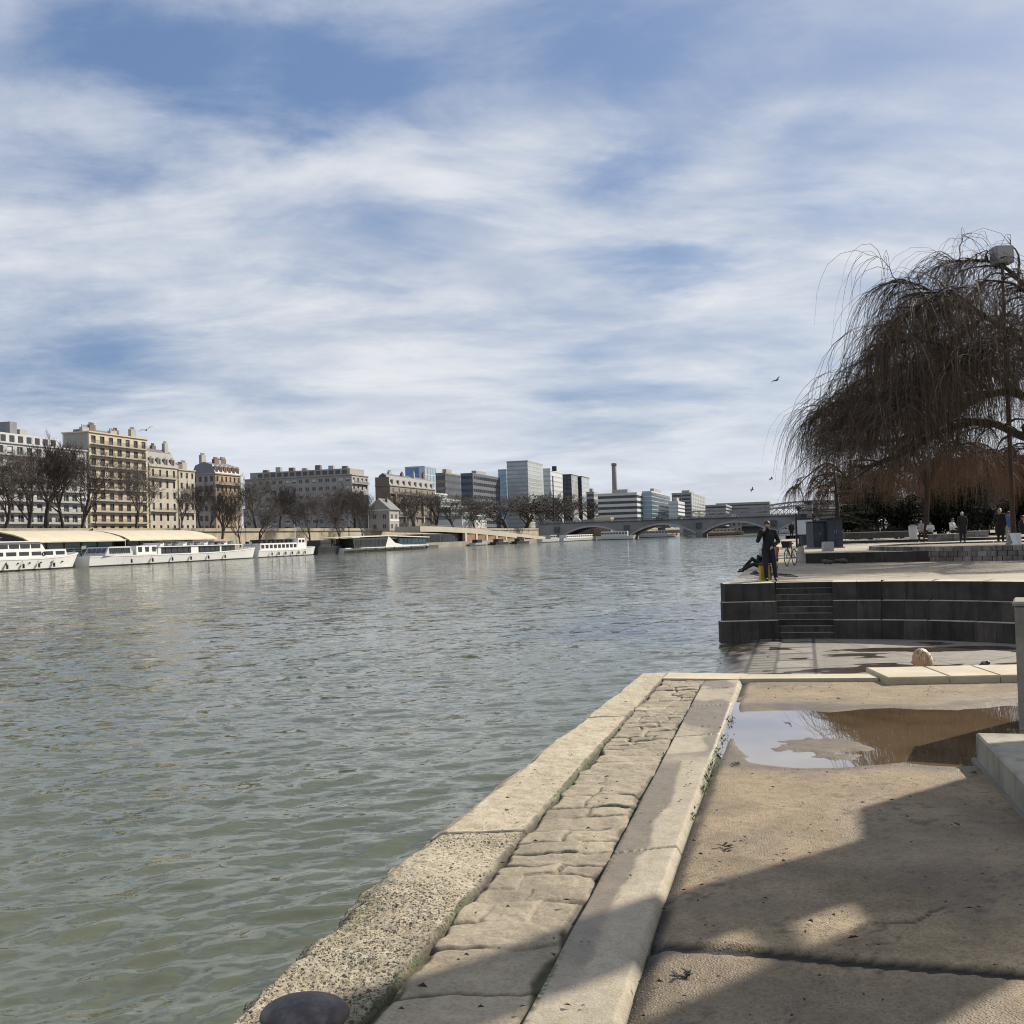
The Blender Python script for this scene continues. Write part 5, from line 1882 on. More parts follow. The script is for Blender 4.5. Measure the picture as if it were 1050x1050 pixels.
def bare_tree_meshes(seed, H=16.0, low=0.3, spread=.62, dense=1.0, tw=.022, leaves=0):
    r_ = random.Random(seed)
    mt, mc = MB(), MB()

    def grow(p, d, ln, rad, lvl):
        pts, q = [p], p
        ns = 3 if lvl < 3 else 2
        for i in range(ns):
            d = (d + Vector((r_.gauss(0, .13), r_.gauss(0, .13), .06 + r_.gauss(0, .06)))).normalized()
            q = q + d * ln / ns
            pts.append(q)
        r1 = rad * (.62 if lvl < 4 else .4)
        mb = mt if lvl == 0 else mc
        mb.tube(pts, [rad + (r1 - rad) * i / ns for i in range(ns + 1)], 7 if lvl == 0 else (5 if lvl < 3 else 3), 0, False)
        if lvl >= 6:
            return
        nb = (5, 4, 4, 3, 3, 3)[lvl] if lvl < 3 else r_.choice((2, 3, 3, 4)) if dense > .9 else r_.choice((2, 2, 3))
        for i in range(nb):
            f = 1.0 if i == 0 else r_.uniform(.35, 1.0)
            k = min(ns - 1, int(f * ns))
            s = pts[k].lerp(pts[k + 1], min(1, f * ns - k))
            a = r_.uniform(0, 6.28)
            o = d.orthogonal().normalized()
            o = Matrix.Rotation(a, 3, d) @ o
            an = spread * r_.uniform(.5, 1.25)
            nd = (d * math.cos(an) + o * math.sin(an) + Vector((0, 0, .10))).normalized()
            grow(s, nd, ln * r_.uniform(.58, .82) * (1.25 if lvl == 0 else 1), max(tw, r1 * (.95 if i == 0 else .7)), lvl + 1)
    grow(Vector((0, 0, -.3)), Vector((0, 0, 1)), H * low, H * .021, 0)
    zt = max(v[2] for v in mc.V)
    k = H / zt
    for mb in (mt, mc):
        mb.V = [(x * k, y * k, z * k) for x, y, z in mb.V]
    if leaves:
        for i in range(leaves):
            v = Vector(mc.V[r_.randrange(len(mc.V) // 3, len(mc.V))])
            u_ = Vector((r_.gauss(0, 1), r_.gauss(0, 1), r_.gauss(0, 1))).normalized()
            w_ = u_.orthogonal().normalized() * .16
            mc.add([v - u_ * .2, v + w_, v + u_ * .2, v - w_], [(0, 1, 2, 3)], 1)
    M_lf = mat("brown_leaf%d" % seed, (0.075, 0.06, 0.04), 0.8, .4, .6)
    return mt.mesh("trunk", M_plane, True), mc.mesh("crown", [M_twig, M_lf], False)


TREES = [bare_tree_meshes(101), bare_tree_meshes(102, spread=.7), bare_tree_meshes(103, low=.24, spread=.55), bare_tree_meshes(104, low=.34, spread=.66),
         bare_tree_meshes(105, low=.2, spread=.75, dense=.8, leaves=2600)]


def bare_tree(x, y, z, h, var, rz, label, group, wide=1.0, name="plane_tree"):
    t = thing(name, label, "tree", (x, y, z), rz, group)
    k = h / 16.0
    t.scale = (k * wide, k * wide, k)
    link("trunk", TREES[var][0], t)
    link("crown", TREES[var][1], t)
    return t
# ------------------------------------------------------------------ left bank: frame of reference along the river
B0 = Vector((-84.4, 180.5))
DV = Vector((.268, .9634)).normalized()
NL = Vector((-DV.y, DV.x))
RZ = math.atan2(DV.y, DV.x)


def bk(s, o, z=0.0):
    p = B0 + DV * s + NL * o
    return Vector((p.x, p.y, z))


def s_at(u, o, v=545):
    """how far along the bank the sight line of column u crosses the line o metres inland"""
    d = ray(u, v)
    d = Vector((d.x, d.y))
    p = B0 + NL * o
    # p + DV*s = d*t
    det = DV.x * (-d.y) - (-d.x) * DV.y
    return ((-p.x) * (-d.y) - (-d.x) * (-p.y)) / det


def ground_pt(u, o):
    return bk(s_at(u, o), o)


def obank(s):
    return float(np.interp(s, [190, 335, 1500], [0, -19, -19]))


def bend_pt(u, off, z=0.0):
    """point on column u that lies OFF metres inland of the (bending) water edge"""
    s = 200.0
    for _ in range(25):
        s = s_at(u, obank(s) + off)
    return bk(s, obank(s) + off, z), s


def z_at(u, v, x, y):
    d = ray(u, v)
    return EYE + d.z * (y / d.y)


M_quayst = mat("bank_quay_stone", (0.30, 0.28, 0.24), 0.9, 0.2, 0.15)
M_emb = mat("embankment_limestone", (0.35, 0.305, 0.225), 0.9, 0.22, 0.25, 0.4, 2, 0.1)
M_street = mat("street_asphalt", (0.13, 0.125, 0.12), 0.9, 0.15, 0.1)
ZS = 5.6
mb = MB()
for (s0, s1) in ((-120, 1400),):
    ss_ = [s0, 190, 225, 260, 300, 335, s1]
    for a_, b_ in zip(ss_[:-1], ss_[1:]):
        mb.add([bk(a_, obank(a_), .35), bk(b_, obank(b_), .35), bk(b_, 29, .35), bk(a_, 29, .35), bk(a_, obank(a_), -4), bk(b_, obank(b_), -4)], [(0, 1, 2, 3), (0, 4, 5, 1)])
struct(mb.build("lower_quay", M_quayst), "low stone quay along the far bank", "quay")
mb = MB()
mb.add([bk(-120, 29.5, ZS), bk(1400, 29.5, ZS), bk(1400, 1500, ZS + 2), bk(-120, 900, ZS + 2)], [(0, 1, 2, 3)])
struct(mb.build("upper_street", M_street), "street level behind the far embankment wall", "street")
ew = thing("embankment_wall", "sunlit beige stone embankment wall along the far quay", "wall")
mb = MB()
mb.extr([bk(-120, 28.6, .2), bk(1400, 28.6, .2), bk(1400, 29.0, ZS), bk(-120, 29.0, ZS)], NL.to_3d() * .6)
mb.build("wall", M_emb, ew)
mb = MB()
mb.extr([bk(-120, 28.5, ZS), bk(1400, 28.5, ZS), bk(1400, 28.5, ZS + .9), bk(-120, 28.5, ZS + .9)], NL.to_3d() * .45)
mb.build("parapet", M_emb, ew)

# ------------------------------------------------------------------ buildings
GLS = NT("window_glass")
GLSm = GLS.fin(GLS.mix(GLS.noise(.7, 3), (0.018, 0.021, 0.025), (0.05, 0.055, 0.062)), 0.12)
M_frame = plain("window_frame_white", (0.55, 0.54, 0.52), 0.6)
M_framed = plain("window_frame_dark", (0.06, 0.06, 0.065), 0.6)
M_zinc = mat("zinc_roof", (0.17, 0.18, 0.205), 0.5, 0.15, .4)
M_slate = mat("slate_roof", (0.085, 0.088, 0.10), 0.6, 0.2, .5)
M_rail = plain("balcony_iron", (0.03, 0.03, 0.032), 0.6)
M_chim = mat("chimney_brick", (0.17, 0.125, 0.10), 0.9, 0.2, 1)
M_slabw = mat("balcony_slab", (0.36, 0.35, 0.33), 0.8, 0.12, .6)
WINM = {}


def window_mesh(wd, h, fr, style):
    key = (round(wd, 2), round(h, 2), fr.name, style)
    if key not in WINM:
        m = MB()
        m.box(-wd / 2, wd / 2, -.02, .02, 0, h, 1)
        f = .07
        m.box(-wd / 2 + .003, -wd / 2 + f, -.06, -.022, .003, h - .003, 0)
        m.box(wd / 2 - f, wd / 2 - .003, -.06, -.022, .003, h - .003, 0)
        m.box(-wd / 2 + f + .001, wd / 2 - f - .001, -.06, -.022, h - f, h - .003, 0)
        m.box(-wd / 2 + f + .001, wd / 2 - f - .001, -.06, -.022, .003, f, 0)
        if style == "double":
            m.box(-.04, .04, -.06, -.022, f + .001, h - f - .001, 0)
        if style == "shutter":
            m.box(-.04, .04, -.06, -.022, f + .001, h - f - .001, 0)
            m.box(-wd / 2 + f + .001, wd / 2 - f - .001, -.05, -.021, h * .55, h - f - .001, 0)
        if style == "blind":
            m.box(-wd / 2 + f + .001, wd / 2 - f - .001, -.045, -.021, h * .25, h - f - .001, 0)
        if style == "low":
            m.box(-wd / 2 + f + .001, wd / 2 - f - .001, -.045, -.021, f + .001, h * .45, 0)
        WINM[key] = m.mesh("window", [fr, GLSm])
    return WINM[key]


def facade(t, mb, side, u0, u1, z0, floors, fh, nx, ww, wh, sill, fr, rec=.32, style="double", rng_=None, n0=0, skip=()):
    """openings framed by real spandrels and piers; windows are children set back in the openings"""
    wd = u1 - u0

    def P(u, out, z):
        return (u, -out, z) if side == "river" else (-out, u, z)

    def bx(a, b_, za, zb):
        if b_ - a < .01 or zb - za < .01:
            return
        if side == "river":
            mb.box(a, b_, 0, rec, za, zb)
        else:
            mb.box(0, rec, a, b_, za, zb)
    pitch = wd / nx
    cur = z0
    for f in range(floors):
        zb = z0 + f * fh + sill
        bx(u0, u1, cur, zb)
        zt = zb + wh
        for i in range(nx + 1):
            a = u0 + (i - 1) * pitch + pitch / 2 + ww / 2 if i else u0
            b_ = u0 + i * pitch + pitch / 2 - ww / 2 if i < nx else u1
            bx(a, b_, zb, zt)
        for i in range(nx):
            if (f, i) in skip:
                continue
            st_ = style if style != "mixed" else (rng_.choice(("double", "double", "shutter", "blind", "double", "low")) if rng_ else "double")
            o = link("window", window_mesh(ww, wh, fr, st_), t)
            o.location = P(u0 + (i + .5) * pitch, -rec + .07, zb)
            o.rotation_euler = (0, 0, 0 if side == "river" else -math.pi / 2)
        cur = zt
    bx(u0, u1, cur, z0 + floors * fh)


brn = random.Random(77)


def building(name, label, uc, ul, ur, vt, o=None, Y=None, zb=ZS, floors=6, nf=6, ne=4, wall=None, roof="flat", roofm=None, fr=None, ww=1.1, wh=1.7, sill=.9,
             balc=(), rec=.32, rooftop=0, style="mixed", mans=3.2, minend=None, cat="building", group=None, cornice=True, end_windows=True, vb=545):
    if o is not None:
        C = ground_pt(uc, o)
        sL = s_at(ur, o) - s_at(uc, o)
    else:
        C = atY(uc, vb, Y)
        o = (Vector((C.x, C.y)) - B0).dot(NL)
        sL = s_at(ur, o) - (Vector((C.x, C.y)) - B0).dot(DV)
    # depth inland so that the near end reaches column ul
    d = ray(ul, 545)
    d = Vector((d.x, d.y))
    c2 = Vector((C.x, C.y))
    det = NL.x * (-d.y) - (-d.x) * NL.y
    W = ((-c2.x) * (-d.y) - (-d.x) * (-c2.y)) / det
    if minend is not None:
        W = max(W, minend)
    H = z_at(uc, vt, C.x, C.y) - zb
    t = thing(name, label, cat, (C.x, C.y, zb), RZ, group)
    L_ = max(sL, 4.0)
    W = max(W, 6.0)
    fh = H / floors
    wh_, sl_ = min(wh, fh * .66), min(sill, fh * .28)
    mb = MB()
    mb.box(rec + .01, L_, rec + .01, W, -.5, H - .02)
    facade(t, mb, "river", 0, L_, 0, floors, fh, nf, min(ww, L_ / nf * .72), wh_, sl_, fr or M_frame, rec, style, brn)
    if end_windows:
        facade(t, mb, "end", rec, W, 0, floors, fh, ne, min(ww, (W - rec) / ne * .72), wh_, sl_, fr or M_frame, rec, style, brn)
    else:
        mb.box(0, rec, rec, W, 0, H)
    o_ = mb.build("wall", wall, t)
    if cornice:
        m2 = MB()
        m2.box(-.35, L_ + .2, -.35, W + .2, H + .002, H + .35)
        m2.build("cornice", M_slabw if wall is None else wall, t)
    for f in balc:
        z = f * fh
        m2 = MB()
        m2.box(.6, L_ - .6, -1.0, -.003, z - .16, z)
        bo_ = m2.build("balcony", M_slabw, t)
        m3 = MB()
        m3.box(.6, L_ - .6, -1.0, -.96, z + .92, z + .98)
        k = int((L_ - 1.2) / .28)
        for i in range(k + 1):
            xx = .62 + (L_ - 1.24) * i / k
            m3.box(xx - .025, xx + .025, -.99, -.965, z + .001, z + .919)
        m3.build("railing", M_rail, bo_)
    top = H + .36
    if roof == "mansard":
        m2 = MB()
        i_ = mans * .42
        vs = [(0, 0, top), (L_, 0, top), (L_, W, top), (0, W, top), (i_ * .0 + .2, i_, top + mans), (L_ - .2, i_, top + mans), (L_ - .2, W - i_, top + mans), (.2, W - i_, top + mans),
              (.3, W * .5, top + mans + 1.1), (L_ - .3, W * .5, top + mans + 1.1)]
        m2.add(vs, [(0, 1, 5, 4), (1, 2, 6, 5), (2, 3, 7, 6), (3, 0, 4, 7), (4, 5, 9, 8), (5, 6, 9), (6, 7, 8, 9), (7, 4, 8)])
        rf = m2.build("roof", roofm or M_zinc, t)
        for i in range(nf):
            xx = L_ * (i + .5) / nf
            m3 = MB()
            m3.box(xx - .75, xx + .75, .15, 2.0, top + .3, top + 2.2)
            m3.extr([(xx - .95, .0, top + 2.2), (xx + .95, .0, top + 2.2), (xx, .0, top + 2.75)], (0, 2.0, 0))
            dm = m3.build("dormer", wall, t)
            m4 = MB()
            m4.box(xx - .5, xx + .5, .09, .147, top + .55, top + 2.0)
            m4.build("pane", GLSm, dm)
        top += mans + .9
    for i in range(rooftop):
        xx = L_ * (i + .5 + brn.uniform(-.2, .2)) / rooftop
        hh_ = brn.uniform(1.2, 2.6)
        yy2 = W * brn.uniform(.3, .7)
        wx_ = brn.uniform(.7, 1.6)
        m2 = MB()
        m2.box(xx - wx_, xx + wx_, yy2 - .5, yy2 + .5, top - 1.0 if roof == "mansard" else top - .01, top + hh_)
        for k in range(4):
            cx = xx - wx_ + .35 + k * (2 * wx_ - .7) / 3
            m2.tube([(cx, yy2, top + hh_ - .01), (cx, yy2, top + hh_ + .7)], .16, 6)
        m2.build("chimney", M_chim if i % 2 else M_slabw, t)
    return t, L_, W, H, fh


W_white = mat("pale_grey_render", (0.50, 0.50, 0.50), 0.85, 0.1, .3)
W_cream = mat("cream_stone", (0.53, 0.455, 0.335), 0.85, 0.12, .4)
W_stone = mat("pale_limestone", (0.46, 0.42, 0.35), 0.85, 0.15, .4)
W_tan = mat("tan_brick", (0.37, 0.275, 0.19), 0.85, 0.15, .4)
W_pinkgrey = mat("grey_render", (0.33, 0.315, 0.29), 0.85, 0.1, .2)
W_dark = mat("sooty_stone", (0.22, 0.195, 0.17), 0.9, 0.2, .4)
W_bare = mat("bare_gable_render", (0.19, 0.155, 0.125), 0.9, 0.15, .3)

tA, LA, WA, HA, fA = building("apartment_building", "long pale grey apartment block with dark balcony bands at the left edge", -60, -90, 90, 447, o=52, floors=8, nf=15, ne=4,
                              wall=W_white, balc=range(1, 8), rooftop=0, ww=1.9, wh=2.0, sill=.35, style="mixed", minend=14)
mb = MB()
mb.box(LA * .30, LA * .86, 3, 12, HA + .36, HA + 3.0)
pn = mb.build("penthouse", W_white, tA)
mb = MB()
for i in range(9):
    x_ = LA * .32 + i * LA * .06
    mb.box(x_, x_ + 1.6, 2.93, 2.99, HA + .9, HA + 2.5)
mb.build("pane", GLSm, pn)
for k, (f, hh_) in enumerate(((.36, 2.4), (.55, 3.2), (.62, 1.6))):
    mb = MB()
    mb.box(LA * f, LA * f + 2.4, 5, 8, HA + 3.002, HA + 3 + hh_)
    mb.build("chimney", M_slabw if k != 1 else M_zinc, tA)
tB, LB, WB, HB, fB = building("apartment_building", "tall sunlit cream apartment block with iron balconies on every floor", 93, 66, 153, 443, o=52, floors=9, nf=7, ne=3,
                              wall=W_cream, balc=range(1, 9), rooftop=5, ww=1.9, wh=1.95, sill=.35, fr=M_framed, style="mixed", end_windows=False)
mb = MB()
mb.box(-.02, -.005, .4, WB - .5, HB * .3, HB + .3)
mb.build("bare_gable", W_pinkgrey, tB)
mb = MB()
mb.box(LB * .2, LB * .7, 5, 9, HB + .36, HB + 1.7)
mb.build("penthouse", M_zinc, tB)
building("apartment_building", "pale stone apartment house with a steep slate mansard roof and dormers", 154.5, 148, 183, 478, o=52, floors=6, nf=4, ne=2, wall=W_stone, roof="mansard", roofm=M_slate,
         balc=(2, 5), rooftop=3, ww=1.1, wh=2.0, sill=.5, mans=4.2, fr=M_framed)
building("apartment_building", "lower grey stone house between the mansard house and the tan block", 184.5, 182, 201, 482, o=53, floors=6, nf=3, ne=2, wall=W_stone, rooftop=3, fr=M_framed, balc=(2,))
tE, LE, WE, HE, fE = building("apartment_building", "grey end and tan brick front apartment block with a zinc attic floor", 222, 198, 248, 486, o=53, floors=6, nf=6, ne=4, wall=W_tan, balc=(5,), rooftop=4, fr=M_framed, roof="mansard", mans=2.8)
mb = MB()
mb.box(-.03, -.005, .3, WE, 0, HE + .3)
gr_ = mb.build("rendered_end", W_pinkgrey, tE)
for f in range(6):
    for i in range(4):
        o = link("window", window_mesh(1.1, 1.7, M_framed, "double"), gr_)
        o.location = (-.05, .3 + (WE - .3) * (i + .5) / 4, f * fE + .9)
        o.rotation_euler = (0, 0, -math.pi / 2)
tF, LF, WF, HF, fF = building("apartment_building", "long grey seven storey block with a sunlit end behind the bare trees", 362, 252, 379, 487, o=58, floors=7, nf=4, ne=16, wall=W_pinkgrey, rooftop=0, ww=1.8, wh=1.7, fr=M_frame, style="mixed", balc=(6,))
mb = MB()
mb.box(1.5, LF - 1, 1.5, WF - 2, HF + .36, HF + 3.2)
pf = mb.build("attic_floor", W_pinkgrey, tF)
for i in range(14):
    mb = MB()
    y_ = 3 + (WF - 8) * i / 14
    mb.box(1.42, 1.49, y_, y_ + 2.2, HF + .9, HF + 2.6)
    mb.build("window", GLSm, pf)
for i in range(7):
    mb = MB()
    y_ = 5 + (WF - 10) * i / 6.5
    mb.box(6, 8, y_, y_ + 2.4, HF + 3.202, HF + 4.6 + .5 * (i % 3))
    mb.build("chimney", M_slabw if i % 2 else M_chim, tF)
tG, LG, WG, HG, fG = building("apartment_building", "dark ornate stone apartment house with steep gabled slate roof", 401, 386, 447, 498, o=45, floors=6, nf=8, ne=2, wall=W_dark, roof="mansard", roofm=M_slate, rooftop=4,
                              balc=(2, 5), mans=4.4, fr=M_framed, style="double", end_windows=False)
mb = MB()
mb.box(-.03, -.005, .3, WG, -.0, HG + 4)
mb.build("bare_gable", W_bare, tG)
for i in range(5):
    x_ = LG * (i + .4) / 5
    mb = MB()
    mb.box(x_, x_ + .9, -.9, -.003, fG * 1.2, HG * .86)
    b_ = mb.build("bay_window", W_stone, tG)
# small house on the quay
hC = ground_pt(400, 22)
hs = thing("small_house", "little grey house with white trimmed gables on the embankment", "house", (hC.x, hC.y, ZS - .2), RZ)
hw = 9.0
hh_ = z_at(400, 522, hC.x, hC.y) - ZS + .2
mb = MB()
mb.box(0, 9.5, 0, hw, 0, hh_)
mb.extr([(0.0, 0, hh_), (0.0, hw, hh_), (0.0, hw / 2, hh_ + 4.0)], (9.5, 0, 0))
mb.build("wall", W_pinkgrey, hs)
mb = MB()
for y0_, y1_, in ((-.5, hw / 2), (hw + .5, hw / 2)):
    z0_ = hh_ - .35
    mb.extr([(-.5, y0_, z0_), (10.0, y0_, z0_), (10.0, y1_, hh_ + 4.1), (-.5, y1_, hh_ + 4.1)], (0, 0, .22))
mb.build("roof", M_slate, hs)
mb = MB()
for y0_ in (-.05, hw - .25):
    mb.box(-.06, -.003, y0_, y0_ + .3, 0, hh_)
mb.box(-.06, -.003, .26, hw - .26, hh_ - .4, hh_ - .1)
mb.bar((-.1, -.3, hh_ - .2), (-.1, hw / 2, hh_ + 3.9), .3)
mb.bar((-.1, hw + .3, hh_ - .2), (-.1, hw / 2, hh_ + 3.9), .3)
mb.box(-.06, 9.5, -.06, -.003, hh_ * .46, hh_ * .52)
mb.build("trim", M_white, hs)
for y_ in (2.2, 6.2):
    for z_ in (.8, hh_ * .56):
        o = link("window", window_mesh(1.5, 1.8, M_frame, "double"), hs)
        o.location = (-.05, y_, z_)
        o.rotation_euler = (0, 0, -math.pi / 2)
for x_ in (2.2, 6.6):
    for z_ in (.8, hh_ * .56):
        o = link("window", window_mesh(1.9, 1.8, M_frame, "double"), hs)
        o.location = (x_, -.04, z_)
for i, y_ in enumerate((2.6, 6.6)):
    mb = MB()
    mb.box(4 + i, 4.8 + i, y_, y_ + .8, hh_ + 1.5, hh_ + 4.7)
    mb.build("chimney", M_chim, hs)


# office towers: floors as bands of glass
def glassm(name, a, b_, rough=.15):
    t_ = NT(name)
    return t_.fin(t_.mix(t_.ramp(t_.noise(.12, 3), .35, .65), a, b_), rough)


def office(name, label, uc, ul, ur, vt, Y, floors, wall_end, glass_end, wall_riv, glass_riv, zb=ZS, band=.5, mull=0, fins=False, cat="office building", rooftop=True, vb=540):
    C = atY(uc, vb, Y)
    o = (Vector((C.x, C.y)) - B0).dot(NL)
    sL = s_at(ur, o) - (Vector((C.x, C.y)) - B0).dot(DV)
    d = ray(ul, 545)
    d = Vector((d.x, d.y))
    c2 = Vector((C.x, C.y))
    det = NL.x * (-d.y) - (-d.x) * NL.y
    W = max(6, ((-c2.x) * (-d.y) - (-d.x) * (-c2.y)) / det)
    L_ = max(6, sL)
    H = z_at(uc, vt, C.x, C.y) - zb
    t = thing(name, label, cat, (C.x, C.y, zb), RZ)
    mb = MB()
    mb.box(.3, L_, .3, W, -1, H - .1)
    mb.build("core", glass_end, t)
    fh = H / floors
    for side, wl_, gl_ in (("end", wall_end, glass_end), ("river", wall_riv, glass_riv)):
        m1, m2 = MB(), MB()
        for f in range(floors + 1):
            za, zb_ = f * fh - (fh * band / 2 if f else 0), f * fh + fh * band / 2
            zb_ = min(zb_, H)
            if side == "end":
                m1.box(0, .29, .30, W, za, zb_)
                if f < floors:
                    m2.box(.12, .28, .31, W, zb_ + .001, (f + 1) * fh - fh * band / 2 - .001)
            else:
                m1.box(0, L_, 0, .29, za, zb_)
                if f < floors:
                    m2.box(.0, L_, .12, .28, zb_ + .001, (f + 1) * fh - fh * band / 2 - .001)
        if mull:
            n_ = mull if side == "river" else max(2, int(mull * W / L_))
            for i in range(n_ + 1):
                if side == "end":
                    y_ = .31 + (W - .62) * i / n_
                    m1.box(-.12, -.003, y_ - .18, y_ + .18, 0, H)
                else:
                    x_ = .2 + (L_ - .4) * i / n_
                    m1.box(x_ - .18, x_ + .18, -.12, -.003, 0, H)
        m1.build("spandrel_bands", wl_, t)
        m2.build("window_bands", gl_, t)
    m1 = MB()
    m1.box(-.1, L_ + .1, -.1, W + .1, H, H + .8)
    m1.build("roof", wall_end, t)
    if rooftop:
        m1 = MB()
        m1.box(L_ * .25, L_ * .6, W * .3, W * .7, H + .8, H + 3.4)
        m1.build("plant_room", W_pinkgrey, t)
    return t, L_, W, H


G_blue = glassm("blue_glass", (0.06, 0.17, 0.38), (0.10, 0.24, 0.50), .12)
G_pale = glassm("pale_blue_glass", (0.24, 0.33, 0.42), (0.32, 0.42, 0.50), .2)
G_tower = glassm("grey_green_glass", (0.29, 0.33, 0.345), (0.36, 0.40, 0.41), .2)
G_dk = glassm("dark_office_glass", (0.025, 0.03, 0.04), (0.05, 0.055, 0.07), .15)
G_teal = glassm("teal_glass", (0.03, 0.07, 0.085), (0.06, 0.11, 0.125), .15)
W_off = mat("white_panel", (0.58, 0.585, 0.58), 0.7, 0.06, .2)
W_offg = mat("grey_panel", (0.34, 0.35, 0.36), 0.7, 0.08, .2)
W_slate = mat("slate_blue_panel", (0.115, 0.125, 0.15), 0.6, 0.1, .2)
W_black = mat("black_panel", (0.035, 0.035, 0.04), 0.5, 0.15, .2)
W_beige = mat("beige_panel", (0.42, 0.41, 0.37), 0.7, 0.06, .2)
W_pblue = mat("pale_blue_panel", (0.33, 0.43, 0.54), 0.5, 0.06, .2)

tI, LI, WI, HI = office("office_tower", "small tower with a bright blue glass front and pale side above the dark apartment house", 437, 417, 449, 479, 640, 9, W_pblue, G_blue, W_off, G_pale, band=.12, mull=4, rooftop=False)
mb = MB()
mb.box(-.4, -.15, .35, WI * .28, 0, HI)
mb.build("pale_panel", W_off, tI)
office("office_building", "dark low office block with a brownish left end right of the blue tower", 458, 449, 474, 486, 600, 8, W_bare, G_dk, W_black, G_dk, band=.4)
office("office_building", "long slate blue office block with small windows left of the tallest tower", 486, 474, 514, 486, 690, 9, W_slate, G_dk, W_slate, G_dk, band=.5, mull=14)
office("office_tower", "narrow pale blue tower against the left side of the tallest tower", 521, 512.5, 524, 482, 800, 14, W_pblue, G_pale, W_pblue, G_pale, band=.3, rooftop=False)
office("office_tower", "tallest glass office tower with a grey green front and beige side", 543, 521.5, 558.5, 473, 760, 17, W_offg, G_tower, W_beige, G_tower, band=.25, rooftop=False)
office("office_tower", "white slab tower with thin horizontal lines behind the tall bank lamp", 566, 559, 578.5, 481, 820, 13, W_off, G_pale, W_off, G_pale, band=.7, rooftop=False)
office("office_tower", "left dark tower with a pale right side beyond the bare trees", 587.5, 578.5, 594, 487, 800, 12, W_black, G_dk, W_beige, G_tower, band=.25, mull=5, rooftop=False)
office("office_tower", "right dark and pale tower next to its dark twin", 598, 594.5, 606, 489, 830, 12, W_black, G_dk, W_beige, G_pale, band=.4, rooftop=False)
office("office_building", "small grey block just left of the tall chimney", 610, 606.5, 614, 505, 800, 7, W_offg, G_dk, W_offg, G_dk)
office("office_building", "wide white office block striped with dark window bands under the chimney", 654, 614, 664, 506, 640, 6, W_off, G_dk, W_off, G_dk, zb=ZS, band=.5)
office("office_building", "office block with a white left end and dark teal glass front", 669, 664, 688.5, 504.5, 660, 8, W_off, G_pale, W_offg, G_teal, band=.2)
office("office_building", "low white stepped office block in front of the grey slab", 696, 688.5, 703, 515, 640, 6, W_off, G_pale, W_off, G_dk, band=.6)
office("office_building", "grey office slab with square windows and a beige right side", 710, 690, 724, 506, 700, 9, W_offg, G_dk, W_beige, G_tower, band=.45, mull=8)
office("office_building", "low distant flat roofed grey building left of the steel viaduct", 745, 724, 775, 518, 900, 6, W_offg, G_dk, W_offg, G_dk, band=.5)
office("office_building", "grey flat topped building behind the steel arch", 790, 735, 812, 515, 980, 6, W_pinkgrey, G_dk, W_offg, G_dk, band=.6)
# terraced white building
for k, (uc, ul, ur, vt, Y) in enumerate(((468, 455, 492, 503, 585), (482, 462, 503, 512, 560))):
    pass
tc_ = thing("terraced_building", "white stepped residential block with green tinted glazing above trees", "building", (atY(474, 540, 560).x, 560, ZS), RZ)
for k, (x0_, x1_, w0, h_) in enumerate(((0, 46, 0, 9.5), (0, 40, 6, 13.5), (0, 34, 12, 17.5), (4, 28, 18, 21), (8, 20, 23, 24.5))):
    mb = MB()
    mb.box(x0_, x1_, w0, 36 - k * .01, 0 if k == 0 else (9.5, 13.5, 17.5, 21)[k - 1] - .0, h_)
    mb.build("storey", W_off, tc_)
    mb = MB()
    mb.box(x0_ + 1, x1_ - 1, w0 - .12, w0 - .003, h_ - 3.0, h_ - 1.0)
    mb.box(x0_ - .12, x0_ - .003, w0 + .5, 35, h_ - 3.0, h_ - 1.0)
    mb.build("glazing", glassm("green_glass%d" % k, (.08, .13, .12), (.13, .18, .17)), tc_)
    mb = MB()
    mb.box(x0_ - .2, x1_ + .2, w0 - .3, w0 - .13, h_ - .1, h_ + .9)
    mb.build("parapet", W_off, tc_)
# tall chimney
cb_ = atY(631, 520, 700)
ct = atY(629, 475, 700)
ch = thing("factory_chimney", "tall slender grey concrete chimney above the white office block", "chimney", (cb_.x, 700, ZS))
mb = MB()
mb.lathe([(1.9, 0), (1.65, (ct.z - ZS) * .96)], n=20)
mb.build("shaft", mat("chimney_concrete", (0.22, 0.215, 0.21), 0.85, .12, .3), ch, True)
mb = MB()
mb.lathe([(1.85, (ct.z - ZS) * .961), (1.85, ct.z - ZS)], n=20)
mb.build("rim", W_dark, ch, True)

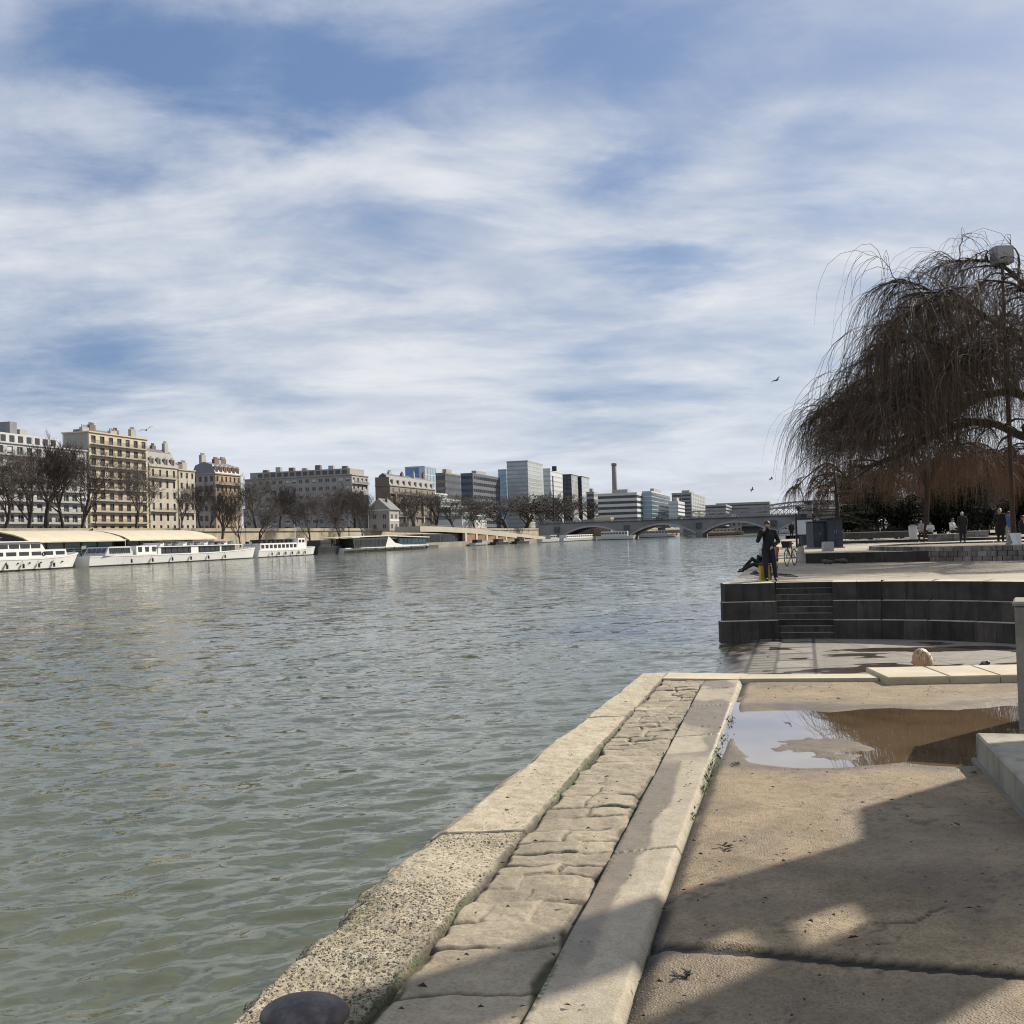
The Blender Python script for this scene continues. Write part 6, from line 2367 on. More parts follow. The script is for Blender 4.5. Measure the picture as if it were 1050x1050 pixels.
# ------------------------------------------------------------------ trees on the far bank
tg = "bare plane trees on the far bank"
tspec = [  # u, o, base z, v top, variant, wide, label
    (5, 33, ZS, 452, 1, 1.1, "bare tree cut by the left edge before the pale block"),
    (30, 33, ZS, 446, 0, 1.0, "first whole bare tree from the left before the pale block"),
    (49, 33, ZS, 442, 2, 1.0, "second whole bare tree from the left before the pale block"),
    (65, 33, ZS, 440, 3, 1.05, "tall bare tree before the right part of the pale block"),
    (84, 33, ZS, 452, 1, 1.05, "bare tree at the corner between pale and cream blocks"),
    (140, 33, ZS, 462, 3, 1.1, "bare dark tree before the right side of the cream block"),
    (187, 30.5, ZS, 494, 2, .7, "slim bare tree before the low grey house"),
    (206, 33, ZS, 484, 0, .9, "bare tree before the grey end of the tan block"),
    (216, 33, ZS, 492, 1, .8, "small bare tree just left of the tan brick front"),
    (228, 20, .35, 496, 2, .8, "bare tree on the lower quay before the tan brick front"),
    (247, 20, .35, 500, 3, .8, "bare tree on the lower quay at the right corner of the tan block"),
    (263, 33, ZS, 481, 0, 1.15, "tall reddish bare tree right of the tan block"),
    (266, 20, .35, 504, 1, .8, "bare tree on the lower quay before the left end of the long grey block"),
    (288, 33, ZS, 492, 2, 1.1, "first bare tree before the middle of the long grey block"),
    (303, 33, ZS, 503, 1, 1.1, "low wide bare tree before the middle of the long grey block"),
    (318, 20, .35, 500, 0, .8, "bare tree on the lower quay above the white windowed boat"),
    (325, 33, ZS, 498, 3, 1.1, "bare tree behind the white windowed boat on the street"),
    (345, 33, ZS, 495, 2, 1.15, "bare tree before the right part of the long grey block"),
    (347, 20, .35, 506, 1, .8, "bare tree on the lower quay behind the black barge"),
    (364, 33, ZS, 492, 0, 1.1, "bare tree before the sunlit end of the long grey block"),
    (372, 20, .35, 497, 3, .8, "bare tree on the lower quay behind the glass tour boat"),
    (380, 33, ZS, 500, 1, 1.1, "bare tree left of the little gabled house"),
    (424, 36, ZS, 499, 2, 1.7, "bare tree right of the little gabled house"),
    (447, 36, ZS, 497, 0, 1.7, "dark bare tree at the right end of the ornate dark house"),
    (466, 34, ZS, 503, 1, 1.8, "bare tree before the left of the white stepped block"),
    (487, 34, ZS, 508, 3, 1.8, "bare tree before the right of the white stepped block"),
    (518, 30, ZS, 503, 4, 2.1, "round leafy brown tree before the tallest tower"),
    (540, 30, ZS, 504, 4, 2.1, "second round leafy brown tree before the tallest tower"),
    (556, 30, ZS, 512, 2, 1.9, "small bare tree left of the tall bank lamp"),
    (573, 28, ZS, 504, 1, 1.9, "bare tree just right of the tall bank lamp"),
    (588, 28, ZS, 500, 4, 1.9, "brown tree before the two dark towers"),
    (602, 28, ZS, 506, 0, 1.9, "bare tree at the bridge end under the dark towers"),
    (616, 60, ZS, 522, 3, 1.4, "low bare tree behind the bridge end under the chimney"),
    (645, 80, ZS, 520, 2, 1.5, "bare tree behind the bridge before the striped office block"),
]
for i, (u, o, zb, vt, var, wide, lab) in enumerate(tspec):
    p = ground_pt(u, o)
    h = z_at(u, vt, p.x, p.y) - zb
    bare_tree(p.x, p.y, zb, max(7, h), var, i * 1.7, lab, tg, wide)

# hedge and parked cars along the embankment, lamps
M_car = [plain("car_white", (.6, .6, .6), .3), plain("car_grey", (.15, .16, .17), .3), plain("car_dark", (.03, .03, .04), .3), plain("car_red", (.25, .03, .03), .3)]


def car(u, o, ci, label):
    p = ground_pt(u, o)
    t = thing("parked_car", label, "car", (p.x, p.y, ZS + .01), RZ, "cars parked along the far street")
    mb = MB()
    mb.extr([(-2.1, -.85, .3), (2.1, -.85, .3), (2.15, -.85, .75), (1.1, -.85, .92), (-2.0, -.85, .95), (-2.15, -.85, .7)], (0, 1.7, 0))
    mb.extr([(-1.7, -.72, .951), (.95, -.72, .93), (.3, -.72, 1.45), (-1.2, -.72, 1.45)], (0, 1.44, 0))
    mb.build("body", M_car[ci], t)
    mb = MB()
    mb.extr([(-1.45, -.74, 1.0), (.75, -.74, 1.0), (.25, -.74, 1.38), (-1.1, -.74, 1.38)], (0, 1.48, 0))
    mb.build("windows", GLSm, t)
    for x_ in (-1.35, 1.35):
        for y_ in (-.86, .70):
            mb = MB()
            mb.tube([(x_, y_, .32), (x_, y_ + .18, .32)], .32, 12)
            mb.build("wheel", M_dark, t)


for u, ci, lab in ((238, 1, "grey car on the street below the tan block"), (276, 0, "white car before the left end of the long grey block"), (296, 2, "dark car before the long grey block"),
                   (307, 0, "white car before the middle of the long grey block"), (332, 3, "red car before the long grey block"), (352, 1, "grey car near the sunlit end of the long grey block"),
                   (412, 0, "white car right of the little gabled house"), (455, 2, "dark car under the white stepped block")):
    car(u, 31.5, ci, lab)


def bank_lamp(u, o, zb, vt, label, r=.09, head="lantern"):
    p = ground_pt(u, o)
    z1 = z_at(u, vt, p.x, p.y)
    h = z1 - zb
    t = thing("street_lamp", label, "street lamp", (p.x, p.y, zb))
    mb = MB()
    mb.lathe([(r * 2, 0), (r * 2, h * .05), (r, h * .12), (r * .8, h * .86)], n=8)
    mb.build("pole", M_dark, t)
    mb = MB()
    if head == "lantern":
        mb.lathe([(r, h * .861), (r * 3, h * .9), (r * 4, h * .96), (r * .8, h)], n=8)
    else:
        mb.cbox(-.3, 2.4, -1.0, 1.0, h * .93, h, .15)
    mb.build("lamp_head", M_dark, t)


bank_lamp(98, 30.5, ZS, 522, "old style black street lamp before the cream block")
bank_lamp(252, 27, .35, 538, "slim black lamp on the lower quay right of the tan block")
bank_lamp(568.5, 9, 1.2, 478, "very tall bank lamp with a square head before the white slab tower", .42, "box")
for (u, v0, v1, o, wpx, lab) in ((185, 532, 542, 28, 9, "white hoarding panel on the street by the stairs"), (358, 533, 540, 27, 5, "small white banner on the embankment near the grey block"), (96, 541, 547, 28, 6, "white round sign beside the canopy")):
    p = ground_pt(u, o)
    t = thing("sign_panel", lab, "sign", (p.x, p.y, 0), RZ + R(35))
    z0_, z1_ = z_at(u, v1, p.x, p.y), z_at(u, v0, p.x, p.y)
    wm_ = wpx * p.y / 1050
    mb = MB()
    mb.box(-wm_ / 2, wm_ / 2, -.05, .05, z0_, z1_)
    mb.build("panel", M_white, t)
    for s_ in (-.4, .4):
        mb = MB()
        mb.tube([(wm_ * s_, .1, .3), (wm_ * s_, .1, z1_)], .08, 6)
        mb.build("post", M_dark, t)
# ------------------------------------------------------------------ boats on the far bank
M_hull = plain("boat_white", (0.70, 0.70, 0.69), 0.35)
M_hullg = plain("boat_grey_white", (0.50, 0.51, 0.52), 0.4)
M_hulld = plain("boat_black", (0.02, 0.021, 0.024), 0.4)
M_boot = plain("boot_stripe_dark", (0.03, 0.03, 0.035), 0.6)
M_deck = plain("deck_grey", (0.30, 0.29, 0.27), 0.8)
M_pink = plain("pink_canvas", (0.5, 0.3, 0.28), 0.8)


def hull(t, L_, Bm, fb, mats, bow_rise=.9, bow_sharp=.22, stern=.85, rake=2.0, mirror=False, bootz=.35, name="hull"):
    """lofted hull, bow towards +x; z = 0 is the waterline"""
    n = 22
    vs, fs, ms = [], [], []
    for i in range(n + 1):
        f = i / n
        if f > 1 - bow_sharp:
            q = (f - (1 - bow_sharp)) / bow_sharp
            b = Bm / 2 * math.sqrt(max(0.0, 1 - q ** 2.2)) + .06
        else:
            b = Bm / 2 * (stern + (1 - stern) * min(1, f / .25))
        zz_ = fb + bow_rise * max(0, (f - .55) / .45) ** 2 + .15 * (1 - f) ** 2
        for k, (bb, z, dx) in enumerate(((.62, -.7, -.9), (.86, 0, -.5), (.9, bootz, -.4), (1.0, zz_ - .25, -.04), (1.02, zz_ - .249, 0), (1.02, zz_, 0))):
            x = L_ * f + dx * rake * (max(0, f - .6) / .4) ** 2
            if mirror:
                x = L_ - x
            vs.append((x, -b * bb, z))
            vs.append((x, b * bb, z))
    for i in range(n):
        a, b_ = i * 12, (i + 1) * 12
        for k in range(5):
            for s_ in (0, 1):
                q = (a + 2 * k + s_, b_ + 2 * k + s_, b_ + 2 * k + 2 + s_, a + 2 * k + 2 + s_)
                fs.append(q)
                ms.append(1 if k < 2 else 0)
        fs.append((a + 10, b_ + 10, b_ + 11, a + 11))
        ms.append(2)
    for e in (0, n):
        b_ = e * 12
        fs.append(tuple(b_ + k for k in (0, 2, 4, 6, 8, 10, 11, 9, 7, 5, 3, 1)))
        ms.append(0)
    m = MB()
    m.V, m.F, m.M = vs, fs, ms
    o = m.build(name, mats, t, False)
    return o


def boat_at(name, label, u0, u1, o, cat="boat"):
    if u0 > 470:      # where the bank bends
        a, b_ = bend_pt(u0, o)[0], bend_pt(u1, o)[0]
        return thing(name, label, cat, (a.x, a.y, ZW), math.atan2(b_.y - a.y, b_.x - a.x)), (b_ - a).length
    s0, s1 = s_at(u0, o, 570), s_at(u1, o, 570)
    p = bk(s0, o, ZW)
    return thing(name, label, cat, p, RZ), s1 - s0


def cabin(t, x0, x1, y0, y1, z0, z1, m, nwin=0, wz=(.3, .8), name="cabin", tilt=0.0, fill=.72, gl=None):
    h = z1 - z0
    mb = MB()
    mb.add([(x0, y0, z0), (x1, y0, z0), (x1, y1, z0), (x0, y1, z0), (x0 + tilt, y0 + .1, z1), (x1 - tilt, y0 + .1, z1), (x1 - tilt, y1 - .1, z1), (x0 + tilt, y1 - .1, z1)],
           [(3, 2, 1, 0), (4, 5, 6, 7), (0, 1, 5, 4), (1, 2, 6, 5), (2, 3, 7, 6), (3, 0, 4, 7)])
    c = mb.build(name, m, t)
    if nwin:
        pw_ = (x1 - x0 - 2 * tilt) / nwin
        za, zb = z0 + h * wz[0], z0 + h * wz[1]
        for i in range(nwin):
            a = x0 + tilt + pw_ * (i + .5 - fill / 2)
            b_ = a + pw_ * fill
            m2 = MB()
            m2.box(a, b_, y0 - .03 + .1 * wz[0], y0 + .12, za, zb)
            m2.build("window", gl or GLSm, c)
    return c


def railing(t, x0, x1, y, z, h=.95, step=1.4, m=None):
    mb = MB()
    mb.bar((x0, y, z + h), (x1, y, z + h), .05)
    mb.bar((x0, y, z + h * .5), (x1, y, z + h * .5), .03)
    k = max(1, int((x1 - x0) / step))
    for i in range(k + 1):
        x = x0 + (x1 - x0) * i / k
        mb.bar((x, y, z), (x, y, z + h), .05)
    mb.build("railing", m or M_grey, t)


# white motor yacht, bow to the right
t, Ly = boat_at("motor_yacht", "white motor yacht with raked bow moored at the left edge", -75, 77, -9)
hull(t, Ly, 6.2, 2.3, [M_hull, M_boot, M_deck], 1.0, .3, .9, 4.0, bootz=.3)
cabin(t, Ly * .2, Ly * .84, -2.6, 2.6, 2.2, 3.9, M_hull, 7, (.38, .8), "deckhouse", .4, .75)
cabin(t, Ly * .32, Ly * .68, -2.3, 2.3, 3.902, 5.4, M_hull, 4, (.2, .75), "wheelhouse", .9, .85)
mb = MB()
mb.box(Ly * .3, Ly * .72, -2.6, 2.6, 5.402, 5.6)
mb.build("flybridge_roof", M_hull, t)
railing(t, Ly * .74, Ly * .99, -1.6, 3.0, 1.0, 1.6)
mb = MB()
mb.torus((Ly * .66, -2.62, 3.1), .34, .09, (0, 1, 0), 16, 6)
mb.build("lifebuoy", M_dark, t)
mb = MB()
for i in range(7):
    mb.tube([(Ly * (.3 + .08 * i), -3.12, 1.45), (Ly * (.3 + .08 * i), -2.9, 1.45)], .16, 8)
mb.build("portholes", M_dark, t)
mb = MB()
for i in range(5):
    mb.bar((Ly * .34 + i * 1.2, -1.5 + i * .7, 5.6), (Ly * .34 + i * 1.2, -1.5 + i * .7, 6.4 + .5 * (i % 2)), .06)
mb.bar((Ly * .33, -1.5, 6.4), (Ly * .33 + 5.6, 1.3, 6.4), .05)
mb.build("antenna_mast", M_grey, t)

# long cruise boat
t, Lc = boat_at("river_cruise_boat", "long white river cruise boat with dark window openings", 84, 258, -10)
hull(t, Lc, 6.4, 2.1, [M_hull, M_boot, M_deck], 1.0, .16, .5, 2.0, bootz=.28)
fs_ = cabin(t, Lc * .055, Lc * .20, -2.3, 2.3, 2.2, 4.1, M_hullg, 9, (.22, .85), "front_saloon", 1.2, .8)
mb = MB()
for i in range(4):
    mb.extr([(Lc * .055 + .36, -1.9 + i, 2.9), (Lc * .055 + .36, -1.1 + i, 2.9), (Lc * .055 + .98, -1.1 + i, 3.8), (Lc * .055 + .98, -1.9 + i, 3.8)], (-.06, 0, 0.03))
mb.build("windscreen", GLSm, fs_)
cabin(t, Lc * .2005, Lc * .315, -2.7, 2.7, 2.2, 4.15, M_hull, 3, (.3, .85), "wheelhouse", .1, .5)
mb = MB()
mb.box(Lc * .316, Lc * .80, -2.6, 2.6, 1.9, 3.7)
sal = mb.build("saloon", M_black if False else M_hulld, t)
for i in range(14):
    a = Lc * .32 + (Lc * .475) * i / 14
    mb = MB()
    mb.box(a + .3, a + Lc * .475 / 14 - .25, -2.66, -2.603, 2.4, 3.5)
    mb.build("window", GLSm, sal)
for (a, b_) in ((.505, .55), (.312, .33), (.69, .70)):
    mb = MB()
    mb.box(Lc * a, Lc * b_, -2.8, 2.8, 1.9, 3.7)
    mb.build("bulkhead", M_hull, t)
mb = MB()
mb.box(Lc * .31, Lc * .84, -3.0, 3.0, 3.702, 3.9)
mb.build("sun_deck", M_hull, t)
railing(t, Lc * .32, Lc * .84, -2.9, 3.9, 1.0, 1.8)
railing(t, Lc * .84, Lc * .985, -2.4, 2.6, 1.1, 1.5)
for i in range(11):
    mb = MB()
    x = Lc * (.34 + .044 * i)
    mb.box(x, x + 1.3, -2.2, 2.2, 3.902, 4.35)
    mb.box(x + 1.0, x + 1.3, -2.2, 2.2, 4.35, 4.7)
    mb.build("deck_bench", M_grey if i % 3 else M_hull, t)
mb = MB()
mb.box(Lc * .66, Lc * .75, -2.6, 2.6, 4.75, 5.2)
mb.build("folded_canvas", M_pink, t)

# third boat
t, L3 = boat_at("excursion_boat", "small white excursion boat with a row of square windows", 257, 319, -9)
hull(t, L3, 5.4, 1.9, [M_hull, M_boot, M_deck], .8, .2, .8, 2.0, bootz=.25)
cabin(t, L3 * .02, L3 * .62, -2.2, 2.2, 1.9, 3.9, M_hull, 9, (.3, .8), "saloon", .2, .66)
cabin(t, L3 * .63, L3 * .80, -1.9, 1.9, 1.9, 5.2, M_hull, 2, (.6, .85), "wheelhouse", .8, .7)
railing(t, L3 * .02, L3 * .62, -2.1, 3.95, 1.0, 1.5, M_dark)
for i in range(8):
    mb = MB()
    x = L3 * (.04 + .07 * i)
    mb.box(x, x + 1.0, -2, 2, 3.92, 4.5 + .4 * (i % 2))
    mb.build("deck_bench", M_dark, t)
mb = MB()
mb.tube([(L3 * .72, 0, 5.2), (L3 * .72, 0, 9.5)], [.1, .05], 6)
mb.build("mast", M_white, t)
# black barge
t, L4 = boat_at("black_barge", "low black barge moored between the two white boats", 319, 346, -8)
hull(t, L4, 5.5, 1.9, [M_hulld, M_boot, M_dark], .7, .25, .8, 1.5)
cabin(t, L4 * .1, L4 * .5, -2, 2, 1.9, 3.7, M_hulld, 4, (.4, .8), "cabin", .2)
mb = MB()
for i in range(6):
    mb.box(L4 * (.55 + .06 * i), L4 * (.59 + .06 * i), -1.8, 1.8, 1.95, 2.6 + .5 * (i % 3))
mb.build("deck_cargo", M_dark, t)
railing(t, L4 * .1, L4 * .9, -2.4, 2.1, 1.0, 1.6, M_dark)
# modern boat
t, L5 = boat_at("glass_tour_boat", "modern tour boat with black glass cabin and sweeping white stern", 342, 428, -9)
hull(t, L5, 10, 1.5, [M_hull, M_hulld, M_deck], .3, .08, .7, 1.5, bootz=.8)
mb = MB()
mb.extr([(L5 * .06, -4.4, 1.5), (L5 * .42, -4.4, 1.5), (L5 * .50, -4.4, 3.0), (L5 * .45, -4.4, 4.9), (L5 * .05, -4.4, 4.6)], (0, 8.8, 0))
bc = mb.build("glass_cabin", M_hulld, t)
for i in range(7):
    mb = MB()
    a = L5 * (.075 + .05 * i)
    mb.box(a, a + L5 * .04, -4.46, -4.403, 2.1, 4.1)
    mb.build("window", GLSm, bc)
mb = MB()
mb.extr([(L5 * .44, -4.6, 5.2), (L5 * .52, -4.6, 2.8), (L5 * .62, -4.6, 2.0), (L5 * .97, -4.6, 1.7), (L5 * .98, -4.6, 1.3), (L5 * .40, -4.6, 1.3), (L5 * .505, -4.6, 3.0)][:6], (0, 9.2, 0))
mb.build("white_flank", M_hull, t)
mb = MB()
mb.box(L5 * .58, L5 * .96, -4.2, 4.2, 2.0, 4.4)
gc = mb.build("aft_saloon", M_hulld, t)
for i in range(7):
    mb = MB()
    a = L5 * (.59 + .052 * i)
    mb.box(a, a + L5 * .044, -4.26, -4.203, 2.6, 4.1)
    mb.build("window", G_teal, gc)
mb = MB()
mb.extr([(L5 * .03, -4.7, 4.95), (L5 * .46, -4.7, 5.25), (L5 * .6, -4.7, 4.95), (L5 * .99, -4.7, 4.42), (L5 * .99, -4.7, 4.7), (L5 * .6, -4.7, 5.35), (L5 * .3, -4.7, 5.5), (L5 * .03, -4.7, 5.1)], (0, 9.4, 0))
mb.build("roof", M_hull, t)

# canopies of the landing stages
M_canv = mat("beige_canopy", (0.55, 0.48, 0.36), 0.7, 0.08, .3)


def canopy(u0, u1, label):
    s0, s1 = s_at(u0, 2), s_at(u1, 2)
    L_ = s1 - s0
    t = thing("landing_stage_canopy", label, "canopy", bk(s0, 2, ZW), RZ)
    mb = MB()
    mb.box(0, L_, -5, 14, -.6, 1.2)
    mb.build("pontoon", M_hulld, t)
    prof = [(-5.4, 4.5), (-4.0, 5.2), (-2.0, 5.8), (0.5, 6.3), (3.5, 6.6), (7, 6.7), (11, 6.4), (14, 5.7)]
    m2 = MB()
    top = [(y, z + .22) for y, z in prof]
    vs = [(x, y, z) for x in (-1.0, L_ + 1.0) for y, z in prof] + [(x, y, z) for x in (-1.0, L_ + 1.0) for y, z in top]
    n = len(prof)
    fs = []
    for i in range(n - 1):
        fs.append((i, n + i, n + i + 1, i + 1))
        fs.append((2 * n + i, 2 * n + i + 1, 3 * n + i + 1, 3 * n + i))
        for b in (0, n):
            fs.append((b + i, b + i + 1, 2 * n + b + i + 1, 2 * n + b + i))
    fs += [(0, 2 * n, 3 * n, n), (n - 1, 2 * n - 1, 4 * n - 1, 3 * n - 1)]
    m2.add(vs, fs)
    m2.build("roof", M_canv, t)
    m3 = MB()
    m3.box(.5, L_ - .5, -3.6, -3.4, 1.2, 4.7)
    gw = m3.build("glass_wall", G_teal, t)
    k = max(4, int(L_ / 4))
    m4 = MB()
    for i in range(k + 1):
        x = .5 + (L_ - 1) * i / k
        m4.box(x - .1, x + .1, -3.72, -3.601, 1.2, 4.8)
    m4.box(.5, L_ - .5, -3.70, -3.602, 2.4, 2.6)
    m4.build("mullions", M_dark, gw)
    m5 = MB()
    m5.box(.6, L_ - .6, -3.3, 13.5, 1.21, 1.3)
    m5.build("floor", M_deck, t)
    for x in (.3, L_ - .3):
        m6 = MB()
        m6.extr([(x, y, z) for y, z in [(-3.3, 1.21)] + [(max(-3.3, yy2), zz2 - .02) for yy2, zz2 in prof] + [(13.9, 1.21)]], (.12, 0, 0))
        m6.build("end_wall", M_hulld, t)


canopy(8, 101, "long beige curved landing stage canopy behind the yacht")
canopy(112, 199, "shorter beige curved landing stage canopy behind the cruise boat")

# sloping road on pillars beside the water
rd = thing("road_ramp", "long beige road deck sloping down to the water on stone piers", "ramp")
M_ramp = mat("ramp_concrete", (0.48, 0.43, 0.34), 0.85, 0.1, .2)
M_brown = mat("brown_infill", (0.26, 0.165, 0.095), 0.9, 0.25, .3)
us = [(431, 539.5), (455, 540), (480, 541.5), (505, 544), (530, 547), (550, 549.5), (568, 551)]
pts, us_s = [], []
for u, v in us:
    p, s_ = bend_pt(u, 4)
    us_s.append(s_)
    pts.append(Vector((p.x, p.y, z_at(u, v, p.x, p.y))))
mb, mp_ = MB(), MB()
th = 2.0
for i in range(len(pts) - 1):
    a, b_ = pts[i], pts[i + 1]
    n3 = NL.to_3d() * 10
    dn = Vector((0, 0, -th if i < 4 else -th * .7))
    vs = [a, b_, b_ + n3, a + n3, a + dn, b_ + dn, b_ + n3 + dn, a + n3 + dn]
    mb.add(vs, [(0, 1, 2, 3), (4, 7, 6, 5), (0, 4, 5, 1), (3, 2, 6, 7)] + ([(0, 3, 7, 4)] if i == 0 else []) + ([(1, 5, 6, 2)] if i == len(pts) - 2 else []))
mb.build("deck", M_ramp, rd)
for i in range(len(pts) - 1):
    a, b_ = pts[i], pts[i + 1]
    mp_ = MB()
    mp_.bar(a + Vector((0, 0, .5)) + NL.to_3d() * .2, b_ + Vector((0, 0, .5)) + NL.to_3d() * .2, .12, .12)
    for k in range(8):
        q = a.lerp(b_, k / 8)
        mp_.bar(q + NL.to_3d() * .2, q + NL.to_3d() * .2 + Vector((0, 0, .5)), .1)
    mp_.build("railing", M_grey, rd)
ss0, ss1 = bend_pt(478, 4)[1], bend_pt(562, 4)[1]
npier = 9
for i in range(npier + 1):
    s = ss0 + (ss1 - ss0) * i / npier
    ztop = np.interp(s, us_s, [p.z for p in pts]) - th * .9
    a = bk(s, obank(s) + 4.02, 0)
    if ztop < .6:
        continue
    t_ = DV.to_3d() * 1.1
    n3 = NL.to_3d() * 1.2
    mb = MB()
    mb.extr([a - t_ + Vector((0, 0, -2)), a + t_ + Vector((0, 0, -2)), a + t_ + Vector((0, 0, ztop)), a - t_ + Vector((0, 0, ztop))], n3)
    mb.build("pier", M_ramp, rd)
    if i < npier:
        s2 = ss0 + (ss1 - ss0) * (i + 1) / npier
        z2 = np.interp(s2, us_s, [p.z for p in pts]) - th * .9
        mb = MB()
        mb.extr([bk(s + 1.2, obank(s) + 4.3, -2), bk(s2 - 1.2, obank(s2) + 4.3, -2), bk(s2 - 1.2, obank(s2) + 4.3, max(.1, z2)), bk(s + 1.2, obank(s) + 4.3, ztop)], NL.to_3d() * .4)
        mb.build("infill_panel", M_brown, rd)
# dark boathouse under the ramp
sa, sb = s_at(431, 1), s_at(476, 1)
bh = thing("boathouse", "dark glazed floating boathouse under the start of the road ramp", "boathouse", bk(sa, 1, ZW), RZ)
mb = MB()
mb.box(0, sb - sa, -1, 9, 1.0, 5.0)
hb = mb.build("hall", M_hulld, bh)
mb = MB()
mb.box(-1, sb - sa + 1, -3, 9, -.5, .98)
mb.build("pontoon", M_boot, bh)
for i in range(8):
    mb = MB()
    a = (sb - sa) * (i + .1) / 8
    mb.box(a, a + (sb - sa) * .1, -1.06, -1.003, 1.6, 4.6)
    mb.build("window", GLSm, hb)
for i in range(2):
    o = link("window", window_mesh(3.2, 2.6, M_frame, "double"), bh)
    o.location = ((sb - sa) * .88, -1.08, 2.0)
    break
mb = MB()
mb.box((sb - sa) * .965, (sb - sa) * 1.0, -1.2, 2, 1.0, 5.4)
mb.build("grey_door", W_offg, bh)
# posts by the pontoon
for i, u in enumerate((426.5, 430.5)):
    p = ground_pt(u, -4)
    t = thing("mooring_post", ("left" if i == 0 else "right") + " dark mooring post beside the stern of the glass tour boat", "mooring post", (p.x, p.y, ZW), 0, "mooring posts by the tour boat")
    mb = MB()
    mb.tube([(0, 0, -3), (0, 0, 3.8)], .35, 10)
    mb.build("pile", M_deck, t)
    mb = MB()
    mb.lathe([(.4, 3.82), (.4, 4.1), (.05, 4.4)], n=10)
    mb.build("cap", M_white, t)
# vehicles and boats at the bridge foot
t, L6 = boat_at("houseboat", "long low pale houseboat moored before the bridge foot", 574, 609, -3)
hull(t, L6, 4.6, 1.6, [M_hullg, M_hulld, M_deck], .4, .12, .8, 1.0)
cabin(t, L6 * .08, L6 * .86, -1.8, 1.8, 1.6, 3.2, W_off, 14, (.35, .75))
t, L7 = boat_at("workboat", "small white workboat at the end of the road ramp", 553, 572, -4)
hull(t, L7, 3.6, 1.5, [M_hullg, M_hulld, M_deck], .6, .25, .8, 1.0)
cabin(t, L7 * .45, L7 * .8, -1.3, 1.3, 1.5, 3.4, W_offg, 4, (.4, .8))
for k, (u0, u1, zc, lab) in enumerate(((484, 497, 1.0, "small dark launch moored under the first bays of the ramp"), (505, 520, .8, "low dark skiff under the middle bays of the ramp"), (527, 541, .8, "low dark skiff under the right bays of the ramp"))):
    t, Lq = boat_at("small_launch", lab, u0, u1, -2.5)
    hull(t, Lq, 3.5, 1.0, [M_hulld if k else M_hullg, M_boot, M_deck], .5, .3, .8, 1.0)
    cabin(t, Lq * .2, Lq * .55, -1.2, 1.2, 1.0, 2.4, M_hulld, 3, (.4, .8))

# ------------------------------------------------------------------ stone arch bridge
PERP = Vector((DV.y, -DV.x)).to_3d()       # across the river, towards the right bank
bo_ = Vector((103.3, 560.0, 0))
M_brg = mat("bridge_grey_stone", (0.23, 0.23, 0.235), 0.85, 0.18, .12)
M_brgd = mat("bridge_dark_stone", (0.10, 0.10, 0.105), 0.85, 0.2, .12)
M_arch = mat("arch_ring_stone", (0.38, 0.38, 0.38), 0.85, 0.1, .2)
brg = thing("stone_bridge", "grey stone road bridge with wide flat arches across the river", "bridge", (bo_.x, bo_.y, 0), math.atan2(PERP.y, PERP.x))
piers = [-77.4, -38.7, 0, 38.7, 77.4, 116.1]
HW, ZSP, ZCR, ZDK = 15.0, 0.1, 5.6, 8.0
for px_ in piers:
    mb = MB()
    mb.prism([(px_ - 2.0, -HW), (px_, -HW - 3.2), (px_ + 2.0, -HW), (px_ + 2.0, HW), (px_ - 2.0, HW)], -7, ZSP + .8)
    p_ = mb.build("pier", M_brg, brg)
for i in range(len(piers) - 1):
    a, b_ = piers[i] + 1.6, piers[i + 1] - 1.6
    n = 24
    arc = [(a + (b_ - a) * k / n, ZSP + (ZCR - ZSP) * (1 - (2 * k / n - 1) ** 2)) for k in range(n + 1)]
    mb = MB()
    for side in (-HW, HW):
        mr = MB()
        for k in range(n):
            (x0_, z0_), (x1_, z1_) = arc[k], arc[k + 1]
            mb.add([(x0_, side, z0_ + .001), (x1_, side, z1_ + .001), (x1_, side, ZDK), (x0_, side, ZDK)], [(0, 1, 2, 3)])
            q0, q1 = min(1.0, (ZDK - z0_) * .9), min(1.0, (ZDK - z1_) * .9)
            s_ = -.12 if side < 0 else .12
            mr.add([(x0_, side + s_, z0_), (x1_, side + s_, z1_), (x1_, side + s_, z1_ + q1), (x0_, side + s_, z0_ + q0), (x0_, side, z0_), (x1_, side, z1_), (x1_, side, z1_ + q1), (x0_, side, z0_ + q0)],
                   [(0, 1, 2, 3), (0, 4, 5, 1), (3, 2, 6, 7)])
        mr.build("arch_ring", M_arch, brg)
    for k in range(n):
        (x0_, z0_), (x1_, z1_) = arc[k], arc[k + 1]
        mb.add([(x0_, -HW, z0_), (x1_, -HW, z1_), (x1_, HW, z1_), (x0_, HW, z0_)], [(3, 2, 1, 0)])
    mb.build("arch_wall", M_brg, brg)
    for side in (-HW,):
        xc = piers[i]
        m2 = MB()
        m2.box(xc - 1.61, xc + 1.59, -HW, HW, ZSP + .79, ZDK - .001)
        m2.build("pier_wall", M_brg, brg)
        m2 = MB()
        m2.lathe([(1.5, 3.4), (1.5, 6.2)], (xc, -HW - .08, 0), 18)
        m2.build("medallion", M_brgd, brg)
mb = MB()
mb.box(-88, 170, -HW - .5, HW + .5, ZDK + .002, ZDK + .5)
mb.build("deck", M_brgd, brg)
mb = MB()
for side in (-HW - .3, HW + .1):
    mb.box(-88, 170, side, side + .25, ZDK + 1.3, ZDK + 1.5)
    for k in range(171):
        mb.box(-88 + 1.5 * k, -87.5 + 1.5 * k, side + .02, side + .2, ZDK + .501, ZDK + 1.299)
mb.build("parapet", M_brg, brg)
mb = MB()
mb.box(-88, -79.1, -HW, HW, -5, ZDK)
mb.build("abutment", M_brg, brg)
